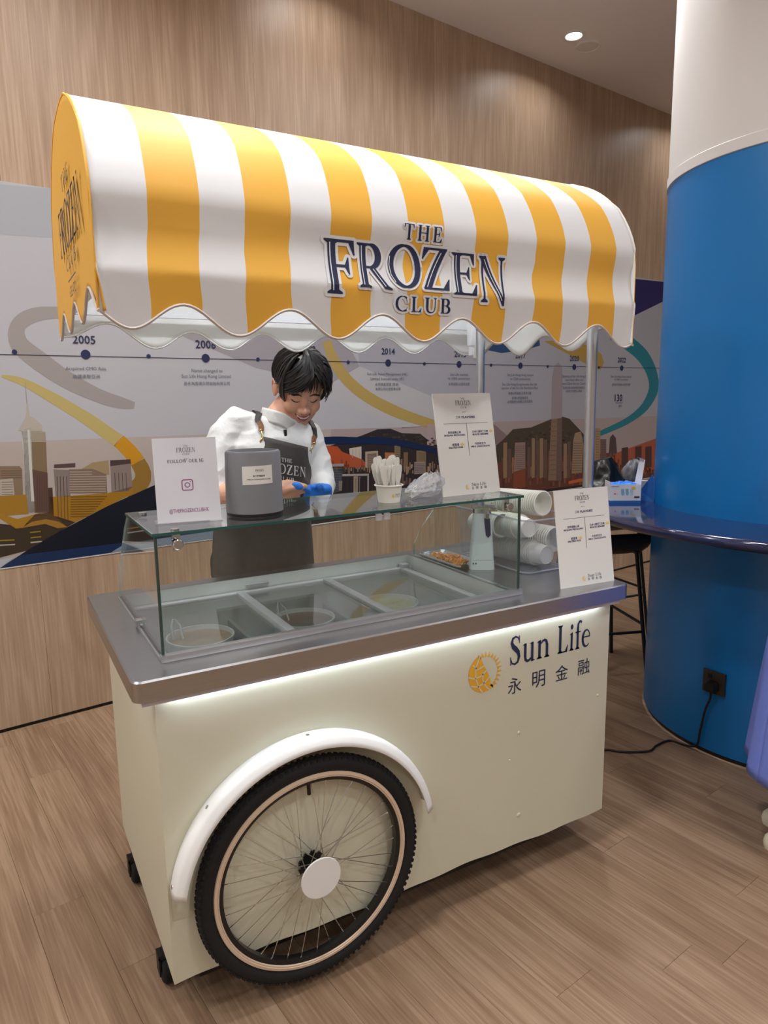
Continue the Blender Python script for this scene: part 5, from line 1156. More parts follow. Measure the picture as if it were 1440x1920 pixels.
# body: cream vinyl skin with a slightly ragged hem, torn low down round the wheel
bd = MB()
def hem(x): return ZB + .004 * math.sin(x * 9) + .002 * math.sin(x * 31)
n = 60; ZT = .872
fv = []
for i in range(n + 1):
    x = W * i / n; h = hem(x)
    fv.append((x, h))
vs = []; fs = []
for j, (x, h) in enumerate(fv):
    for q in range(7):
        z = h + (ZT - h) * q / 6; bulge = -.004 * math.exp(-((x - .07) / .06) ** 2 - ((z - .30) / .05) ** 2) - .003 * math.exp(-((x - .06) / .05) ** 2 - ((z - .40) / .04) ** 2)
        vs.append((x, bulge, z))
for j in range(n):
    for q in range(6): a = j * 7 + q; fs.append((a, a + 7, a + 8, a + 1))
bd.add(vs, fs)
for (xa, ya, xb, yb) in ((0, D, 0, 0), (W, D, 0, D), (W, 0, W, D)):
    bd.add([(xa, ya, ZB), (xb, yb, ZB), (xb, yb, ZT), (xa, ya, ZT)], [(0, 1, 2, 3)])
bd.build('body_panel', M_cream, cart, 30)
# crumpled vinyl flap and little dents
fp = MB()
def flap(u, v):
    x = .006 + .15 * u; z = .30 + .10 * v - .02 * u
    return (x, -.003 - .007 * math.sin(v * PI) * (1 - u) - .003 * math.sin(7 * u + 4 * v) * math.sin(v * PI), z + .03 * u * v)
fp.grid(flap, 12, 8); fp.build('vinyl_crease', M_cream, cart, 60)
for (x, z, r) in ((1.055, .50, .006), (1.385, .545, .005), (1.06, .225, .008), (1.02, .42, .003)):
    MB().lathe([(r, 0), (r * .7, -.0016), (0, -.0022)], 12, None, T(x, 0, z) @ Rx(-PI / 2)).build('vinyl_bump', M_cream, cart, 60)
b = MB(); b.box(.02, W - .02, .02, D - .02, ZB + .012, ZB + .03); b.build('base_board', M_black, cart)
b = MB(); b.box(.075, W - .11, .07, D - .06, .058, ZB + .014); b.build('under_shade_block', M_black, cart)  # black block added to give the dark shade below the body
# counter top: brushed steel tray with a rounded front, an opening for the freezer
OX0, OX1, OY0, OY1 = .055, 1.085, .085, .69
CX0, CX1, CY0, CY1 = -.05, W + .036, -.045, D + .013
def rrect(x0, x1, y0, y1, r, n=6):
    out = []
    for (cx, cy, a0) in ((x1 - r, y1 - r, 0), (x0 + r, y1 - r, 90), (x0 + r, y0 + r, 180), (x1 - r, y0 + r, 270)):
        for k in range(n + 1): a = math.radians(a0 + 90 * k / n); out.append((cx + r * math.cos(a), cy + r * math.sin(a)))
    return out
def slab_with_hole(mb, outer_r, z0, z1, c, hole):
    O0 = rrect(CX0, CX1, CY0, CY1, outer_r); n = len(O0)
    cx, cy = (CX0 + CX1) / 2, (CY0 + CY1) / 2
    O1 = rrect(CX0 + c, CX1 - c, CY0 + c, CY1 - c, max(outer_r - c, .002))
    x0, x1, y0, y1 = hole
    bm = bmesh.new()
    va = [bm.verts.new((x, y, z1)) for x, y in O1]; vb = [bm.verts.new((x, y, z1 - c)) for x, y in O0]; vc = [bm.verts.new((x, y, z0)) for x, y in O0]
    for i in range(n):
        j = (i + 1) % n; bm.faces.new((vb[i], vb[j], va[j], va[i])); bm.faces.new((vc[i], vc[j], vb[j], vb[i]))
    hv = [bm.verts.new((x, y, z1)) for x, y in ((x0, y0), (x1, y0), (x1, y1), (x0, y1))]
    es = [bm.edges.get((va[i], va[(i + 1) % n])) for i in range(n)] + [bm.edges.new((hv[i], hv[(i + 1) % 4])) for i in range(4)]
    bmesh.ops.triangle_fill(bm, edges=es, use_beauty=True, use_dissolve=False, normal=(0, 0, 1))
    hl = [bm.verts.new((x, y, z0)) for x, y in ((x0, y0), (x1, y0), (x1, y1), (x0, y1))]
    for i in range(4): j = (i + 1) % 4; bm.faces.new((hv[i], hv[j], hl[j], hl[i]))
    eb = [bm.edges.get((vc[i], vc[(i + 1) % n])) for i in range(n)] + [bm.edges.get((hl[i], hl[(i + 1) % 4])) for i in range(4)]
    bmesh.ops.triangle_fill(bm, edges=eb, use_beauty=True, use_dissolve=False, normal=(0, 0, -1))
    bmesh.ops.recalc_face_normals(bm, faces=bm.faces[:]); bm.verts.index_update()
    mb.add([v.co.copy() for v in bm.verts], [[v.index for v in f.verts] for f in bm.faces]); bm.free()
b = MB(); slab_with_hole(b, .022, .872, H, .004, (OX0, OX1, OY0, OY1)); b.build('counter_top', M_steel, cart, 28)
b = MB(); b.box(-.012, W + .010, -.030, -.012, .856, .872); b.box(-.030, -.012, -.030, D, .856, .872); b.build('light_channel', mat('channel_grey', (206, 204, 212), .4), cart)
M_led = mat('led_strip', (228, 240, 255), .5, emit=42)
b = MB(); b.box(.03, W - .055, -.0115, -.006, .862, .871); b.build('light_strip', M_led, cart)
b = MB(); b.box(-.0115, -.006, .05, .35, .862, .871); b.build('light_strip', M_led, cart)
# Sun Life lettering on the front panel
def fplace(u, v): return Vector((u, -.0012, v))
fplace.n = Vector((0, -1, 0))
b = MB(); sun_logo(b, .922, .722, .118, fplace, M_gold, M_cream); b.build('sun_emblem', None, cart, label='gold sun and globe emblem')
life_logo(None, 1.012, .722, .090, .330, fplace, M_navy, lambda n_, m_: m_.build(n_, None, cart))
# castors
for (x, y) in ((.012, .155), (.012, .60), (W - .06, .36), (W - .06, .64)):
    k = MB(); k.tube([(x, y, ZB + .02), (x, y, .085)], .012, 10); k.box(x - .022, x + .022, y - .004, y + .03, .078, .09)
    for s in (-1, 1): k.box(x + s * .019 - .002, x + s * .019 + .002, y - .004, y + .032, .03, .085)
    co = k.build('castor', M_black, cart)
    w = MB(); w.lathe([(.0, -.014), (.034, -.014), (.040, -.008), (.040, .008), (.034, .014), (0, .014)], 24, None, T(x, y + .016, .040) @ Ry(PI / 2)); w.build('castor_wheel', M_rubber, co, 40)
# ---- bicycle wheel
WX, WY, WZ, WR = .356, -.033, .3285, .3025
wm = T(WX, WY, WZ) @ Rx(PI / 2)           # local z points out of the front of the cart
wheel = bpy.data.objects.new('wheel', None); COL.objects.link(wheel); wheel.parent = cart; wheel['label'] = 'black bicycle wheel with white hub disc'
tm = .0215
prof = [(WR - tm + tm * math.cos(a) * 1.0, tm * .95 * math.sin(a)) for a in [2 * PI * k / 16 for k in range(16)]]
t = MB(); t.lathe(prof, 120, None, wm, closed=True)
kn = MB()
for i in range(110):
    a = 2 * PI * i / 110
    for (zz, rr, da) in ((-.013, WR - .0055, 0), (.013, WR - .0055, .5), (0, WR - .0005, .25)):
        q = wm @ Rz(a + da * 2 * PI / 110) @ T(rr, 0, zz)
        kn.box(-.003, .0024, -.0042, .0042, -.0045, .0045, None, q)
tire = t.build('tire', M_rubber, wheel, 60)
o = kn.build('tire_knobs', M_rubber, tire); o['kind'] = 'stuff'
M_tan = mat('tan_rim_wall', (218, 194, 168), .45)
r = MB(); r.lathe([(.2635, .013), (.262, .0165), (.255, .0175), (.2535, .0150)], 120, None, wm); r.lathe([(.2535, .0150), (.2525, .0162), (.2505, .0162), (.2495, .012)], 120, None, wm)
r.build('rim_stripe', M_tan, wheel, 40)
r = MB(); r.lathe([(.262, .014), (.2495, .0125), (.2385, .009), (.2385, -.009), (.2495, -.0125), (.262, -.014)], 120, None, wm); r.build('rim', mat('black_rim', (20, 20, 22), .3), wheel, 40)
h = MB(); h.lathe([(0, -.030), (.012, -.030), (.012, -.020), (.030, -.019), (.030, -.014), (.014, -.012), (.014, .012), (.026, .014), (.026, .019), (.012, .020), (.010, .046), (0, .046)], 28, None, wm); h.build('hub', M_black, wheel, 40)
cp = MB()
for i in range(9):
    a = 2 * PI * i / 9; cp.box(.026, .036, -.006, .006, -.020, -.014, None, wm @ Rz(a))
cp.build('hub_cog', M_black, wheel)
c = MB(); c.lathe([(0, .0475), (.053, .0475), (.054, .0460), (.054, .0440), (0, .0440)], 48, None, wm); c.build('hub_disc', M_white, wheel, 30)
v = MB(); v.tube([wm @ Vector((.243 * math.cos(1.60), .243 * math.sin(1.60), 0)), wm @ Vector((.206 * math.cos(1.60), .206 * math.sin(1.60), 0))], .005, 10); v.build('valve', M_black, wheel)
spoke = MB(); spoke.tube([(0, 0, 0), (0, 0, 1)], 1, 5)
NS = 36
for i in range(NS):
    a = 2 * PI * i / NS; side = 1 if i % 2 else -1; tw_ = math.radians(58) * (1 if (i // 2) % 2 else -1)
    p = wm @ Vector((.027 * math.cos(a + tw_), .027 * math.sin(a + tw_), .0165 * side)); q = wm @ Vector((.240 * math.cos(a), .240 * math.sin(a), .002 * side))
    sp = MB(); sp.tube([p, q], .0011, 5); d = (q - p).normalized(); sp.tube([q - d * .013, q], .0019, 5)
    sp.build('spoke', M_chrome, wheel)
# ---- fender: a crowned white strip standing off the front face
fd = MB(); FR = .352
def fend(u, v):
    a = math.radians(171 - 161 * u); y = .0 - .066 * v
    r = FR + .006 * math.sin(v * PI) - (.020 * max(0, v - .8) / .2) - (.010 * max(0, .12 - v) / .12 if False else 0)
    return (WX + r * math.cos(a), y, WZ + .003 + r * math.sin(a))
fd.grid(fend, 64, 12); fo = fd.build('fender', M_white, cart, 60, label='glossy white arched mudguard')
sm = fo.modifiers.new('thickness', 'SOLIDIFY'); sm.thickness = .002; sm.offset = -1
for u in (.02, .215, .50, .80):
    p = Vector(fend(u, .45)); a = math.radians(171 - 161 * u); b = MB(); b.lathe([(.0055, 0), (.005, .0025), (.0, .003)], 12, None, aim(p, p + Vector((math.cos(a), 0, math.sin(a))))); b.build('bolt', M_chrome, fo, 40)
# ---- freezer well, lids
M_well = mat('well_steel', (206, 210, 208), .45, metal=.25)
b = MB(); z1, z0 = H, .60
q_ = .0006; wx0, wx1, wy0, wy1 = OX0 + q_, OX1 - q_, OY0 + q_, OY1 - q_
b.add([(wx0, wy0, z1 - .001), (wx1, wy0, z1 - .001), (wx1, wy1, z1 - .001), (wx0, wy1, z1 - .001), (wx0, wy0, z0), (wx1, wy0, z0), (wx1, wy1, z0), (wx0, wy1, z0)], [(0, 1, 5, 4), (1, 2, 6, 5), (2, 3, 7, 6), (3, 0, 4, 7), (4, 5, 6, 7)])
b.build('freezer_well', M_well, cart)
LZ = .878
fr = MB()
for (x0, x1, y0, y1) in ((OX0 + .003, OX1 - .003, .66, .685), (OX0 + .003, OX1 - .003, OY0 + .003, .105), (OX0 + .003, .075, .10, .67), (1.035, 1.06, .10, .67)): fr.box(x0, x1, y0, y1, LZ - .014, LZ, c=.002)
fr.build('lid_frame', mat('lid_frame_grey', (196, 198, 200), .35, metal=.35), cart, 40)
M_lidglass = glassy('lid_glass', (.95, .97, .965), ior=1.25)
M_divider = mat('lid_divider', (176, 178, 180), .34, metal=.4)
for i, (x0, x1) in enumerate(((.075, .405), (.425, .715), (.745, 1.035))):
    lid = MB(); lid.box(x0, x1, .105, .66, LZ - .010, LZ - .005); lid.build('glass_lid', M_lidglass, cart)
for (x0, x1) in ((.401, .427), (.716, .744)):
    dv = MB(); dv.box(x0, x1, .10, .665, LZ - .012, LZ + .004, c=.003); dv.build('lid_divider', M_divider, cart, 40)
b = MB(); b.box(.44, .52, .676, .688, LZ + .012, LZ + .020, c=.002); b.build('lid_handle', M_divider, cart, 40)
b = MB(); b.box(1.04, 1.07, .655, .688, LZ, LZ + .014, c=.003); b.build('hinge_block', M_divider, cart, 40)
# dark partition boards between the tubs
for x in (.36, .70):
    b = MB(); b.box(x, x + .012, .30, .64, .62, .80); b.build('well_partition', mat('well_partition', (150, 154, 154), .4, metal=.4), cart)
# ---- glass guard
GX0, GX1, GY0, GYT, GYB, GZ = .034, 1.092, .052, .392, .655, 1.222
M_glass = glassy('clear_glass', (.955, .985, .975))
M_edge = mat('green_glass_edge', (34, 92, 84), .15, spec=.6, trans=.25)
M_edge2 = mat('pale_glass_edge', (150, 186, 178), .15, spec=.6, trans=.4)
def pane(mb, poly, n, t, edge):
    """flat glass pane from a 3D polygon, thickness t along n"""
    n = Vector(n) * t; k = len(poly); P = [Vector(p) for p in poly]
    mb.add([p for p in P] + [p + n for p in P], [list(range(k)), list(range(k, 2 * k))[::-1]], M_glass)
    mb.add([p for p in P] + [p + n for p in P], [(i, (i + 1) % k, (i + 1) % k + k, i + k) for i in range(k)], edge)
b = MB(); b.box(GX0 - .004, GX1 + .004, GY0 - .010, GY0 + .010, H, H + .016, c=.002); b.build('guard_rail', M_steel2, cart, 40)
b = MB(); b.box(GX0 - .004, GX0 + .008, GY0 + .010, GYB, H, H + .006); b.build('guard_rail', M_steel2, cart)
b = MB(); pane(b, [(GX0 + .003, GY0, H + .008), (GX1 - .003, GY0, H + .008), (GX1 - .003, GY0, GZ - .008), (GX0 + .003, GY0, GZ - .008)], (0, 1, 0), .005, M_edge2); b.build('front_pane', None, cart)
for x, s in ((GX0, 1), (GX1 - .006, 1)):
    side = [(x, GY0 + .007, H + .006), (x, GYB, H + .006), (x, GYB - .004, H + .05), (x, GYB - .055, H + .12), (x, GYT + .07, GZ - .05), (x, GYT + .01, GZ - .008), (x, GY0 + .007, GZ - .008)]
    b = MB(); pane(b, side, (1, 0, 0), .006, M_edge2); b.build('side_pane', None, cart)
b = MB(); pane(b, [(GX0 - .006, GY0 - .008, GZ - .007), (GX1 + .004, GY0 - .008, GZ - .007), (GX1 + .004, GYT, GZ - .007), (GX0 - .006, GYT, GZ - .007)], (0, 0, 1), .007, M_edge); b.build('top_pane', None, cart)
for x in (GX0 + .003, GX1 - .003):
    b = MB(); b.tube([(x, GY0 + .003, H + .012), (x, GY0 + .003, GZ - .008)], .0035, 8); b.build('corner_bead', mat('dark_corner_bead', (70, 92, 86), .2, metal=.5), cart, 60)
for (x, s) in ((GX0 + .05, 1), (GX1 - .05, 1)):
    b = MB(); b.lathe([(0, 0), (.011, 0), (.012, .003), (.012, .010), (.010, .012), (0, .012)], 20, None, T(x, GY0 - .001, GZ - .030) @ Rx(PI / 2)); b.lathe([(0, 0), (.010, 0), (.010, .004), (0, .005)], 20, None, T(x, GY0 + .012, GZ)); b.box(x - .009, x + .009, GY0 + .005, GY0 + .016, GZ - .045, GZ - .008)
    b.build('glass_clamp', M_chrome, cart, 40)
b = MB(); b.lathe([(0, 0), (.011, 0), (.011, .005), (0, .006)], 20, None, T(GX0 + .03, GYT - .05, GZ)); b.build('glass_clamp', M_chrome, cart, 40)
b = MB(); b.box(GX0 - .008, GX0 + .014, .33, .36, H + .006, H + .022, c=.003); b.build('pane_clip', M_chrome, cart, 40)
for x in (.60, .625):
    b = MB(); b.box(x, x + .016, GY0 - .006, GY0 + .004, GZ - .028, GZ - .010, c=.002); b.build('pane_clip', glassy('clear_clip', (.9, .9, .92), body=(230, 230, 235), bodyfac=.35), cart)
# ------------------------------------------------------------------ canopy (part of the cart)
KX0, KX1, KYF, KYB, KZS, KZT = -.055, 1.455, -.02, .78, 1.87, 2.20
KYC = (KYF + KYB) / 2; KRY = (KYB - KYF) / 2; KRZ = KZT - KZS
M_stripe_w = mat('canopy_white', (228, 229, 231), .62, bump=.06, bscale=700)
M_stripe_y = mat('canopy_yellow', (236, 178, 62), .6, bump=.06, bscale=700)
M_lining = mat('canopy_lining', (240, 240, 236), .8)
M_piping = mat('canopy_piping', (206, 196, 190), .6)
RAILS = (1.775, 1.925)
def hem_front(x): return 1.680 + .030 * math.cos((x - .115) / .2385 * 2 * PI) + .022 * math.exp(-((x + .055) / .06) ** 2)
def hem_back(x): return 1.702 + .027 * math.cos((x - .095) / .2385 * 2 * PI) + .036 * math.exp(-((x - .01) / .09) ** 2)
def hem_end(y): return 1.688 + .030 * math.cos((y - .105) / .262 * 2 * PI)
def sag(z):
    """how far the cloth falls in between the frame rails at height z of the upright front"""
    if z < RAILS[0]: t = (z - RAILS[0]) / .12; return .012 * min(1, -t) ** 1.0 if t < 0 else 0
    if z < RAILS[1]: return .015 * math.sin((z - RAILS[0]) / (RAILS[1] - RAILS[0]) * PI)
    return 0
def front_y(x, z):
    if z <= KZS: y = KYF
    else: y = KYC - KRY * math.sqrt(max(0, 1 - ((z - KZS) / KRZ) ** 2))
    return y + sag(z) + .0025 * math.sin(x * 7 + z * 12)
def canopy_pt(x, s):
    """s 0..1 front hem to shoulder, 1..2 over the top, 2..3 shoulder to back hem"""
    if s <= 1:
        h = hem_front(x); z = h + (KZS - h) * s; return Vector((x, front_y(x, z), z))
    if s <= 2:
        a = PI * (1 - (s - 1)); k = (s - 1) * 5; dip = .007 * abs(math.sin(k * PI)) if .08 < s - 1 < .92 else 0
        if s - 1 < .2: 
            z = KZS + (KRZ - dip) * math.sin(a)
            return Vector((x, KYC + (KRY) * math.cos(a) + sag(z), z))
        return Vector((x, KYC + (KRY - dip) * math.cos(a), KZS + (KRZ - dip) * math.sin(a)))
    h = hem_back(x); z = KZS + (h - KZS) * (s - 2); return Vector((x, KYB - .6 * sag(z), z))
STR = [(.047 + .2035 * k, .152 + .2035 * k) for k in range(7)]
xs = [KX0]
edges = sorted([e for ab in STR for e in ab] + [KX1])
for e in edges:
    a = xs[-1]; n = 6
    xs += [a + (e - a) * (i + 1) / n for i in range(n)]
ss = [i / 22 for i in range(22)] + [1 + i / 50 for i in range(50)] + [2 + i / 12 for i in range(13)]
canopy = bpy.data.objects.new('canopy', None); COL.objects.link(canopy); canopy.parent = cart; canopy['label'] = 'yellow and white striped barrel canopy with scalloped hem'
cv = MB(); cv.mi(M_stripe_w); cv.mi(M_stripe_y); cv.mi(M_lining); cv.mats.append(M_lining.copy())
def shift(x, s):
    e = min(1, (x - KX0) / .12, (KX1 - x) / .12); return x + e * (.018 * min(1, max(0, (s - .8) / .5)) + .0022 * math.sin(s * 9 + x * 5))
for i in range(len(xs)):
    for s in ss: cv.v.append(tuple(canopy_pt(shift(xs[i], s), s)))
K = len(ss)
for i in range(len(xs) - 1):
    xm = (xs[i] + xs[i + 1]) / 2; y = any(a < xm < b for a, b in STR)
    for j in range(K - 1):
        cv.f.append([i * K + j, (i + 1) * K + j, (i + 1) * K + j + 1, i * K + j + 1]); cv.m.append(1 if y else 0)
o = cv.build('canopy_sheet', None, canopy, 60); sm = o.modifiers.new('cloth', 'SOLIDIFY'); sm.thickness = .0025; sm.offset = -1; sm.material_offset = 2
# end panels
def end_panel(x, out, lab):
    e = MB(); e.mi(M_stripe_y); e.mi(M_lining)
    def f(u, v):
        y = KYC - KRY * math.cos(u * PI); h = hem_end(y) + (.034 if x < 0 else 0); zt = KZS + KRZ * math.sqrt(max(0, 1 - ((y - KYC) / KRY) ** 2))
        z = h + (zt - h) * v
        return (x + out * .006 * math.sin(v * PI) * math.sin(u * PI) + (.014 if x < 0 else 0) * max(0, 1 - v * 2.2) * max(0, 1 - u * 4), y, z)
    e.grid(f, 48, 26, flip=(out < 0))
    o = e.build('end_panel', None, canopy, 60, label=lab); sm = o.modifiers.new('cloth', 'SOLIDIFY'); sm.thickness = .0025; sm.offset = -1; sm.material_offset = 1
    return o
end_panel(KX0, -1, 'yellow arched end panel with dark lettering'); end_panel(KX1, 1, 'yellow arched end panel')
# piping round the hems and the end arches
def pipe(pts, r=.0032, m=None, name='piping'): MB().tube(pts, r, 6).build(name, m or M_piping, canopy, 60)
N = 150
pipe([canopy_pt(KX0 + (KX1 - KX0) * i / N, 0) + Vector((0, -.001, .002)) for i in range(N + 1)], .0034)
pipe([canopy_pt(KX0 + (KX1 - KX0) * i / N, 3) for i in range(N + 1)], .0035, M_lining)
for x in (KX0, KX1):
    pipe([Vector((x + .001, KYF + (KYB - KYF) * i / 80, hem_end(KYF + (KYB - KYF) * i / 80) + (.034 if x < 0 else 0))) for i in range(81)], .0035)
    pipe([canopy_pt(x + .001, 3 * i / 90) for i in range(91)], .0030, M_stripe_w if x > 0 else M_stripe_y)
# frame
M_frame = mat('frame_white', (238, 240, 244), .35)
fr = MB()
for (y, z) in ((.022, 1.775), (.022, 1.922), (.735, 1.775), (KYC, KZT - .022)): fr.box(KX0 + .02, KX1 - .02, y - .010, y + .010, z - .010, z + .010)
for x in (KX0 + .03, .70, KX1 - .05):
    fr.tube([(x, KYC - (KRY - .038) * math.cos(a), KZS + (KRZ - .034) * math.sin(a)) for a in [PI * k / 20 for k in range(21)]], .009, 8)
for x in (KX0 + .03, KX1 - .05): fr.box(x - .010, x + .010, .012, .735, 1.765, 1.785)
fr.build('canopy_frame', M_frame, canopy)
b = MB(); b.box(1.352, 1.372, .655, .685, 1.70, 1.79, c=.003); b.box(1.356, 1.368, .66, .68, 1.665, 1.70, c=.002); b.build('lamp_bracket', M_frame, canopy, 40)
b = MB(); b.box(.02, 1.36, KYC - .012, KYC + .012, KZT - .044, KZT - .034); b.build('canopy_lamp', mat('canopy_led', (244, 248, 255), .5, emit=30), canopy)
for (x, y) in ((1.397, .087), (1.392, .652)):
    b = MB(); b.lathe([(.0165, 1.86), (.0165, .925)], 24, M_steel2, T(x, y, 0)); b.lathe([(.0165, .925), (.030, .926), (.032, .921), (.032, .9195)], 24, M_steel2, T(x, y, 0)); b.build('pole', None, cart, 40)
# lettering on the front
def onfront(off):
    return lambda x, z: Vector((x, front_y(x, z) - off, z))
def printed(name, polys, off, m, place=None):
    """flat polygons cut into narrow bands so that they follow the cloth"""
    me = MB()
    for p in polys: me.add([(q[0], 0, q[1]) for q in p], [list(range(len(p)))])
    bm = bmesh.new(); vs = [bm.verts.new(v) for v in me.v]
    for f in me.f:
        try: bm.faces.new([vs[i] for i in f])
        except ValueError: pass
    z0 = min(v.co.z for v in bm.verts); z1 = max(v.co.z for v in bm.verts)
    k = int((z1 - z0) / .010)
    for i in range(1, k + 1):
        bmesh.ops.bisect_plane(bm, geom=bm.verts[:] + bm.edges[:] + bm.faces[:], plane_co=(0, 0, z0 + i * .010), plane_no=(0, 0, 1))
    pl = place or onfront(off)
    for v in bm.verts: v.co = pl(v.co.x, v.co.z)
    bm.verts.index_update(); bm.faces.ensure_lookup_table()
    o = MB().add([v.co.copy() for v in bm.verts], [[v.index for v in f.verts] for f in bm.faces]).build(name, m, canopy); bm.free(); return o
LET = [('F', .436, 1.753, .124, .092), ('R', .523, 1.772, .103, .092), ('O', .610, 1.779, .101, .097), ('Z', .704, 1.778, .102, .089), ('E', .793, 1.770, .105, .087), ('N', .874, 1.756, .117, .104)]
LET = [(c, x, y, h, w, 1.0) for c, x, y, h, w in LET]
for word, x, y, h, w, gap in (('THE', .655, 1.893, .036, .112, .22), ('CLUB', .625, 1.722, .036, .168, .16)):
    tot = sum(glyph(c)[0] for c in word) + gap * (len(word) - 1); q = x
    for c in word: a_ = glyph(c)[0] * w / tot; LET.append((c, q, y, h, a_, 2.4)); q += a_ + gap * w / tot
for c, x, y, h, w, g in LET: printed('letter_outline', word_polys(c, x, y, h, w, grow=.060 * g), .0022, M_stripe_w)
for c, x, y, h, w, g in LET: printed('letter', word_polys(c, x, y, h, w), .0031, M_navy)
for c, x, y, h, w, g in LET[:6]: printed('letter_highlight', word_polys(c, x, y, h, w, inline=True), .0040, M_stripe_w)
# lettering on the yellow end
def onend(u, v): return Vector((KX0 - .0105 - (.0 if v > 1.8 else .0), u * -1, v))
ew = []
for p in word_polys('FROZEN', -.47, 1.868, .105, .42) : ew.append(p)
ew += word_polys('THE', -.34, 1.995, .034, .14, gap=.2) + word_polys('CLUB', -.37, 1.822, .030, .20, gap=.2) + [[(-.36, 1.797), (-.20, 1.797), (-.20, 1.800), (-.36, 1.800)]]
b = MB(); put_polys(b, ew, onend); put_sans(b, 'GELATO', -.28, 1.772, .13, onend); b.build('end_lettering', M_navy, canopy)
# ------------------------------------------------------------------ signs on the cart
M_board = mat('sign_board', (234, 233, 228), .42)
M_acryl = glassy('clear_acrylic', (.97, .97, .98))
M_ink = mat('sign_ink', (44, 42, 96), .6)
M_dark = mat('dark_ink', (58, 60, 70), .6)
M_yellow = mat('print_yellow', (236, 208, 110), .6)
def sign_place(y): 
    f = lambda u, v: Vector((u, y, v)); f.n = Vector((0, -1, 0)); return f
def flavour_sign(label, loc, rz, lean, w=.214, h=.305):
    s = thing('flavour_sign', label, 'sign', loc, (lean, 0, rz))
    MB().box(-w / 2, w / 2, 0, .005, 0, h, c=.0006).build('board', M_board, s)
    X = lambda f: (f - .5) * w
    Zf = lambda f: h * (1 - f)
    pl = sign_place(-.0006); b = MB(); club_logo(b, 0, Zf(.095), w * .27, pl, M_dark); b.build('brand_print', None, s)
    b = MB(); put_sans(b, '口味', X(.39), Zf(.235), w * .075, pl, None); put_sans(b, 'FLAVORS', X(.565), Zf(.236), w * .23, pl, None, bold=.03, hscale=.8); b.build('title_print', M_ink, s)
    b = MB(); b.add([pl(X(.13), Zf(.295)), pl(X(.90), Zf(.295)), pl(X(.90), Zf(.298)), pl(X(.13), Zf(.298))], [(0, 1, 2, 3)]); b.add([pl(X(.517), Zf(.30)), pl(X(.523), Zf(.30)), pl(X(.523), Zf(.62)), pl(X(.517), Zf(.62))], [(0, 1, 2, 3)]); b.build('divider_print', M_dark, s)
    for (zh, en, cx, cz, wz, we, crown) in (('西西里開心果', 'SICILIAN PISTACHIO', .30, .395, .22, .36, 0), ('日本九重園黑芝麻', 'BLACK SESAME', .75, .395, .28, .28, 1), ('咸蛋黃', 'SALTED EGG', .30, .515, .12, .24, 1), ('牛奶朱古力', 'MILK CHOCOLATE', .73, .515, .19, .33, 0)):
        b = MB(); put_sans(b, zh, X(cx), Zf(cz - .012), w * wz, pl, None, bold=.012); put_sans(b, en, X(cx), Zf(cz + .015), w * we, pl, None, bold=.035, hscale=.78); b.build('flavour_print', M_ink, s)
        if crown:
            c = MB(); cx2 = X(cx + wz / 2 + .055); cz2 = Zf(cz - .014); q = w * .035
            c.add([pl(cx2 + a * q, cz2 + e * q) for a, e in ((-.8, -.6), (.8, -.6), (1, .5), (.45, 0), (0, .8), (-.45, 0), (-1, .5))], [list(range(7))]); c.build('crown_print', M_yellow, s)
    b = MB(); sun_logo(b, X(.43), Zf(.925), w * .075, pl, M_yellow, M_board); b.build('sun_print', None, s)
    b = MB(); life_logo(b, X(.50), Zf(.918), h * .030, w * .26, pl, M_dark); b.build('company_print', None, s)
    st = MB(); st.add([(-.03, .005, h * .7), (.03, .005, h * .7), (.03, .065, .028), (-.03, .065, .028), (-.03, .006, h * .7), (.03, .006, h * .7), (.03, .067, .030), (-.03, .067, .030)], [(0, 1, 2, 3), (7, 6, 5, 4), (0, 3, 7, 4), (1, 5, 6, 2), (2, 6, 7, 3), (0, 4, 5, 1)]); st.build('easel_leg', M_board, s)
    return s
flavour_sign('cream flavour menu board standing on top of the glass guard', (.985, .148, GZ + .0002), math.radians(1), -math.radians(10.5))
flavour_sign('cream flavour menu board standing on the steel counter by the cart corner', (1.338, .012, H + .0002), math.radians(-4), -math.radians(9))
s = thing('handle_sign', 'white acrylic social media sign leaning back on the glass guard', 'sign', (.140, .150, GZ + .0002), (-math.radians(11), 0, math.radians(-9)))
w, h = .150, .206
MB().box(-w / 2, w / 2, 0, .003, .002, h, c=.0005).build('card', mat('card_white', (232, 232, 240), .12, spec=.6, coat=.5), s)
b = MB(); b.box(-w / 2 - .006, w / 2 + .002, -.014, .05, 0, .0025, M=Rx(math.radians(11)) @ T(0, 0, 0)); b.build('foot', M_acryl, s)
pl = sign_place(-.0006)
b = MB(); club_logo(b, .002, h * .855, w * .30, pl, mat('sage_ink', (122, 126, 128), .6)); b.build('brand_print', None, s)
b = MB(); put_polys(b, word_polys('FOLLOW', -.043, h * .705, .0080, .046, gap=.10) + word_polys('OUR', .0075, h * .705, .0080, .020, gap=.10) + word_polys('IG', .032, h * .705, .0080, .011, gap=.10), pl, None); b.build('heading_print', M_dark, s)
M_pink = mat('magenta_ink', (150, 70, 130), .6)
def rring(cx, cz, r, rad, t):
    o = []; 
    for (sx, sz, a0) in ((1, 1, 0), (-1, 1, 90), (-1, -1, 180), (1, -1, 270)):
        for k in range(6): a = math.radians(a0 + 90 * k / 5); o.append((cx + sx * (r - rad) + rad * math.cos(a), cz + sz * (r - rad) + rad * math.sin(a)))
    return strip_poly([(x, z, t) for x, z in o + [o[0]]])
b = MB(); put_polys(b, rring(0, h * .44, .0125, .004, .0022), pl, None); put_polys(b, strip_poly([(.0055 * math.cos(a), h * .44 + .0055 * math.sin(a), .0020) for a in [2 * PI * k / 20 for k in range(21)]]), pl, None)
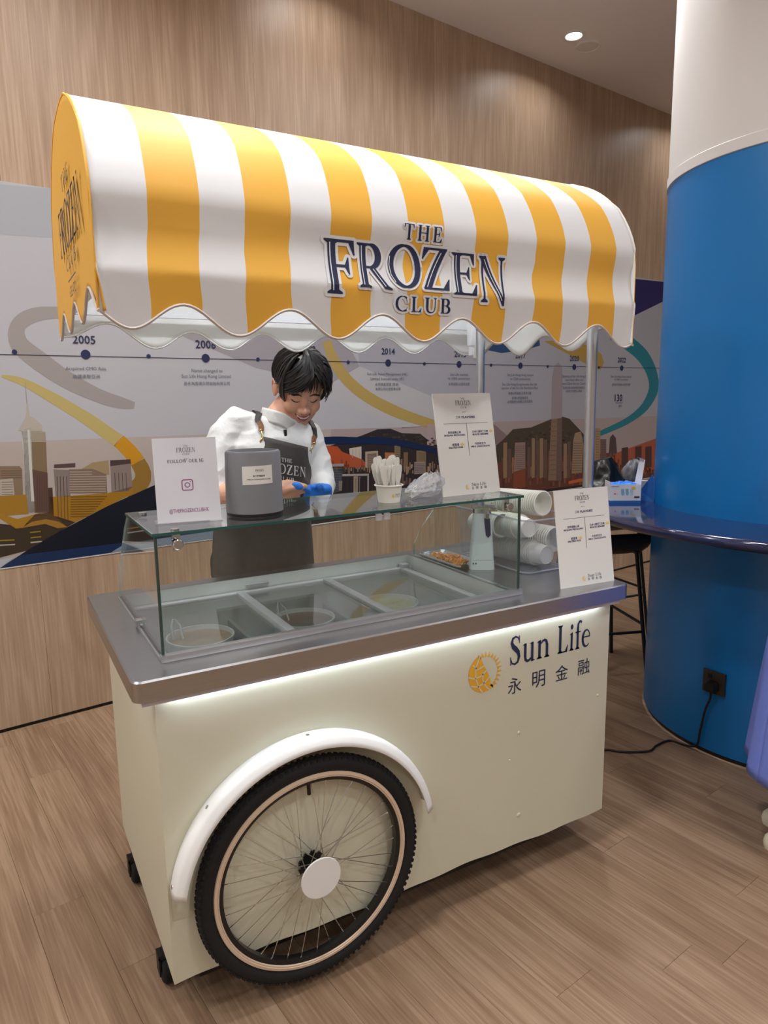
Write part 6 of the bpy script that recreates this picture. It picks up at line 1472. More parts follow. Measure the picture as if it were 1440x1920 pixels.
put_polys(b, [[(.0075 + .0013 * math.cos(2 * PI * k / 8), h * .44 + .0075 + .0013 * math.sin(2 * PI * k / 8)) for k in range(8)]], pl, None); b.build('camera_icon', M_pink, s)
b = MB(); put_sans(b, '@THEFROZENCLUBHK', .0, h * .135, w * .62, pl, None, bold=.0, hscale=1.5); b.build('handle_print', M_pink, s)

# ------------------------------------------------------------------ grey bin on the guard
t = thing('spoon_bin', 'grey cylindrical spoon bin with a white label on the glass guard', 'bin', (.318, .190, GZ + .0002))
M_grey = mat('grey_plastic', (128, 129, 134), .5)
R0, R1, HB = .0735, .0700, .163
b = MB(); b.lathe([(0, .008), (R0, .008), (R1, HB - .004), (R1 - .003, HB), (R1 - .008, HB + .001), (R1 - .010, HB - .004), (R1 - .010, HB - .02), (0, HB - .02)], 64); b.build('bin_body', M_grey, t, 40)
b = MB(); b.lathe([(0, 0), (R0 - .001, 0), (R0 - .001, .008), (0, .008)], 64); b.build('base_ring', M_black, t, 40)
def onbin(u, v, off=.0008):
    a = math.radians(-100) + u / R0; r = R0 + (R1 - R0) * v / HB + off; return Vector((r * math.cos(a), r * math.sin(a), v))
b = MB(); b.grid(lambda p, q: onbin(-.040 + .080 * p, .082 + .046 * q + .002 * p), 16, 4); b.build('label_plate', M_board, t)
b = MB(); put_polys(b, word_polys('FROZEN', -.006, .1155, .005, .022), lambda u, v: onbin(u, v, .0014), M_dark); put_sans(b, '試食匙羹回收處', .003, .104, .030, lambda u, v: onbin(u, v, .0014), M_black, bold=.03); put_sans(b, 'THROW TASTING SPOON HERE', .003, .0955, .062, lambda u, v: onbin(u, v, .0014), M_dark, bold=.01); b.build('label_print', None, t)

# ------------------------------------------------------------------ paper cup of spoons, bag of spoons
M_paper = mat('paper_cup', (238, 236, 226), .6)
def cup_mesh(rt, rb, h):
    b = MB(); b.lathe([(0, .004), (rb - .002, .004), (rb - .002, 0), (rb, 0), (rt, h - .003), (rt + .0036, h - .0042), (rt + .0046, h - .0020), (rt + .001, h), (rt - .001, h - .001), (rb - .001, .006), (0, .006)], 36); return b.mesh('paper_cup', M_paper, 40)
cup = tag(bpy.data.objects.new('paper_cup', cup_mesh(.0375, .031, .050)), 'white paper cup holding spoons on the glass guard', 'cup'); COL.objects.link(cup); cup.location = (.705, .165, GZ + .0002)
def oncup(u, v):
    a = math.radians(-88) + u / .036; r = .0325 + .0065 * v / .05 + .0004; return Vector((r * math.cos(a), r * math.sin(a), v))
oncup.n = Vector((0, -.0, 0))
b = MB(); life_logo(b, -.001, .0215, .0055, .020, oncup, M_dark); b.build('company_print', None, cup)
b = MB(); sun_logo(b, -.0065, .0205, .0095, oncup, M_yellow, M_yellow); b.build('sun_print', None, cup)
M_spoon = mat('spoon_white', (240, 238, 230), .55)
sp = MB(); prof = [(-.0045, 0), (.0045, 0), (.0045, .045), (.0085, .062), (.0095, .085), (.0085, .093), (.0045, .098), (-.0045, .098), (-.0085, .093), (-.0095, .085), (-.0085, .062), (-.0045, .045)]
sp.add([(x, -.0008, z) for x, z in prof] + [(x, .0008, z) for x, z in prof], [list(range(12)), list(range(12, 24))[::-1]] + [(i + 12, (i + 1) % 12 + 12, (i + 1) % 12, i) for i in range(12)])
spm = sp.mesh('spoon', M_spoon)
rs = random.Random(11)
for i in range(30):
    o = bpy.data.objects.new('tasting_spoon', spm); COL.objects.link(o)
    row = i % 3; k = i // 3
    fx = -.022 + .0049 * k; fy = -.016 + .016 * row
    tilt = (fx / .025) * .16 + rs.uniform(-.03, .03)
    dz = .008 + (.014 if row == 1 and k in (3, 4, 7, 8, 9) else 0) + (.020 if row == 2 and k in (1, 2, 7, 8) else 0) + rs.uniform(0, .004)
    o.location = (.705 + fx, .165 + fy, GZ + .001 + dz * (1 if row else .6)); o.rotation_euler = (rs.uniform(-.04, .04) - .05 * (row - 1), tilt, rs.uniform(-.25, .25) + PI / 2 * (1 if k % 3 == 0 and row == 0 else .12))
    tag(o, 'white tasting spoon standing in the paper cup on the guard', 'spoon', 'spoons in the paper cup')
M_bag = glassy('crinkled_film', (.93, .93, .95), ior=1.35, rough=.12, body=(244, 244, 248), bodyfac=.30)
bgm = MB(); rb_ = random.Random(5)
from mathutils import noise as mnoise
def bag(u, v):
    a = 2 * PI * u; e = PI * v; x = math.sin(e) * math.cos(a); y = math.sin(e) * math.sin(a); z = -math.cos(e)
    n1 = mnoise.noise(Vector((x * 2.2, y * 2.2, z * 2.2 + 3))); n2 = abs(mnoise.noise(Vector((x * 6, y * 6, z * 6)))) 
    k = 1 + .28 * n1 - .22 * n2
    px = .062 * x * k + .004; hz = (z * .5 + .5)
    top = .050 + .022 * max(0, x) - .012 * max(0, -x)
    return (px, .040 * y * k, max(.0008, hz * top * (1 + .25 * n1) * (.75 + .5 * n2 + .25)))
bgm.grid(bag, 64, 36)
o = tag(bgm.build('plastic_bag', M_bag, None, 25), 'crumpled clear plastic bag of spoons beside the cup', 'bag'); o.location = (.828, .176, GZ + .0004); o.rotation_euler = (0, 0, -.15)
for i in range(9):
    o = bpy.data.objects.new('tasting_spoon', spm); COL.objects.link(o)
    o.location = (.775 + .004 * (i % 3), .160 + .005 * i, GZ + .008 + .004 * (i % 4)); o.rotation_euler = (rs.uniform(-.2, .2), math.radians(66 + rs.uniform(-5, 5)), rs.uniform(-.2, .2))
    tag(o, 'white spoon lying inside the clear plastic bag', 'spoon', 'spoons in the plastic bag')

# ------------------------------------------------------------------ tubs in the freezer
for i, (x, y, lab) in enumerate(((.24, .525, 'round ice cream tub under the leftmost glass lid'), (.58, .522, 'round ice cream tub under the middle glass lid'), (.905, .520, 'round ice cream tub under the rightmost glass lid'))):
    t = thing('ice_cream_tub', lab, 'tub', (x, y, .6005), group='tubs in the freezer')
    b = MB(); b.lathe([(0, 0), (.088, 0), (.098, .198), (.102, .199), (.102, .204), (.097, .204), (.094, .190), (0, .190)], 48); b.build('tub_wall', mat('tub_white', (206, 208, 208), .4, metal=.4), t, 40)
    b = MB(); b.lathe([(0, .193), (.06, .196), (.0945, .192)], 48); b.build('ice_cream', mat('gelato_%d' % i, ((132, 112, 92), (96, 84, 76), (150, 146, 104))[i], .5, noise=.12, nscale=25, bump=.4, bscale=60), t, 60)
    b = MB()
    if i < 2:
        b.tube([(-.078, .010, .20), (-.078, .03, .235), (-.070, .055, .248), (-.060, .055, .247), (-.052, .03, .233), (-.052, .0, .20)], .004, 8); b.build('scoop_handle', glassy('clear_scoop', (.88, .9, .9), body=(210, 215, 215), bodyfac=.35), t, 60)
# ------------------------------------------------------------------ topping pan and white dispenser at the right of the guard
t = thing('topping_pan', 'small steel pan of orange biscuit crumbs inside the glass guard', 'pan', (1.166, .523, H))
b = MB(); rx, ry = .055, .128
def ring(rx, ry, r, z): return [(x, y, z) for x, y in rrect(-rx, rx, -ry, ry, r, 5)]
rings = [ring(rx + .006, ry + .006, .022, .006), ring(rx + .007, ry + .007, .022, .010), ring(rx, ry, .018, .011), ring(rx - .004, ry - .004, .016, .0035), ring(rx - .010, ry - .010, .012, .0025)]
k = len(rings[0]); vs = [p for r in rings for p in r]
b.add(vs, [(j * k + i, j * k + (i + 1) % k, (j + 1) * k + (i + 1) % k, (j + 1) * k + i) for j in range(4) for i in range(k)] + [[4 * k + i for i in range(k)]]); b.build('pan_shell', M_steel2, t, 40)
cr = MB()
for i in range(150):
    x, y = rs.gauss(-.004, .018), rs.gauss(-.01, .05)
    if abs(x) > .038 or abs(y) > .105: continue
    hgt = .004 + .020 * math.exp(-(x / .026) ** 2 - ((y + .01) / .06) ** 2) * rs.random()
    q = T(x, y, hgt) @ Euler((rs.uniform(0, 3), rs.uniform(0, 3), rs.uniform(0, 3))).to_matrix().to_4x4()
    s_ = rs.uniform(.004, .010); cr.box(-s_, s_, -s_ * .7, s_ * .7, -.0015, .0015, None, q)
o = cr.build('biscuit_crumbs', mat('biscuit_orange', (224, 148, 66), .7, noise=.2, nscale=60), t); o['kind'] = 'stuff'
b = MB(); b.box(-.048, -.026, -.143, -.131, -.0, .016, c=.002); b.tube([(-.044, -.137, .016), (-.044, -.144, .026), (-.032, -.144, .026), (-.032, -.137, .016)], .0015, 6); b.build('binder_clip', M_black, t)
t = thing('dispenser', 'tall white plastic gadget with silver clamp top inside the glass guard', 'dispenser', (1.192, .372, H), (0, 0, math.radians(-34)))
M_gad = mat('gadget_white', (238, 241, 243), .35)
def taper(mb, z0, z1, w0, d0, w1, d1, r=.3, m=None, off=(0, 0)):
    P0 = rrect(-w0 / 2, w0 / 2, -d0 / 2, d0 / 2, min(w0, d0) * r, 5); P1 = rrect(-w1 / 2 + off[0], w1 / 2 + off[0], -d1 / 2 + off[1], d1 / 2 + off[1], min(w1, d1) * r, 5); k = len(P0)
    mb.add([(x, y, z0) for x, y in P0] + [(x, y, z1) for x, y in P1], [(i, (i + 1) % k, (i + 1) % k + k, i + k) for i in range(k)] + [list(range(k))[::-1], list(range(k, 2 * k))], m)
b = MB(); taper(b, .034, .196, .082, .06, .062, .048); b.build('gadget_body', M_gad, t, 40)
b = MB(); taper(b, 0, .033, .088, .066, .084, .062); b.build('gadget_base', M_gad, t, 40)
b = MB(); taper(b, .196, .215, .062, .048, .060, .044, m=M_chrome); b.box(-.036, .044, -.030, .022, .212, .222, M_chrome, c=.003); b.box(.020, .050, -.034, -.010, .204, .216, M_chrome, c=.003); b.build('clamp_top', None, t, 40)
b = MB(); b.add([(.006, -.0275, .180), (.026, -.0275, .180), (.029, -.0290, .122), (.020, -.0293, .112), (.012, -.0290, .122), (.006, -.0255, .180), (.026, -.0255, .180), (.029, -.0265, .122), (.020, -.027, .112), (.012, -.0265, .122)], [(0, 1, 2, 3, 4), (0, 5, 6, 1), (1, 6, 7, 2), (2, 7, 8, 3), (3, 8, 9, 4), (4, 9, 5, 0)]); b.build('dark_window', mat('dark_blue_window', (52, 54, 92), .2), t)
b = MB(); b.box(.009, .023, -.031, -.026, .178, .196, c=.002); b.build('latch', M_chrome, t)
b = MB(); b.lathe([(0, 0), (.003, 0), (.003, .001), (0, .001)], 10, None, T(-.03, -.0325, .022) @ Rx(PI / 2)); b.lathe([(0, 0), (.003, 0), (.003, .001), (0, .001)], 10, None, T(-.021, -.0325, .022) @ Rx(PI / 2)); b.build('port', M_black, t)

# ------------------------------------------------------------------ clear box with stacks of paper cups
t = thing('cup_box', 'clear plastic box full of stacked paper cups on the counter', 'box', (1.338, .398, H))
M_box = glassy('clear_box', (.93, .94, .97), ior=1.4, rough=.06, body=(226, 230, 240), bodyfac=.10)
def rr3(sx, sy, r, z): return [(x, y, z) for x, y in rrect(-sx, sx, -sy, sy, r, 6)]
b = MB(); rings = [rr3(.060, .165, .02, .001), rr3(.084, .190, .03, .002), rr3(.090, .196, .035, .010), rr3(.104, .212, .04, .185), rr3(.110, .218, .042, .188), rr3(.110, .218, .042, .182)]
k = len(rings[0]); b.add([p for r in rings for p in r], [(j * k + i, j * k + (i + 1) % k, (j + 1) * k + (i + 1) % k, (j + 1) * k + i) for j in range(5) for i in range(k)] + [[i for i in range(k)][::-1]]); b.build('box_shell', M_box, t, 40)
b = MB(); b.tube([Vector(p) for p in rr3(.109, .217, .042, .188)], .0028, 6, closed=True); b.tube([Vector(p) for p in rr3(.087, .193, .033, .006)], .0024, 6, closed=True); b.build('box_rim', glassy('box_rim', (.9, .92, .96), body=(226, 232, 244), bodyfac=.5), t, 60)
cm1 = cup_mesh(.040, .0315, .052)
def stack(p, d, n, lab, grp, step=.0108):
    p = Vector(p); d = Vector(d).normalized(); q = d.to_track_quat('Z', 'Y')
    for i in range(n):
        o = bpy.data.objects.new('paper_cup', cm1); COL.objects.link(o); o.location = p + d * step * i; o.rotation_mode = 'QUATERNION'; o.rotation_quaternion = q
        tag(o, lab, 'cup', grp)
# base end first; d points from the cup bottoms towards the mouths
stack((1.372, .240, .968), (-.06, 1, -.03), 21, 'white paper cup in the lowest stack lying in the clear box', 'cups in the lowest stack')
stack((1.322, .275, 1.062), (.05, 1, -.05), 16, 'white paper cup in the middle lying stack of the clear box', 'cups in the middle stack')
stack((1.412, .430, 1.012), (.02, -1, .03), 13, 'white paper cup in the right-hand stack with its mouth to the front', 'cups in the right-hand stack')
stack((1.372, .560, 1.125), (.06, -1, .06), 22, 'white paper cup in the top stack lying above the box rim', 'cups in the top stack')
stack((1.285, .540, 1.050), (.02, -1, .06), 11, 'white paper cup in the rear left stack against the box wall', 'cups in the rear left stack')

# ------------------------------------------------------------------ things on the ring counter
TOP = 1.0122
gb = thing('glove_box', 'open white carton of blue disposable gloves on the ring counter', 'box', (2.285, .735, TOP), (0, 0, math.radians(-33)))
M_carton = mat('carton_white', (232, 234, 240), .5); M_cblue = mat('carton_blue', (40, 110, 190), .5)
b = MB(); b.box(-.070, .070, -.050, -.048, .014, .088, M_carton); b.box(-.070, .070, .048, .050, .014, .088, M_carton); b.box(-.070, -.068, -.048, .048, .014, .100, M_carton); b.box(.068, .070, -.048, .048, .014, .088, M_carton); b.build('carton', None, gb)
b = MB(); b.box(-.0705, .0705, -.0505, .0505, 0, .014); b.build('carton_band', M_cblue, gb)
b = MB(); b.add([(.068, -.048, .086), (.068, .048, .086), (.086, .048, .20), (.086, -.030, .20), (.070, -.048, .086), (.070, .048, .086), (.088, .048, .20), (.088, -.030, .20)], [(0, 1, 2, 3), (7, 6, 5, 4), (0, 3, 7, 4), (1, 5, 6, 2), (2, 6, 7, 3), (0, 4, 5, 1)]); b.build('carton_flap', M_carton, gb)
b = MB(); b.add([(.086, -.03, .20), (.086, .048, .20), (.070, .05, .208), (.070, -.03, .208)], [(0, 1, 2, 3)]); b.build('flap_tab', M_carton, gb)
M_glove = mat('blue_nitrile', (40, 128, 236), .42, noise=.12, nscale=40, bump=.4, bscale=50)
M_hand_l = mat('print_lightblue', (130, 190, 220), .6); M_red = mat('print_red', (226, 110, 110), .6)
b = MB(); P = lambda u, v: Vector((u, -.0508, v))
for (cx, m) in ((-.012, M_hand_l), (.008, M_hand_l), (.028, mat('print_paleblue', (196, 220, 232), .6))):
    for k in range(4): b.add([P(cx - .007 + .0036 * k + .0016 * math.cos(a), .062 + .009 * math.sin(a)) for a in [2 * PI * i / 8 for i in range(8)]], [list(range(8))], m)
    b.add([P(cx + .0075 * math.cos(a), .049 + .011 * math.sin(a)) for a in [2 * PI * i / 12 for i in range(12)]], [list(range(12))], m)
b.add([P(-.047 + .005 * math.cos(a), .046 + .004 * math.sin(a)) for a in [2 * PI * i / 10 for i in range(10)]], [list(range(10))], M_red)
b.add([P(.036 + .010 * math.cos(a) * (1 + .15 * (i % 2)), .072 + .008 * math.sin(a)) for i, a in enumerate([2 * PI * i / 16 for i in range(16)])], [list(range(16))], M_yellow)
b.add([P(.040, .026), P(.064, .026), P(.064, .034), P(.040, .034)], [(0, 1, 2, 3)], M_dark); b.add([P(-.064, .079), P(-.030, .079), P(-.030, .081), P(-.064, .081)], [(0, 1, 2, 3)], M_dark); b.build('carton_print', None, gb)
gl = MB()
def heap(u, v):
    x = -.066 + .132 * u; y = -.046 + .092 * v; e = math.sin(PI * v) ** .4 * math.sin(PI * min(1, u * 1.05 + .02)) ** .35
    return (x, y, .074 + e * (.010 + .030 * u * (1 - .3 * u) + .016 * mnoise.noise(Vector((x * 45, y * 45, 1))) + .006 * mnoise.noise(Vector((x * 130, y * 130, 5)))))
gl.grid(heap, 34, 22); o = tag(gl.build('glove_heap', M_glove, gb, 60), kind='stuff')
# black rubbish sack behind, knotted grey film, blue folder and papers against the column
sk = MB()
def sack(u, v):
    a = 2 * PI * u; x = math.cos(a); y = math.sin(a); z = v
    r = (.115 - .075 * v ** 1.3) * (1 + .18 * mnoise.noise(Vector((x * 2, y * 2, z * 3))) - .15 * abs(mnoise.noise(Vector((x * 4, y * 4, z * 5 + 2)))))
    return (x * r * 1.05 + (.020 - .03 * v), y * r * .8, .001 + .175 * z * (1 + .06 * x))
sk.grid(sack, 48, 20); n_ = len(sk.v); sk.f.append([i * 21 + 20 for i in range(48)]); sk.m.append(0)
o = tag(sk.build('rubbish_sack', mat('black_film', (16, 16, 18), .28, bump=.5, bscale=18), None, 60), 'glossy black plastic sack behind the glove carton', 'sack'); o.location = (2.43, .985, TOP); o.rotation_euler = (0, 0, -.6)
gs = MB()
def film(u, v):
    a = 2 * PI * u; e = PI * v; k = 1 + .3 * mnoise.noise(Vector((math.cos(a) * 2, math.sin(a) * 2, e))) - .2 * abs(mnoise.noise(Vector((math.cos(a) * 5, math.sin(a) * 5, e * 3))))
    return (.055 * math.sin(e) * math.cos(a) * k, .05 * math.sin(e) * math.sin(a) * k, .10 + .072 * -math.cos(e) * k)
gs.grid(film, 32, 18); o = tag(gs.build('film_bundle', mat('grey_film', (120, 120, 126), .35, bump=.5, bscale=25), None, 60), 'crumpled grey plastic bundle between sack and column', 'bundle'); o.location = (2.640, .985, TOP)
z0 = min(v[2] for v in gs.v); o.location.z = TOP - z0 + .0005
t = thing('card_folder', 'blue card standing on edge against the column, papers behind it', 'folder', (2.395, .690, TOP), (0, 0, math.radians(-62)))
b = MB(); b.add([(-.045, 0, 0), (.035, 0, 0), (.045, .01, .07), (.02, .012, .125), (-.03, .01, .05), (-.045, .004, 0), (.035, .004, 0), (.045, .014, .07), (.02, .016, .125), (-.03, .014, .05)], [(0, 1, 2, 3, 4), (9, 8, 7, 6, 5), (0, 5, 6, 1), (1, 6, 7, 2), (2, 7, 8, 3), (3, 8, 9, 4), (4, 9, 5, 0)]); b.build('blue_card', M_cblue, t)
b = MB(); b.box(-.03, .05, .018, .040, .03, .095, c=.004); b.box(-.02, .045, .02, .042, .0, .03, c=.003); b.build('paper_pad', mat('paper_pad', (226, 226, 222), .6), t)

# ------------------------------------------------------------------ bar stools
M_leg = mat('stool_leg', (44, 48, 54), .35, metal=.6); M_seat = mat('stool_seat', (34, 36, 40), .55)
def bar_stool(label, loc, rz):
    t = thing('bar_stool', label, 'stool', loc, (0, 0, rz), group='bar stools at the ring counter')
    b = MB()
    def seat(u, v):
        x = -.19 + .38 * u; y = -.18 + .36 * v; e = max(abs(u - .5), abs(v - .5)) * 2
        back = max(0, v - .72) / .28
        return (x, y + .02 * back, .715 - .014 * (1 - e ** 2) + .085 * back ** 2 - (.022 * max(0, e - .88) / .12 if v < .8 else 0) - (.025 * max(0, .1 - v) / .1))
    b.grid(seat, 18, 18); o = b.build('seat', M_seat, t, 60); sm = o.modifiers.new('pad', 'SOLIDIFY'); sm.thickness = .035; sm.offset = -1
    b = MB()
    for sx in (-1, 1):
        for sy in (-1, 1):
            l = MB(); l.tube([(sx * .15, sy * .14, .69), (sx * .21, sy * .20, .0)], .0105, 10); l.build('leg', M_leg, t, 60)
    for (z, f) in ((.26, .985), (.30, .98)):
        w = .15 + .06 * (1 - z / .69); d = .14 + .06 * (1 - z / .69)
        if z == .26: 
            for sy in (-1, 1): l = MB(); l.tube([(-w, sy * d, z), (w, sy * d, z)], .008, 8); l.build('footrest', M_leg, t, 60)
        else:
            for sx in (-1, 1): l = MB(); l.tube([(sx * w, -d, z), (sx * w, d, z)], .008, 8); l.build('footrest', M_leg, t, 60)
    return t
bar_stool('black bar stool nearest the cart, under the ring counter', (2.555, 1.13, 0), math.radians(160))
bar_stool('dark bar stool farther back beside the wood wall', (3.08, 1.58, 0), math.radians(172))

# ------------------------------------------------------------------ socket, plug and cable on the column
def on_col(ang, z, off=0):
    a = math.radians(ang); return Vector((CX + (CRD + off) * math.cos(a), CY + (CRD + off) * math.sin(a), z))
ang = -174.2
t = thing('wall_socket', 'square dark metal power socket low on the blue column', 'socket', on_col(ang, .329), (0, 0, math.radians(ang) + PI / 2))
b = MB(); b.box(-.047, .047, -.010, -.001, -.048, .048, c=.0015); b.build('socket_plate', mat('dark_bronze_plate', (78, 70, 66), .35, metal=.7), t, 40)
b = MB(); b.box(-.025, -.008, -.013, -.010, .018, .034, c=.001); b.build('rocker_switch', M_black, t)
pg = thing('power_plug', 'black mains plug with cable running across the floor', 'plug', (0, 0, 0))
p0 = on_col(ang, .315, .011); r_ = (p0 - Vector((CX, CY, p0.z))).normalized()
b = MB(); taper(b, 0, .034, .050, .046, .040, .036, .3); o = b.build('plug_body', M_black, pg, 40); o.matrix_world = Matrix.Translation(p0) @ r_.to_track_quat('Z', 'Y').to_matrix().to_4x4()
def smooth_path(P, k=6):
    P = [Vector(p) for p in P]; out = []
    for i in range(len(P) - 1):
        a, b_, c, d_ = P[max(i - 1, 0)], P[i], P[i + 1], P[min(i + 2, len(P) - 1)]
        for q in range(k):
            u = q / k; out.append(.5 * ((2 * b_) + (c - a) * u + (2 * a - 5 * b_ + 4 * c - d_) * u * u + (3 * b_ - a - 3 * c + d_) * u ** 3))
    return out + [P[-1]]
cab = smooth_path([p0 + r_ * .018 + Vector((0, 0, -.018)), on_col(-174.5, .262, .022), on_col(-176.5, .20, .016), on_col(-178, .10, .016), on_col(-179, .03, .02), (2.235, .30, .0055), (2.215, .352, .0055), (2.13, .350, .0055), (2.061, .335, .0055), (1.958, .390, .0055), (1.913, .438, .0055), (1.75, .52, .0055), (1.50, .55, .0055), (1.30, .50, .0055)])
MB().tube(cab, .0048, 8).build('cable', M_black, pg, 60)
PT = {
 'r_shoulder': (0.495, 0.970, 1.416),
 'r_elbow': (0.407, 0.900, 1.180),
 'r_wrist': (0.539, 0.730, 1.194),
 'r_palm': (0.572, 0.690, 1.211),
 'l_shoulder': (0.804, 0.950, 1.361),
 'l_elbow': (0.809, 0.860, 1.198),
 'l_wrist': (0.761, 0.740, 1.175),
 'l_palm': (0.718, 0.700, 1.189),
 'neck_base': (0.676, 0.950, 1.410),
 'head_c': (0.744, 0.885, 1.550),
 'chin': (0.679, 0.800, 1.409),
 'ap_tl': (0.582, 0.860, 1.374),
 'ap_tr': (0.755, 0.840, 1.327),
 'strap_l': (0.599, 0.950, 1.500),
 'strap_r': (0.795, 0.940, 1.412),
 'the': (0.666, 0.840, 1.295),
 'frozen': (0.654, 0.840, 1.260),
 'club': (0.660, 0.840, 1.243),
 'frozen_l': (0.576, 0.840, 1.281),
 'frozen_r': (0.733, 0.840, 1.248),
 'hip_l': (0.401, 0.980, 0.948),
 'hip_r': (0.801, 0.980, 0.898),
 'waist_l': (0.426, 0.980, 1.046),
 'waist_r': (0.791, 0.980, 1.007),
 'chest_l': (0.514, 0.970, 1.318),
 'chest_r': (0.812, 0.950, 1.262),
 'k_index': (0.600, 0.670, 1.233),
 'index1': (0.627, 0.660, 1.226),
 'index2': (0.655, 0.650, 1.218),
 'thumb0': (0.574, 0.665, 1.204),
 'thumb1': (0.605, 0.645, 1.217),
 'thumb2': (0.638, 0.640, 1.217),
 'mid0': (0.590, 0.670, 1.217),
 'mid1': (0.624, 0.655, 1.202),
 'mid2': (0.651, 0.660, 1.201),
 'ring0': (0.584, 0.670, 1.201),
 'ring1': (0.612, 0.655, 1.193),
 'ring2': (0.635, 0.670, 1.184),
 'lit0': (0.581, 0.675, 1.186),
 'lit1': (0.604, 0.660, 1.181),
 'lit2': (0.625, 0.680, 1.169),
 'g_tip': (0.620, 0.635, 1.224),
 'g1': (0.682, 0.680, 1.213),
 'g2': (0.661, 0.670, 1.190),
 'g3': (0.733, 0.690, 1.202),
 'g4': (0.738, 0.690, 1.177),
 'g5': (0.691, 0.680, 1.171),
 'collar': (0.694, 0.860, 1.431),
 'mic': (0.666, 0.840, 1.391),
}
# ------------------------------------------------------------------ the server behind the cart
def V(k): return Vector(PT[k])
class Blob:
    """closed pieces that are fused into one continuous surface"""
    def __init__(s): s.parts = {}
    def mb(s, kind): return s.parts.setdefault(kind, MB())
    def limb(s, kind, pts, radii, n=16):
        P = [Vector(p) for p in pts]; s.mb(kind).tube(P, radii, n)
        for p, r in ((P[0], radii[0]), (P[-1], radii[-1])): s.ball(kind, p, (r, r, r))
    def ball(s, kind, c, r, M=None):
        prof = [(math.sin(PI * k / 14), -math.cos(PI * k / 14)) for k in range(15)]
        m = T(*c) @ (M.to_4x4() if M is not None else Matrix.Identity(4)) @ Matrix.Diagonal((r[0], r[1], r[2], 1)); b = MB(); b.lathe(prof[1:-1], 20, cap0=True, cap1=True)
        s.mb(kind).add(b.v, b.f, None, m)
    def oval(s, kind, rings, n=32):
        """rings: centre, half width, half depth, yaw"""
        vs = []; k = len(rings)
        for (c, rx, ry, yw) in rings:
            for i in range(n):
                a = 2 * PI * i / n; x = rx * math.copysign(abs(math.cos(a)) ** .85, math.cos(a)); y = ry * math.copysign(abs(math.sin(a)) ** .85, math.sin(a))
                vs.append((c[0] + x * math.cos(yw) - y * math.sin(yw), c[1] + x * math.sin(yw) + y * math.cos(yw), c[2] + 0))
        fs = [(j * n + i, j * n + (i + 1) % n, (j + 1) * n + (i + 1) % n, (j + 1) * n + i) for j in range(k - 1) for i in range(n)]
        fs += [list(range(n))[::-1], [(k - 1) * n + i for i in range(n)]]
        s.mb(kind).add(vs, fs)
    def fuse(s, name, mats, voxel, smooth=2, parent=None):
        allv = []; allf = []
        for q in s.parts.values():
            o = len(allv); allv += q.v; allf += [[i + o for i in f] for f in q.f]
        me = bpy.data.meshes.new(name); me.from_pydata(allv, [], allf); me.update()
        bm = bmesh.new(); bm.from_mesh(me); bmesh.ops.recalc_face_normals(bm, faces=bm.faces[:]); bm.to_mesh(me); bm.free()
        ob = bpy.data.objects.new(name, me); COL.objects.link(ob)
        r = ob.modifiers.new('fuse', 'REMESH'); r.mode = 'VOXEL'; r.voxel_size = voxel
        sm = ob.modifiers.new('relax', 'SMOOTH'); sm.factor = .5; sm.iterations = smooth
        bpy.context.view_layer.update()
        m2 = bpy.data.meshes.new_from_object(ob.evaluated_get(bpy.context.evaluated_depsgraph_get()))
        bpy.data.objects.remove(ob); m2.name = name
        kinds = list(s.parts); trees = [BVHTree.FromPolygons([Vector(v) for v in s.parts[k].v], s.parts[k].f) for k in kinds]
        m2.materials.clear()
        for k in kinds: m2.materials.append(mats[k])
        idx = []
        for p in m2.polygons:
            c = p.center; best = 0; bd = 1e9
            for j, t_ in enumerate(trees):
                hit = t_.find_nearest(c, bd)
                if hit[0] is not None and hit[3] < bd: bd = hit[3]; best = j
            idx.append(best)
        soft = set()
        for p, k in zip(m2.polygons, idx):
            if kinds[k] in ('shirt', 'trousers'): soft.update(p.vertices)
        for p, k in zip(m2.polygons, idx):
            if kinds[k] not in ('shirt', 'trousers'): soft.difference_update(p.vertices)
        m2.polygons.foreach_set('material_index', idx)
        ob = bpy.data.objects.new(name, m2); COL.objects.link(ob); vg = ob.vertex_groups.new(name='cloth'); vg.add(list(soft), 1.0, 'ADD')
        sm = ob.modifiers.new('drape', 'SMOOTH'); sm.factor = .5; sm.iterations = 45; sm.vertex_group = 'cloth'
        bpy.context.view_layer.update(); m3 = bpy.data.meshes.new_from_object(ob.evaluated_get(bpy.context.evaluated_depsgraph_get())); bpy.data.objects.remove(ob); bpy.data.meshes.remove(m2); m2 = m3; m2.name = name
        nrm = [v.normal.copy() for v in m2.vertices]; cos_ = [v.co.copy() for v in m2.vertices]
        for i in soft:                                   # soft folds in the cloth
            c = cos_[i]; q = 1 - abs(mnoise.noise(Vector((c.x * 9 + c.z * 7, c.y * 10, c.z * 12 - c.x * 10)))) * 2
            cos_[i] = c + nrm[i] * (.0060 * max(0, q - .35))
        m2.vertices.foreach_set('co', [a_ for c in cos_ for a_ in c])
        m2.polygons.foreach_set('use_smooth', [True] * len(m2.polygons)); m2.update()
        o = bpy.data.objects.new(name, m2); COL.objects.link(o)
        if parent is not None: o.parent = parent
        return o
M_skin = mat('skin', (222, 170, 142), .5, sss=.08, noise=.03, nscale=30)
M_shirt = mat('white_shirt', (226, 226, 224), .75, bump=.9, bscale=11, bdist=.012)
M_trouser = mat('dark_trousers', (44, 42, 42), .85)
M_apron = mat('charcoal_apron', (74, 70, 66), .85, noise=.08, nscale=60)
M_hair = mat('black_hair', (24, 20, 19), .42, noise=.2, nscale=80)
M_lip = mat('lip', (190, 104, 104), .4)
person = thing('person', 'person in white shirt and charcoal apron pulling on a blue glove behind the cart', 'person', (.60, .99, 0))
person_inv = Matrix.Translation((-.60, -.99, 0))
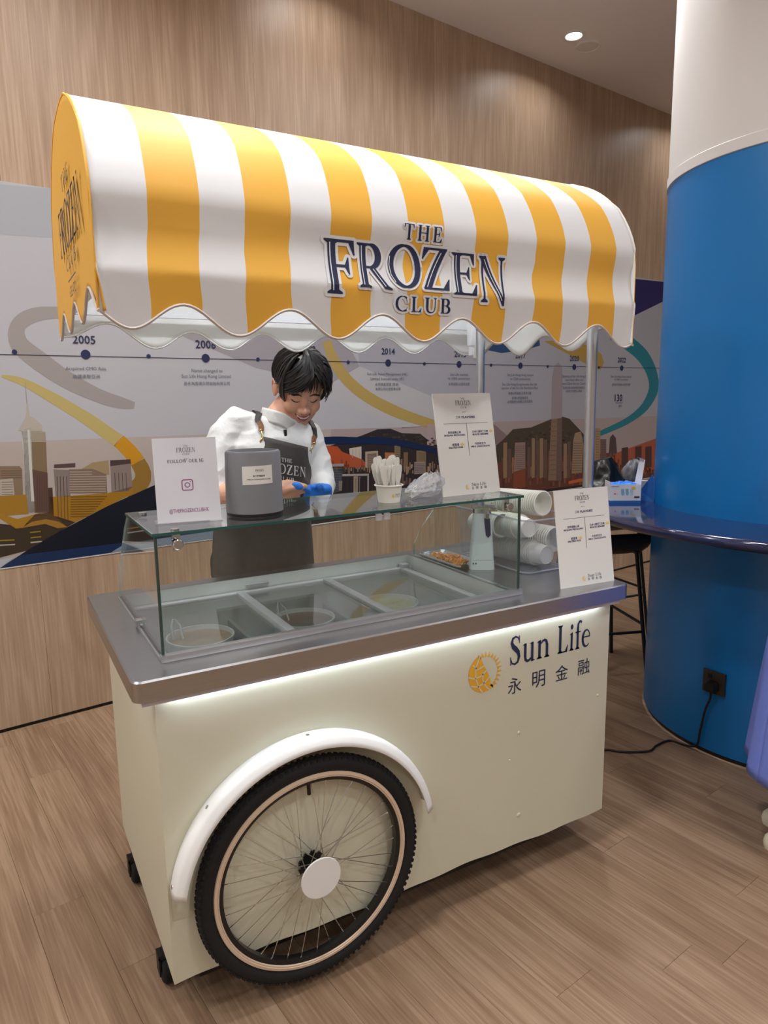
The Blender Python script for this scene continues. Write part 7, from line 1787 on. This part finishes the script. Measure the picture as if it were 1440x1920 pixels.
# head frame: face turned to his left and bent down over his hands
f0 = Vector((-cF.x, -cF.y, 0)).normalized(); r0 = Vector((cR.x, cR.y, 0)).normalized(); z0 = Vector((0, 0, 1))
yw, pt, rl = math.radians(20), math.radians(33), math.radians(13)
hf = (f0 * math.cos(yw) + r0 * math.sin(yw)) * math.cos(pt) - z0 * math.sin(pt)
hr = hf.cross(z0).normalized() * -1          # towards the viewer's right
hr = (r0 - hf * r0.dot(hf)).normalized(); hu = hr.cross(hf) * -1
if hu.z < 0: hu = -hu
hr2 = hr * math.cos(rl) - hu * math.sin(rl); hu2 = hu * math.cos(rl) + hr * math.sin(rl)
HS = 1.12
# local head axes: x viewer's right, y backwards (away from the face), z up
HM = Matrix((hr2, -hf, hu2)).transposed().to_4x4() @ Matrix.Scale(HS, 4); HM.translation = V('head_c')
H3 = HM.to_3x3()
def hp(x, y, z): return HM @ Vector((x, y, z))
bl = Blob()
def hball(kind, c, r, tilt=0): bl.mb(kind); b = MB(); b.lathe([(math.sin(PI * k / 16), -math.cos(PI * k / 16)) for k in range(1, 16)], 24, cap0=True, cap1=True); bl.mb(kind).add(b.v, b.f, None, HM @ T(*c) @ Rx(tilt) @ Matrix.Diagonal((*r, 1)))
# skull, face, jaw
hball('skin', (0, .012, .022), (.074, .092, .092))
hball('skin', (0, -.030, -.010), (.064, .052, .080))
hball('skin', (0, -.034, -.062), (.052, .045, .048))
hball('skin', (0, -.052, -.094), (.027, .026, .022))          # chin
for s in (-1, 1):
    hball('skin', (s * .034, -.056, -.030), (.026, .022, .026))  # cheeks
    hball('skin', (s * .043, -.012, -.070), (.020, .032, .028))  # jaw corners
    hball('skin', (s * .027, -.066, .018), (.024, .014, .010))   # brow
    hball('skin', (s * .077, .014, -.008), (.009, .019, .032))   # ears
    hball('skin', (s * .012, -.086, -.034), (.009, .010, .008))  # nostril wings
hball('skin', (0, -.078, -.004), (.0085, .016, .026), .30)      # nose bridge
hball('skin', (0, -.092, -.030), (.0105, .012, .010))           # nose tip
hball('skin', (0, -.076, -.056), (.024, .012, .016))            # mouth mound
hball('skin', (0, -.073, -.073), (.018, .010, .009))
# neck and trunk
nb = V('neck_base')
bl.limb('skin', [hp(0, .020, -.05), nb + Vector((.005, -.02, .03)), nb + Vector((-.01, .0, -.02))], [.056, .060, .064])
bl.oval('shirt', [((.597, .985, .90), .172, .112, 0), ((.598, .985, 1.00), .166, .110, 0), ((.602, .975, 1.10), .168, .112, 0), ((.615, .960, 1.20), .180, .118, -.05), ((.635, .948, 1.29), .185, .118, -.12), ((.648, .945, 1.35), .178, .110, -.18), ((.652, .950, 1.40), .150, .092, -.22), ((.655, .950, 1.435), .120, .080, -.25), ((.660, .945, 1.452), .085, .066, -.25)])
rs_, re_, rw_ = V('r_shoulder'), V('r_elbow'), V('r_wrist')
bl.limb('shirt', [Vector((.60, .955, 1.385)), rs_ + Vector((.02, 0, .008)), rs_ + Vector((-.012, -.005, -.030)), rs_.lerp(re_, .45) + Vector((-.010, 0, 0)), re_], [.072, .066, .064, .059, .050])
bl.limb('shirt', [re_, re_.lerp(rw_, .10)], [.050, .047])
bl.limb('skin', [re_.lerp(rw_, .1), re_.lerp(rw_, .45), re_.lerp(rw_, .9), rw_], [.041, .039, .030, .028])
ls_, le_, lw_ = V('l_shoulder'), V('l_elbow'), V('l_wrist')
bl.limb('shirt', [Vector((.70, .945, 1.39)), ls_ + Vector((-.008, 0, .005)), ls_.lerp(le_, .5), le_], [.070, .064, .058, .051])
bl.limb('shirt', [le_, le_.lerp(lw_, .5), lw_.lerp(le_, .12)], [.051, .046, .038])
# legs
for s, x in ((-1, .505), (1, .690)):
    bl.limb('trousers', [(x, .985, .90), (x - .01 * s, .985, .52), (x, 1.0, .10)], [.098, .070, .052], 20)
bl.oval('trousers', [((.597, .985, .84), .150, .108, 0), ((.597, .985, .93), .172, .112, 0)])
# right hand, bare
bl.limb('skin', [rw_, V('r_palm'), V('r_palm').lerp(V('mid0'), .6)], [.028, .030, .027])
bl.limb('skin', [V('r_palm') + Vector((0, 0, .008)), V('k_index'), V('index1'), V('index2')], [.016, .0125, .0110, .0090], 12)
bl.limb('skin', [V('r_palm'), V('mid0'), V('mid1'), V('mid2')], [.016, .0125, .0112, .0090], 12)
bl.limb('skin', [V('r_palm') + Vector((0, 0, -.008)), V('ring0'), V('ring1'), V('ring2')], [.015, .0120, .0108, .0088], 12)
bl.limb('skin', [V('r_palm') + Vector((0, 0, -.014)), V('lit0'), V('lit1'), V('lit2')], [.014, .0110, .0095, .0080], 12)
bl.limb('skin', [V('r_palm') + Vector((0, -.012, 0)), V('thumb0'), V('thumb1'), V('thumb2')], [.017, .0135, .0120, .0095], 12)
# left hand in its glove
lp = V('l_palm')
bl.limb('glove', [lw_.lerp(lp, .1), lp], [.034, .030]); 
for (a, b_, c) in ((Vector((-.018, -.012, .018)), Vector((-.036, -.022, .020)), Vector((-.044, -.030, .004))), (Vector((-.022, -.014, .004)), Vector((-.046, -.024, .002)), Vector((-.054, -.030, -.012))), (Vector((-.020, -.014, -.009)), Vector((-.042, -.024, -.012)), Vector((-.048, -.028, -.024))), (Vector((-.014, -.012, -.020)), Vector((-.034, -.022, -.024)), Vector((-.038, -.024, -.034)))):
    bl.limb('glove', [lp, lp + a, lp + b_, lp + c], [.018, .0135, .0125, .0105], 12)
bl.limb('glove', [lp, lp + Vector((.004, -.022, .016)), lp + Vector((-.008, -.040, .024))], [.018, .0145, .0115], 12)
bl.limb('glove', [V('g3'), V('g3') + Vector((.014, -.01, -.004))], [.018, .020], 12)
body = bl.fuse('body', {'skin': M_skin, 'shirt': M_shirt, 'trousers': M_trouser, 'glove': M_glove}, .0040, 4)
for v in body.data.vertices: v.co = person_inv @ v.co
body.parent = person
def pch(mb, name, m=None, smooth=60, label=None):
    mb.v = [tuple(person_inv @ Vector(v)) for v in mb.v]; return mb.build(name, m, person, smooth, label)
btree = BVHTree.FromPolygons([v.co + Vector((.60, .99, 0)) for v in body.data.vertices], [list(p.vertices) for p in body.data.polygons])
# glove pinched between thumb and finger
b = MB(); q = V('g_tip'); b.lathe([(math.sin(PI * k / 10), -math.cos(PI * k / 10)) for k in range(1, 10)], 16, None, T(*q) @ Matrix(((cR.x, cU.x, cF.x), (cR.y, cU.y, cF.y), (cR.z, cU.z, cF.z))).to_4x4() @ Rz(-.35) @ Matrix.Diagonal((.020, .0125, .007, 1)), cap0=True, cap1=True)
b.tube([q, V('g_tip').lerp(lp, .4) + Vector((0, -.008, -.004)), lp + Vector((-.03, -.02, 0))], [.006, .007, .010], 8); pch(b, 'glove_cuff', M_glove)
# ---- face details
def feature(pts, w, name, m, depth=.0, n=8, wf=None):
    """a thin raised stroke laid on the face; pts in head units (x, z)"""
    b = MB(); P = []
    for (x, z) in pts:
        o_ = hp(x, -.2, z); d = (hp(x, 0, z) - o_).normalized(); hit = btree.ray_cast(o_, d)
        P.append((hit[0] if hit[0] is not None else hp(x, -.07, z)) - d * depth)
    k = len(P); rr = [w * HS * ((wf(i / (k - 1)) if wf else math.sin(PI * (i + .6) / (k + .2)) ** .6)) for i in range(k)]
    b.tube(smooth_path(P, 3), [rr[min(k - 1, int(i / 3))] for i in range(3 * (k - 1) + 1)], 8); return pch(b, name, m)
M_lash = mat('lash_black', (22, 18, 18), .6)
for s in (-1, 1):
    feature([(s * .017, .000), (s * .025, -.0035), (s * .034, -.0035), (s * .043, .001)], .0020, 'eyelid', M_lash)
    feature([(s * .013, .019), (s * .026, .024), (s * .040, .022), (s * .049, .016)], .0034, 'eyebrow', M_hair)
feature([(-.024, -.050), (-.012, -.058), (0, -.060), (.012, -.058), (.024, -.050)], .0052, 'mouth', mat('mouth_dark', (92, 40, 42), .5), -.0015)
feature([(-.020, -.0515), (-.010, -.0565), (0, -.058), (.010, -.0565), (.020, -.0515)], .0030, 'teeth', mat('teeth', (236, 230, 222), .3), .0020)
feature([(-.025, -.049), (-.012, -.0520), (-.003, -.0530), (0, -.0540), (.003, -.0530), (.012, -.0520), (.025, -.049)], .0024, 'upper_lip', M_lip, .0012)
feature([(-.023, -.052), (-.012, -.0645), (0, -.0680), (.012, -.0645), (.023, -.052)], .0036, 'lower_lip', M_lip, .0008)
for s in (-1, 1): feature([(s * .006, -.0405), (s * .010, -.041)], .0024, 'nostril', mat('nostril', (120, 70, 60), .7))
b = MB()
for s in (-1, 1): b.tube([hp(s * .083, .002, .016), hp(s * .086, .018, .022), hp(s * .086, .028, .006), hp(s * .083, .018, -.024)], .0035, 8)
pch(b, 'ear_rim', M_skin)
# ---- hair: locks combed from a parting, falling over brow and nape
hb = MB(); rh = random.Random(21)
def scalp(th, ph, r=1.0):
    """th from the crown down, ph round the head with 0 at the face"""
    return Vector((.080 * math.sin(th) * math.sin(ph) * r, .012 + (-.098 * math.cos(ph)) * math.sin(th) * r, .024 + .098 * math.cos(th) * r))
cap = [[(i, j) for j in range(13)] for i in range(33)]
def capf(u, v):
    ph = -PI + 2 * PI * u; f = (1 + math.cos(ph - .1)) / 2; lim = 1.80 - .86 * f ** 1.5; th = lim * v
    return tuple(HM @ scalp(th, ph, 1.00 - .02 * v))
hb.grid(capf, 40, 14)
part = .30                                               # the parting lies a little to his left
def lock(ph0, t0, end, drift, lift, w, flick=0.0, k=9):
    pts_ = []; s0 = rh.uniform(0, 6); fq = rh.uniform(3, 6)
    for q in range(k):
        f = q / (k - 1); th = t0 + (end - t0) * f; ph = ph0 + drift * (f ** 1.3); wob = .036 * math.sin(f * fq + s0)
        r = 1.02 + lift * math.sin(PI * min(1, f * .85 + .15)) + wob * f + flick * f ** 3
        pts_.append(HM @ scalp(th, ph + wob, r))
    hb.tube(pts_, [w * v_ * HS for v_ in (.6, .95, 1.05, 1.05, 1.0, .9, .72, .45, .08)], 5)
for i in range(330):                                     # from the parting, falling to both sides of the brow
    side = 1 if rh.random() < .40 else -1
    t0 = rh.uniform(-.35, .88); reach = rh.uniform(.35, 1.55)
    end = 1.16 + .42 * min(1, reach / 1.2) + rh.uniform(-.10, .14)
    if side > 0: end += .12
    lock(part + side * rh.uniform(.0, .12) / max(.35, math.sin(abs(t0) + .3)), t0, end, side * reach, rh.uniform(.06, .20), rh.uniform(.0026, .0056))
for i in range(300):                                     # sides and back
    ph0 = rh.uniform(.9, 2 * PI - .9); ph0 = ph0 if ph0 < PI else ph0 - 2 * PI
    e = 1.60 if abs(abs(ph0) - 1.5) < .45 else 2.05
    lock(ph0, rh.uniform(.05, .8), e + rh.uniform(-.15, .08), rh.uniform(-.25, .25), rh.uniform(.05, .16), rh.uniform(.0030, .0060))
for i in range(60):                                      # loose ends flicking out on his left
    lock(rh.uniform(.5, 1.5), rh.uniform(.3, .9), rh.uniform(1.45, 2.0), rh.uniform(.1, .6), rh.uniform(.12, .26), rh.uniform(.0022, .0042), rh.uniform(.0, .30))
for i in range(14): lock(part + rh.uniform(-.5, .2), .85, rh.uniform(1.42, 1.58), rh.uniform(-.25, .12), .08, rh.uniform(.0016, .0026))
pch(hb, 'hair', M_hair, 60)
# ---- collar, apron, straps
b = MB(); cn = Vector((.672, .925, 1.440))
ax = (hp(0, .02, -.05) - nb).normalized(); cq = ax.lerp(z0, .5).normalized().to_track_quat('Z', 'Y').to_matrix().to_4x4()
def coll(u, v):
    a = math.radians(-62) + 2 * PI * .965 * u; flare = 1 + .03 * v
    return tuple(Matrix.Translation(cn) @ cq @ Vector((.076 * math.cos(a) * flare, .070 * math.sin(a) * flare - .004, -.022 + .046 * v - .026 * v * max(0, -math.sin(a)) - .02 * (1 - v) * max(0, -math.sin(a)))))
b.grid(coll, 40, 6); o = pch(b, 'collar', M_shirt); sm = o.modifiers.new('cloth', 'SOLIDIFY'); sm.thickness = .003
b = MB(); m_ = V('mic'); hit = btree.ray_cast(m_ + Vector((0, -.3, 0)), Vector((0, 1, 0)))
mp_ = hit[0] if hit[0] is not None else m_
b.box(-.005, .005, -.006, .004, -.014, .012, None, T(*mp_), c=.002); pch(b, 'collar_microphone', M_black)
tl_, tr_ = V('ap_tl'), V('ap_tr')
def front_of(x, z, off=.007):
    best = None
    for dx in (0, -.012, .012):
        hit = btree.ray_cast(Vector((x + dx, .45, z)), Vector((0, 1, 0)))
        h2 = hit
        while h2[0] is not None and h2[0].y < .80: h2 = btree.ray_cast(h2[0] + Vector((0, .002, 0)), Vector((0, 1, 0)))
        if h2[0] is not None: best = h2[0].y if best is None else min(best, h2[0].y)
    return best - off if best is not None else None
AG = 34; AV = 56
def lerp_tab(tab, z):
    for (z0_, a), (z1_, b_) in zip(tab[:-1], tab[1:]):
        if z <= z0_ and z >= z1_: t_ = (z0_ - z) / (z0_ - z1_); return a + (b_ - a) * t_
    return tab[-1][1]
LEFT = [(1.40, tl_.x - .006), (1.37, tl_.x - .006), (1.26, .535), (1.16, .450), (1.10, .418), (1.00, .408), (.90, .400), (.40, .39)]
RIGHT = [(1.40, tr_.x + .006), (1.31, tr_.x + .008), (1.24, .775), (1.15, .790), (1.05, .798), (.95, .802), (.40, .82)]
gridp = []
for j in range(AV + 1):
    v = j / AV; row = []
    for i in range(AG + 1):
        u = i / AG; ztop = tl_.z + .010 + (tr_.z - tl_.z - .005) * u; z = ztop + (.46 - ztop) * v
        x = lerp_tab(LEFT, z) * (1 - u) + lerp_tab(RIGHT, z) * u
        y = front_of(min(max(x, .452), .760), z); 
        wrap = max(0, abs(u - .5) * 2 - .55) / .45; row.append([x, y if y is not None else .87, z, wrap])
    gridp.append(row)
for _ in range(6):
    g2 = [[p[1] for p in r] for r in gridp]
    for j in range(AV + 1):
        for i in range(AG + 1):
            nb_ = [g2[jj][ii] for jj, ii in ((j - 1, i), (j + 1, i), (j, i - 1), (j, i + 1)) if 0 <= jj <= AV and 0 <= ii <= AG]
            gridp[j][i][1] = min(g2[j][i], sum(nb_) / len(nb_) * .6 + g2[j][i] * .4 - .0004)
ab = MB()
for r in gridp:
    for (x, y, z, wr) in r: ab.v.append((x, min(y, .872) + (.075 * wr ** 2 if z < 1.17 else .03 * wr ** 2) + .003 * math.sin(x * 40 + z * 6), z))
for j in range(AV):
    for i in range(AG): a = j * (AG + 1) + i; ab.f.append([a, a + AG + 1, a + AG + 2, a + 1]); ab.m.append(0)
aptree = BVHTree.FromPolygons([Vector(v) for v in ab.v], ab.f)
o = pch(ab, 'apron', M_apron); sm = o.modifiers.new('cloth', 'SOLIDIFY'); sm.thickness = .003; sm.offset = 0
def on_apron(x, z, off=.003):
    hit = aptree.ray_cast(Vector((x, .3, z)), Vector((0, 1, 0))); return Vector((x, (hit[0].y if hit[0] is not None else .86) - off, z))
M_wprint = mat('apron_print', (232, 230, 226), .7)
fz = V('frozen'); fw = abs(V('frozen_r').x - V('frozen_l').x); sl = (V('frozen_r').z - V('frozen_l').z) / fw
ap_place = lambda u, v: on_apron(fz.x + u, fz.z + v + sl * u, .0034)
b = MB(); put_polys(b, word_polys('FROZEN', -fw / 2, -.016, .036, fw) + word_polys('THE', -.018, .028, .014, .040) + word_polys('CLUB', -.028, -.040, .014, .060) + [[(-.035, -.053), (.035, -.053), (.035, -.051), (-.035, -.051)]], ap_place, None); pch(b, 'apron_lettering', M_wprint, 0)
M_strap = mat('black_leather', (30, 29, 30), .5); M_tan2 = mat('tan_leather', (128, 82, 54), .55); M_brass = mat('brass', (212, 184, 130), .22, metal=1)
def surf_pt(x, y, z):
    hit = btree.find_nearest(Vector((x, y, z))); return hit[0] + hit[1] * .005
for (g, top, back) in ((tl_, V('strap_l'), Vector((.615, 1.03, 1.44))), (tr_, V('strap_r'), Vector((.765, 1.02, 1.38)))):
    ring_c = on_apron(g.x, g.z - .010, .004)
    b = MB(); b.tube([ring_c + Vector((.0085 * math.cos(a), 0, .0085 * math.sin(a))) for a in [2 * PI * k / 16 for k in range(16)]], .0028, 8, closed=True); pch(b, 'grommet', M_brass)
    p1 = g + (top - g).normalized() * .028
    a1 = surf_pt(*p1); b = MB(); b.tube([ring_c + Vector((0, -.004, .004)), ring_c.lerp(a1, .5) + Vector((0, -.006, 0)), a1], .0026, 8); b.tube([a1 + Vector((.007 * math.cos(a), -.003, .005 * math.sin(a))) for a in [2 * PI * k / 12 for k in range(12)]], .0018, 6, closed=True); pch(b, 'strap_clip', M_brass)
    pth = [surf_pt(*(p1.lerp(top, k / 6))) for k in range(7)] + [surf_pt(*(top.lerp(back, k / 5) + Vector((0, 0, .03 * math.sin(PI * k / 5))))) for k in range(1, 6)]
    def ribbon(P, name, m, w=.0105):
        b = MB(); k = len(P)
        for i, p in enumerate(P):
            d = (P[min(i + 1, k - 1)] - P[max(i - 1, 0)]).normalized(); n_ = btree.find_nearest(p)[1]; s_ = d.cross(n_).normalized()
            b.v += [tuple(p - s_ * w), tuple(p + s_ * w), tuple(p + s_ * w + n_ * .003), tuple(p - s_ * w + n_ * .003)]
        for i in range(k - 1):
            for q in range(4): b.f.append([i * 4 + q, i * 4 + (q + 1) % 4, i * 4 + 4 + (q + 1) % 4, i * 4 + 4 + q]); b.m.append(0)
        b.f += [[3, 2, 1, 0], [(k - 1) * 4 + q for q in range(4)]]; b.m += [0, 0]
        pch(b, name, m, 30)
    P2 = smooth_path(pth, 3); ribbon(P2[:6], 'strap_tab', M_tan2, .0095); ribbon(P2[5:], 'strap', M_strap)
for s, x in ((-1, .505), (1, .690)):
    b = MB(); 
    for (zz, rx, ry, cy) in ((0, .045, .13, -.03), (.02, .047, .132, -.03), (.05, .044, .12, -.02), (.085, .040, .07, .01)): pass
    bl2 = []; n_ = 20
    for (zz, rx, ry, cy) in ((.0005, .044, .128, -.035), (.02, .047, .132, -.035), (.045, .044, .120, -.028), (.075, .042, .080, -.002), (.105, .046, .052, .010)):
        bl2 += [(x + rx * math.cos(2 * PI * i / n_), 1.0 + cy + ry * math.sin(2 * PI * i / n_), zz) for i in range(n_)]
    b.add(bl2, [(j * n_ + i, j * n_ + (i + 1) % n_, (j + 1) * n_ + (i + 1) % n_, (j + 1) * n_ + i) for j in range(4) for i in range(n_)] + [list(range(n_))[::-1], [4 * n_ + i for i in range(n_)]]); pch(b, 'shoe', M_black)

# ------------------------------------------------------------------ bystander at the right edge
by = thing('person', 'person in a long periwinkle blue skirt and cream shoes at the right edge', 'person', (1.985, -.40, 0))
M_peri = mat('periwinkle_cloth', (112, 130, 214), .8, bump=.2, bscale=300)
fdir = Vector((-.87, .49, 0)); sdir = Vector((.49, .87, 0)); bc = Vector((1.985, -.40, 0))
def bp_(f, s_, z): return bc + fdir * f + sdir * s_ + Vector((0, 0, z))
B2 = Blob(); yaw2 = math.atan2(sdir.y, sdir.x)
B2.oval('top', [(bp_(0, 0, .86), .150, .105, yaw2), (bp_(.0, 0, .95), .140, .100, yaw2), (bp_(.0, 0, 1.05), .125, .090, yaw2), (bp_(0, 0, 1.2), .145, .100, yaw2), (bp_(0, 0, 1.3), .150, .090, yaw2), (bp_(0, 0, 1.36), .09, .065, yaw2)])
B2.limb('skin', [bp_(0, 0, 1.34), bp_(.01, 0, 1.43)], [.050, .048])
B2.ball('skin', bp_(.02, 0, 1.53), (.074, .074, .10)); B2.ball('skin', bp_(.06, 0, 1.47), (.045, .045, .05)); B2.ball('skin', bp_(.095, 0, 1.50), (.012, .012, .016))
for s_ in (-1, 1):
    B2.ball('skin', bp_(.01, s_ * .075, 1.51), (.016, .016, .028))
    B2.limb('top', [bp_(0, s_ * .15, 1.30), bp_(-.02, s_ * .20, 1.16), bp_(.0, s_ * .21, 1.04)], [.055, .046, .040])
    B2.limb('skin', [bp_(.0, s_ * .21, 1.05), bp_(.0, s_ * .215, .92), bp_(.01, s_ * .21, .82)], [.034, .028, .022])
    for k in range(4): B2.limb('skin', [bp_(.01, s_ * .21, .81), bp_(.025 - .018 * k, s_ * .213, .755 + .003 * k), bp_(.027 - .018 * k, s_ * .208, .720 + .004 * k)], [.018, .0095, .0085], 8)
    B2.limb('skin', [bp_(.02, s_ * .205, .81), bp_(.042, s_ * .195, .765)], [.014, .010], 8)
    B2.limb('skin', [bp_(0, s_ * .07, .88), bp_(.01, s_ * .068, .50), bp_(-.03, s_ * .07, .07)], [.085, .058, .036])
o = B2.fuse('body', {'top': M_peri, 'skin': M_skin}, .006, 4)
for v in o.data.vertices: v.co = v.co - bc
o.parent = by
sk2 = MB()
def skirt(u, v):
    a = 2 * PI * u; r = .172 + (.262 - .172) * v ** .8 + .012 * v * math.sin(a * 9) ; z = .98 - .715 * v + .012 * v * math.sin(a * 2)
    q = fdir * (r * .80 * math.cos(a)) + sdir * (r * math.sin(a)); return (q.x, q.y, z)
sk2.grid(skirt, 108, 24); o = sk2.build('skirt', M_peri, by, 60); sm = o.modifiers.new('cloth', 'SOLIDIFY'); sm.thickness = .003
hm = MB(); hm.lathe([(math.sin(PI * k / 14), -math.cos(PI * k / 14)) for k in range(1, 14)], 24, None, T(*(bp_(-.005, 0, 1.555) - bc)) @ Matrix.Diagonal((.088, .088, .098, 1)), cap0=True, cap1=True)
for k in range(70):
    a = rh.uniform(-2.2, 2.2) + PI; p_ = [(.086 * math.sin(t_) * (1 if t_ < 1.5 else 1.05), t_) for t_ in (.2, .8, 1.4, 1.9)]
    hm.tube([bp_(-.005 + r_2 * math.cos(a), r_2 * math.sin(a), 1.555 + .1 * math.cos(t_)) - bc for r_2, t_ in p_] + [bp_(-.02 + .09 * math.cos(a), .09 * math.sin(a), 1.40) - bc], [.006, .009, .009, .007, .001], 5)
hm.build('hair', M_hair, by, 60)
M_creamshoe = mat('cream_shoe', (222, 214, 190), .6)
for (tx_, ty_) in ((1.995, -.213), (1.872, -.297)):
    n_ = 22; vs_ = []; base = Vector((tx_, ty_, 0)) - bc
    for (zz, w_, l0, l1) in ((.0005, .038, .004, .245), (.018, .042, .0, .25), (.040, .040, .006, .248), (.060, .036, .040, .245), (.080, .033, .100, .242), (.105, .034, .150, .240)):
        for i in range(n_):
            a = 2 * PI * i / n_; lc = (l0 + l1) / 2; q = base - fdir * (lc + (l1 - l0) / 2 * math.cos(a)) + sdir * (w_ * math.copysign(abs(math.sin(a)) ** .7, math.sin(a))); vs_.append((q.x, q.y, zz))
    b = MB(); b.add(vs_, [(j * n_ + i, j * n_ + (i + 1) % n_, (j + 1) * n_ + (i + 1) % n_, (j + 1) * n_ + i) for j in range(5) for i in range(n_)] + [list(range(n_)), [5 * n_ + i for i in range(n_)]]); b.build('shoe', M_creamshoe, by, 50)
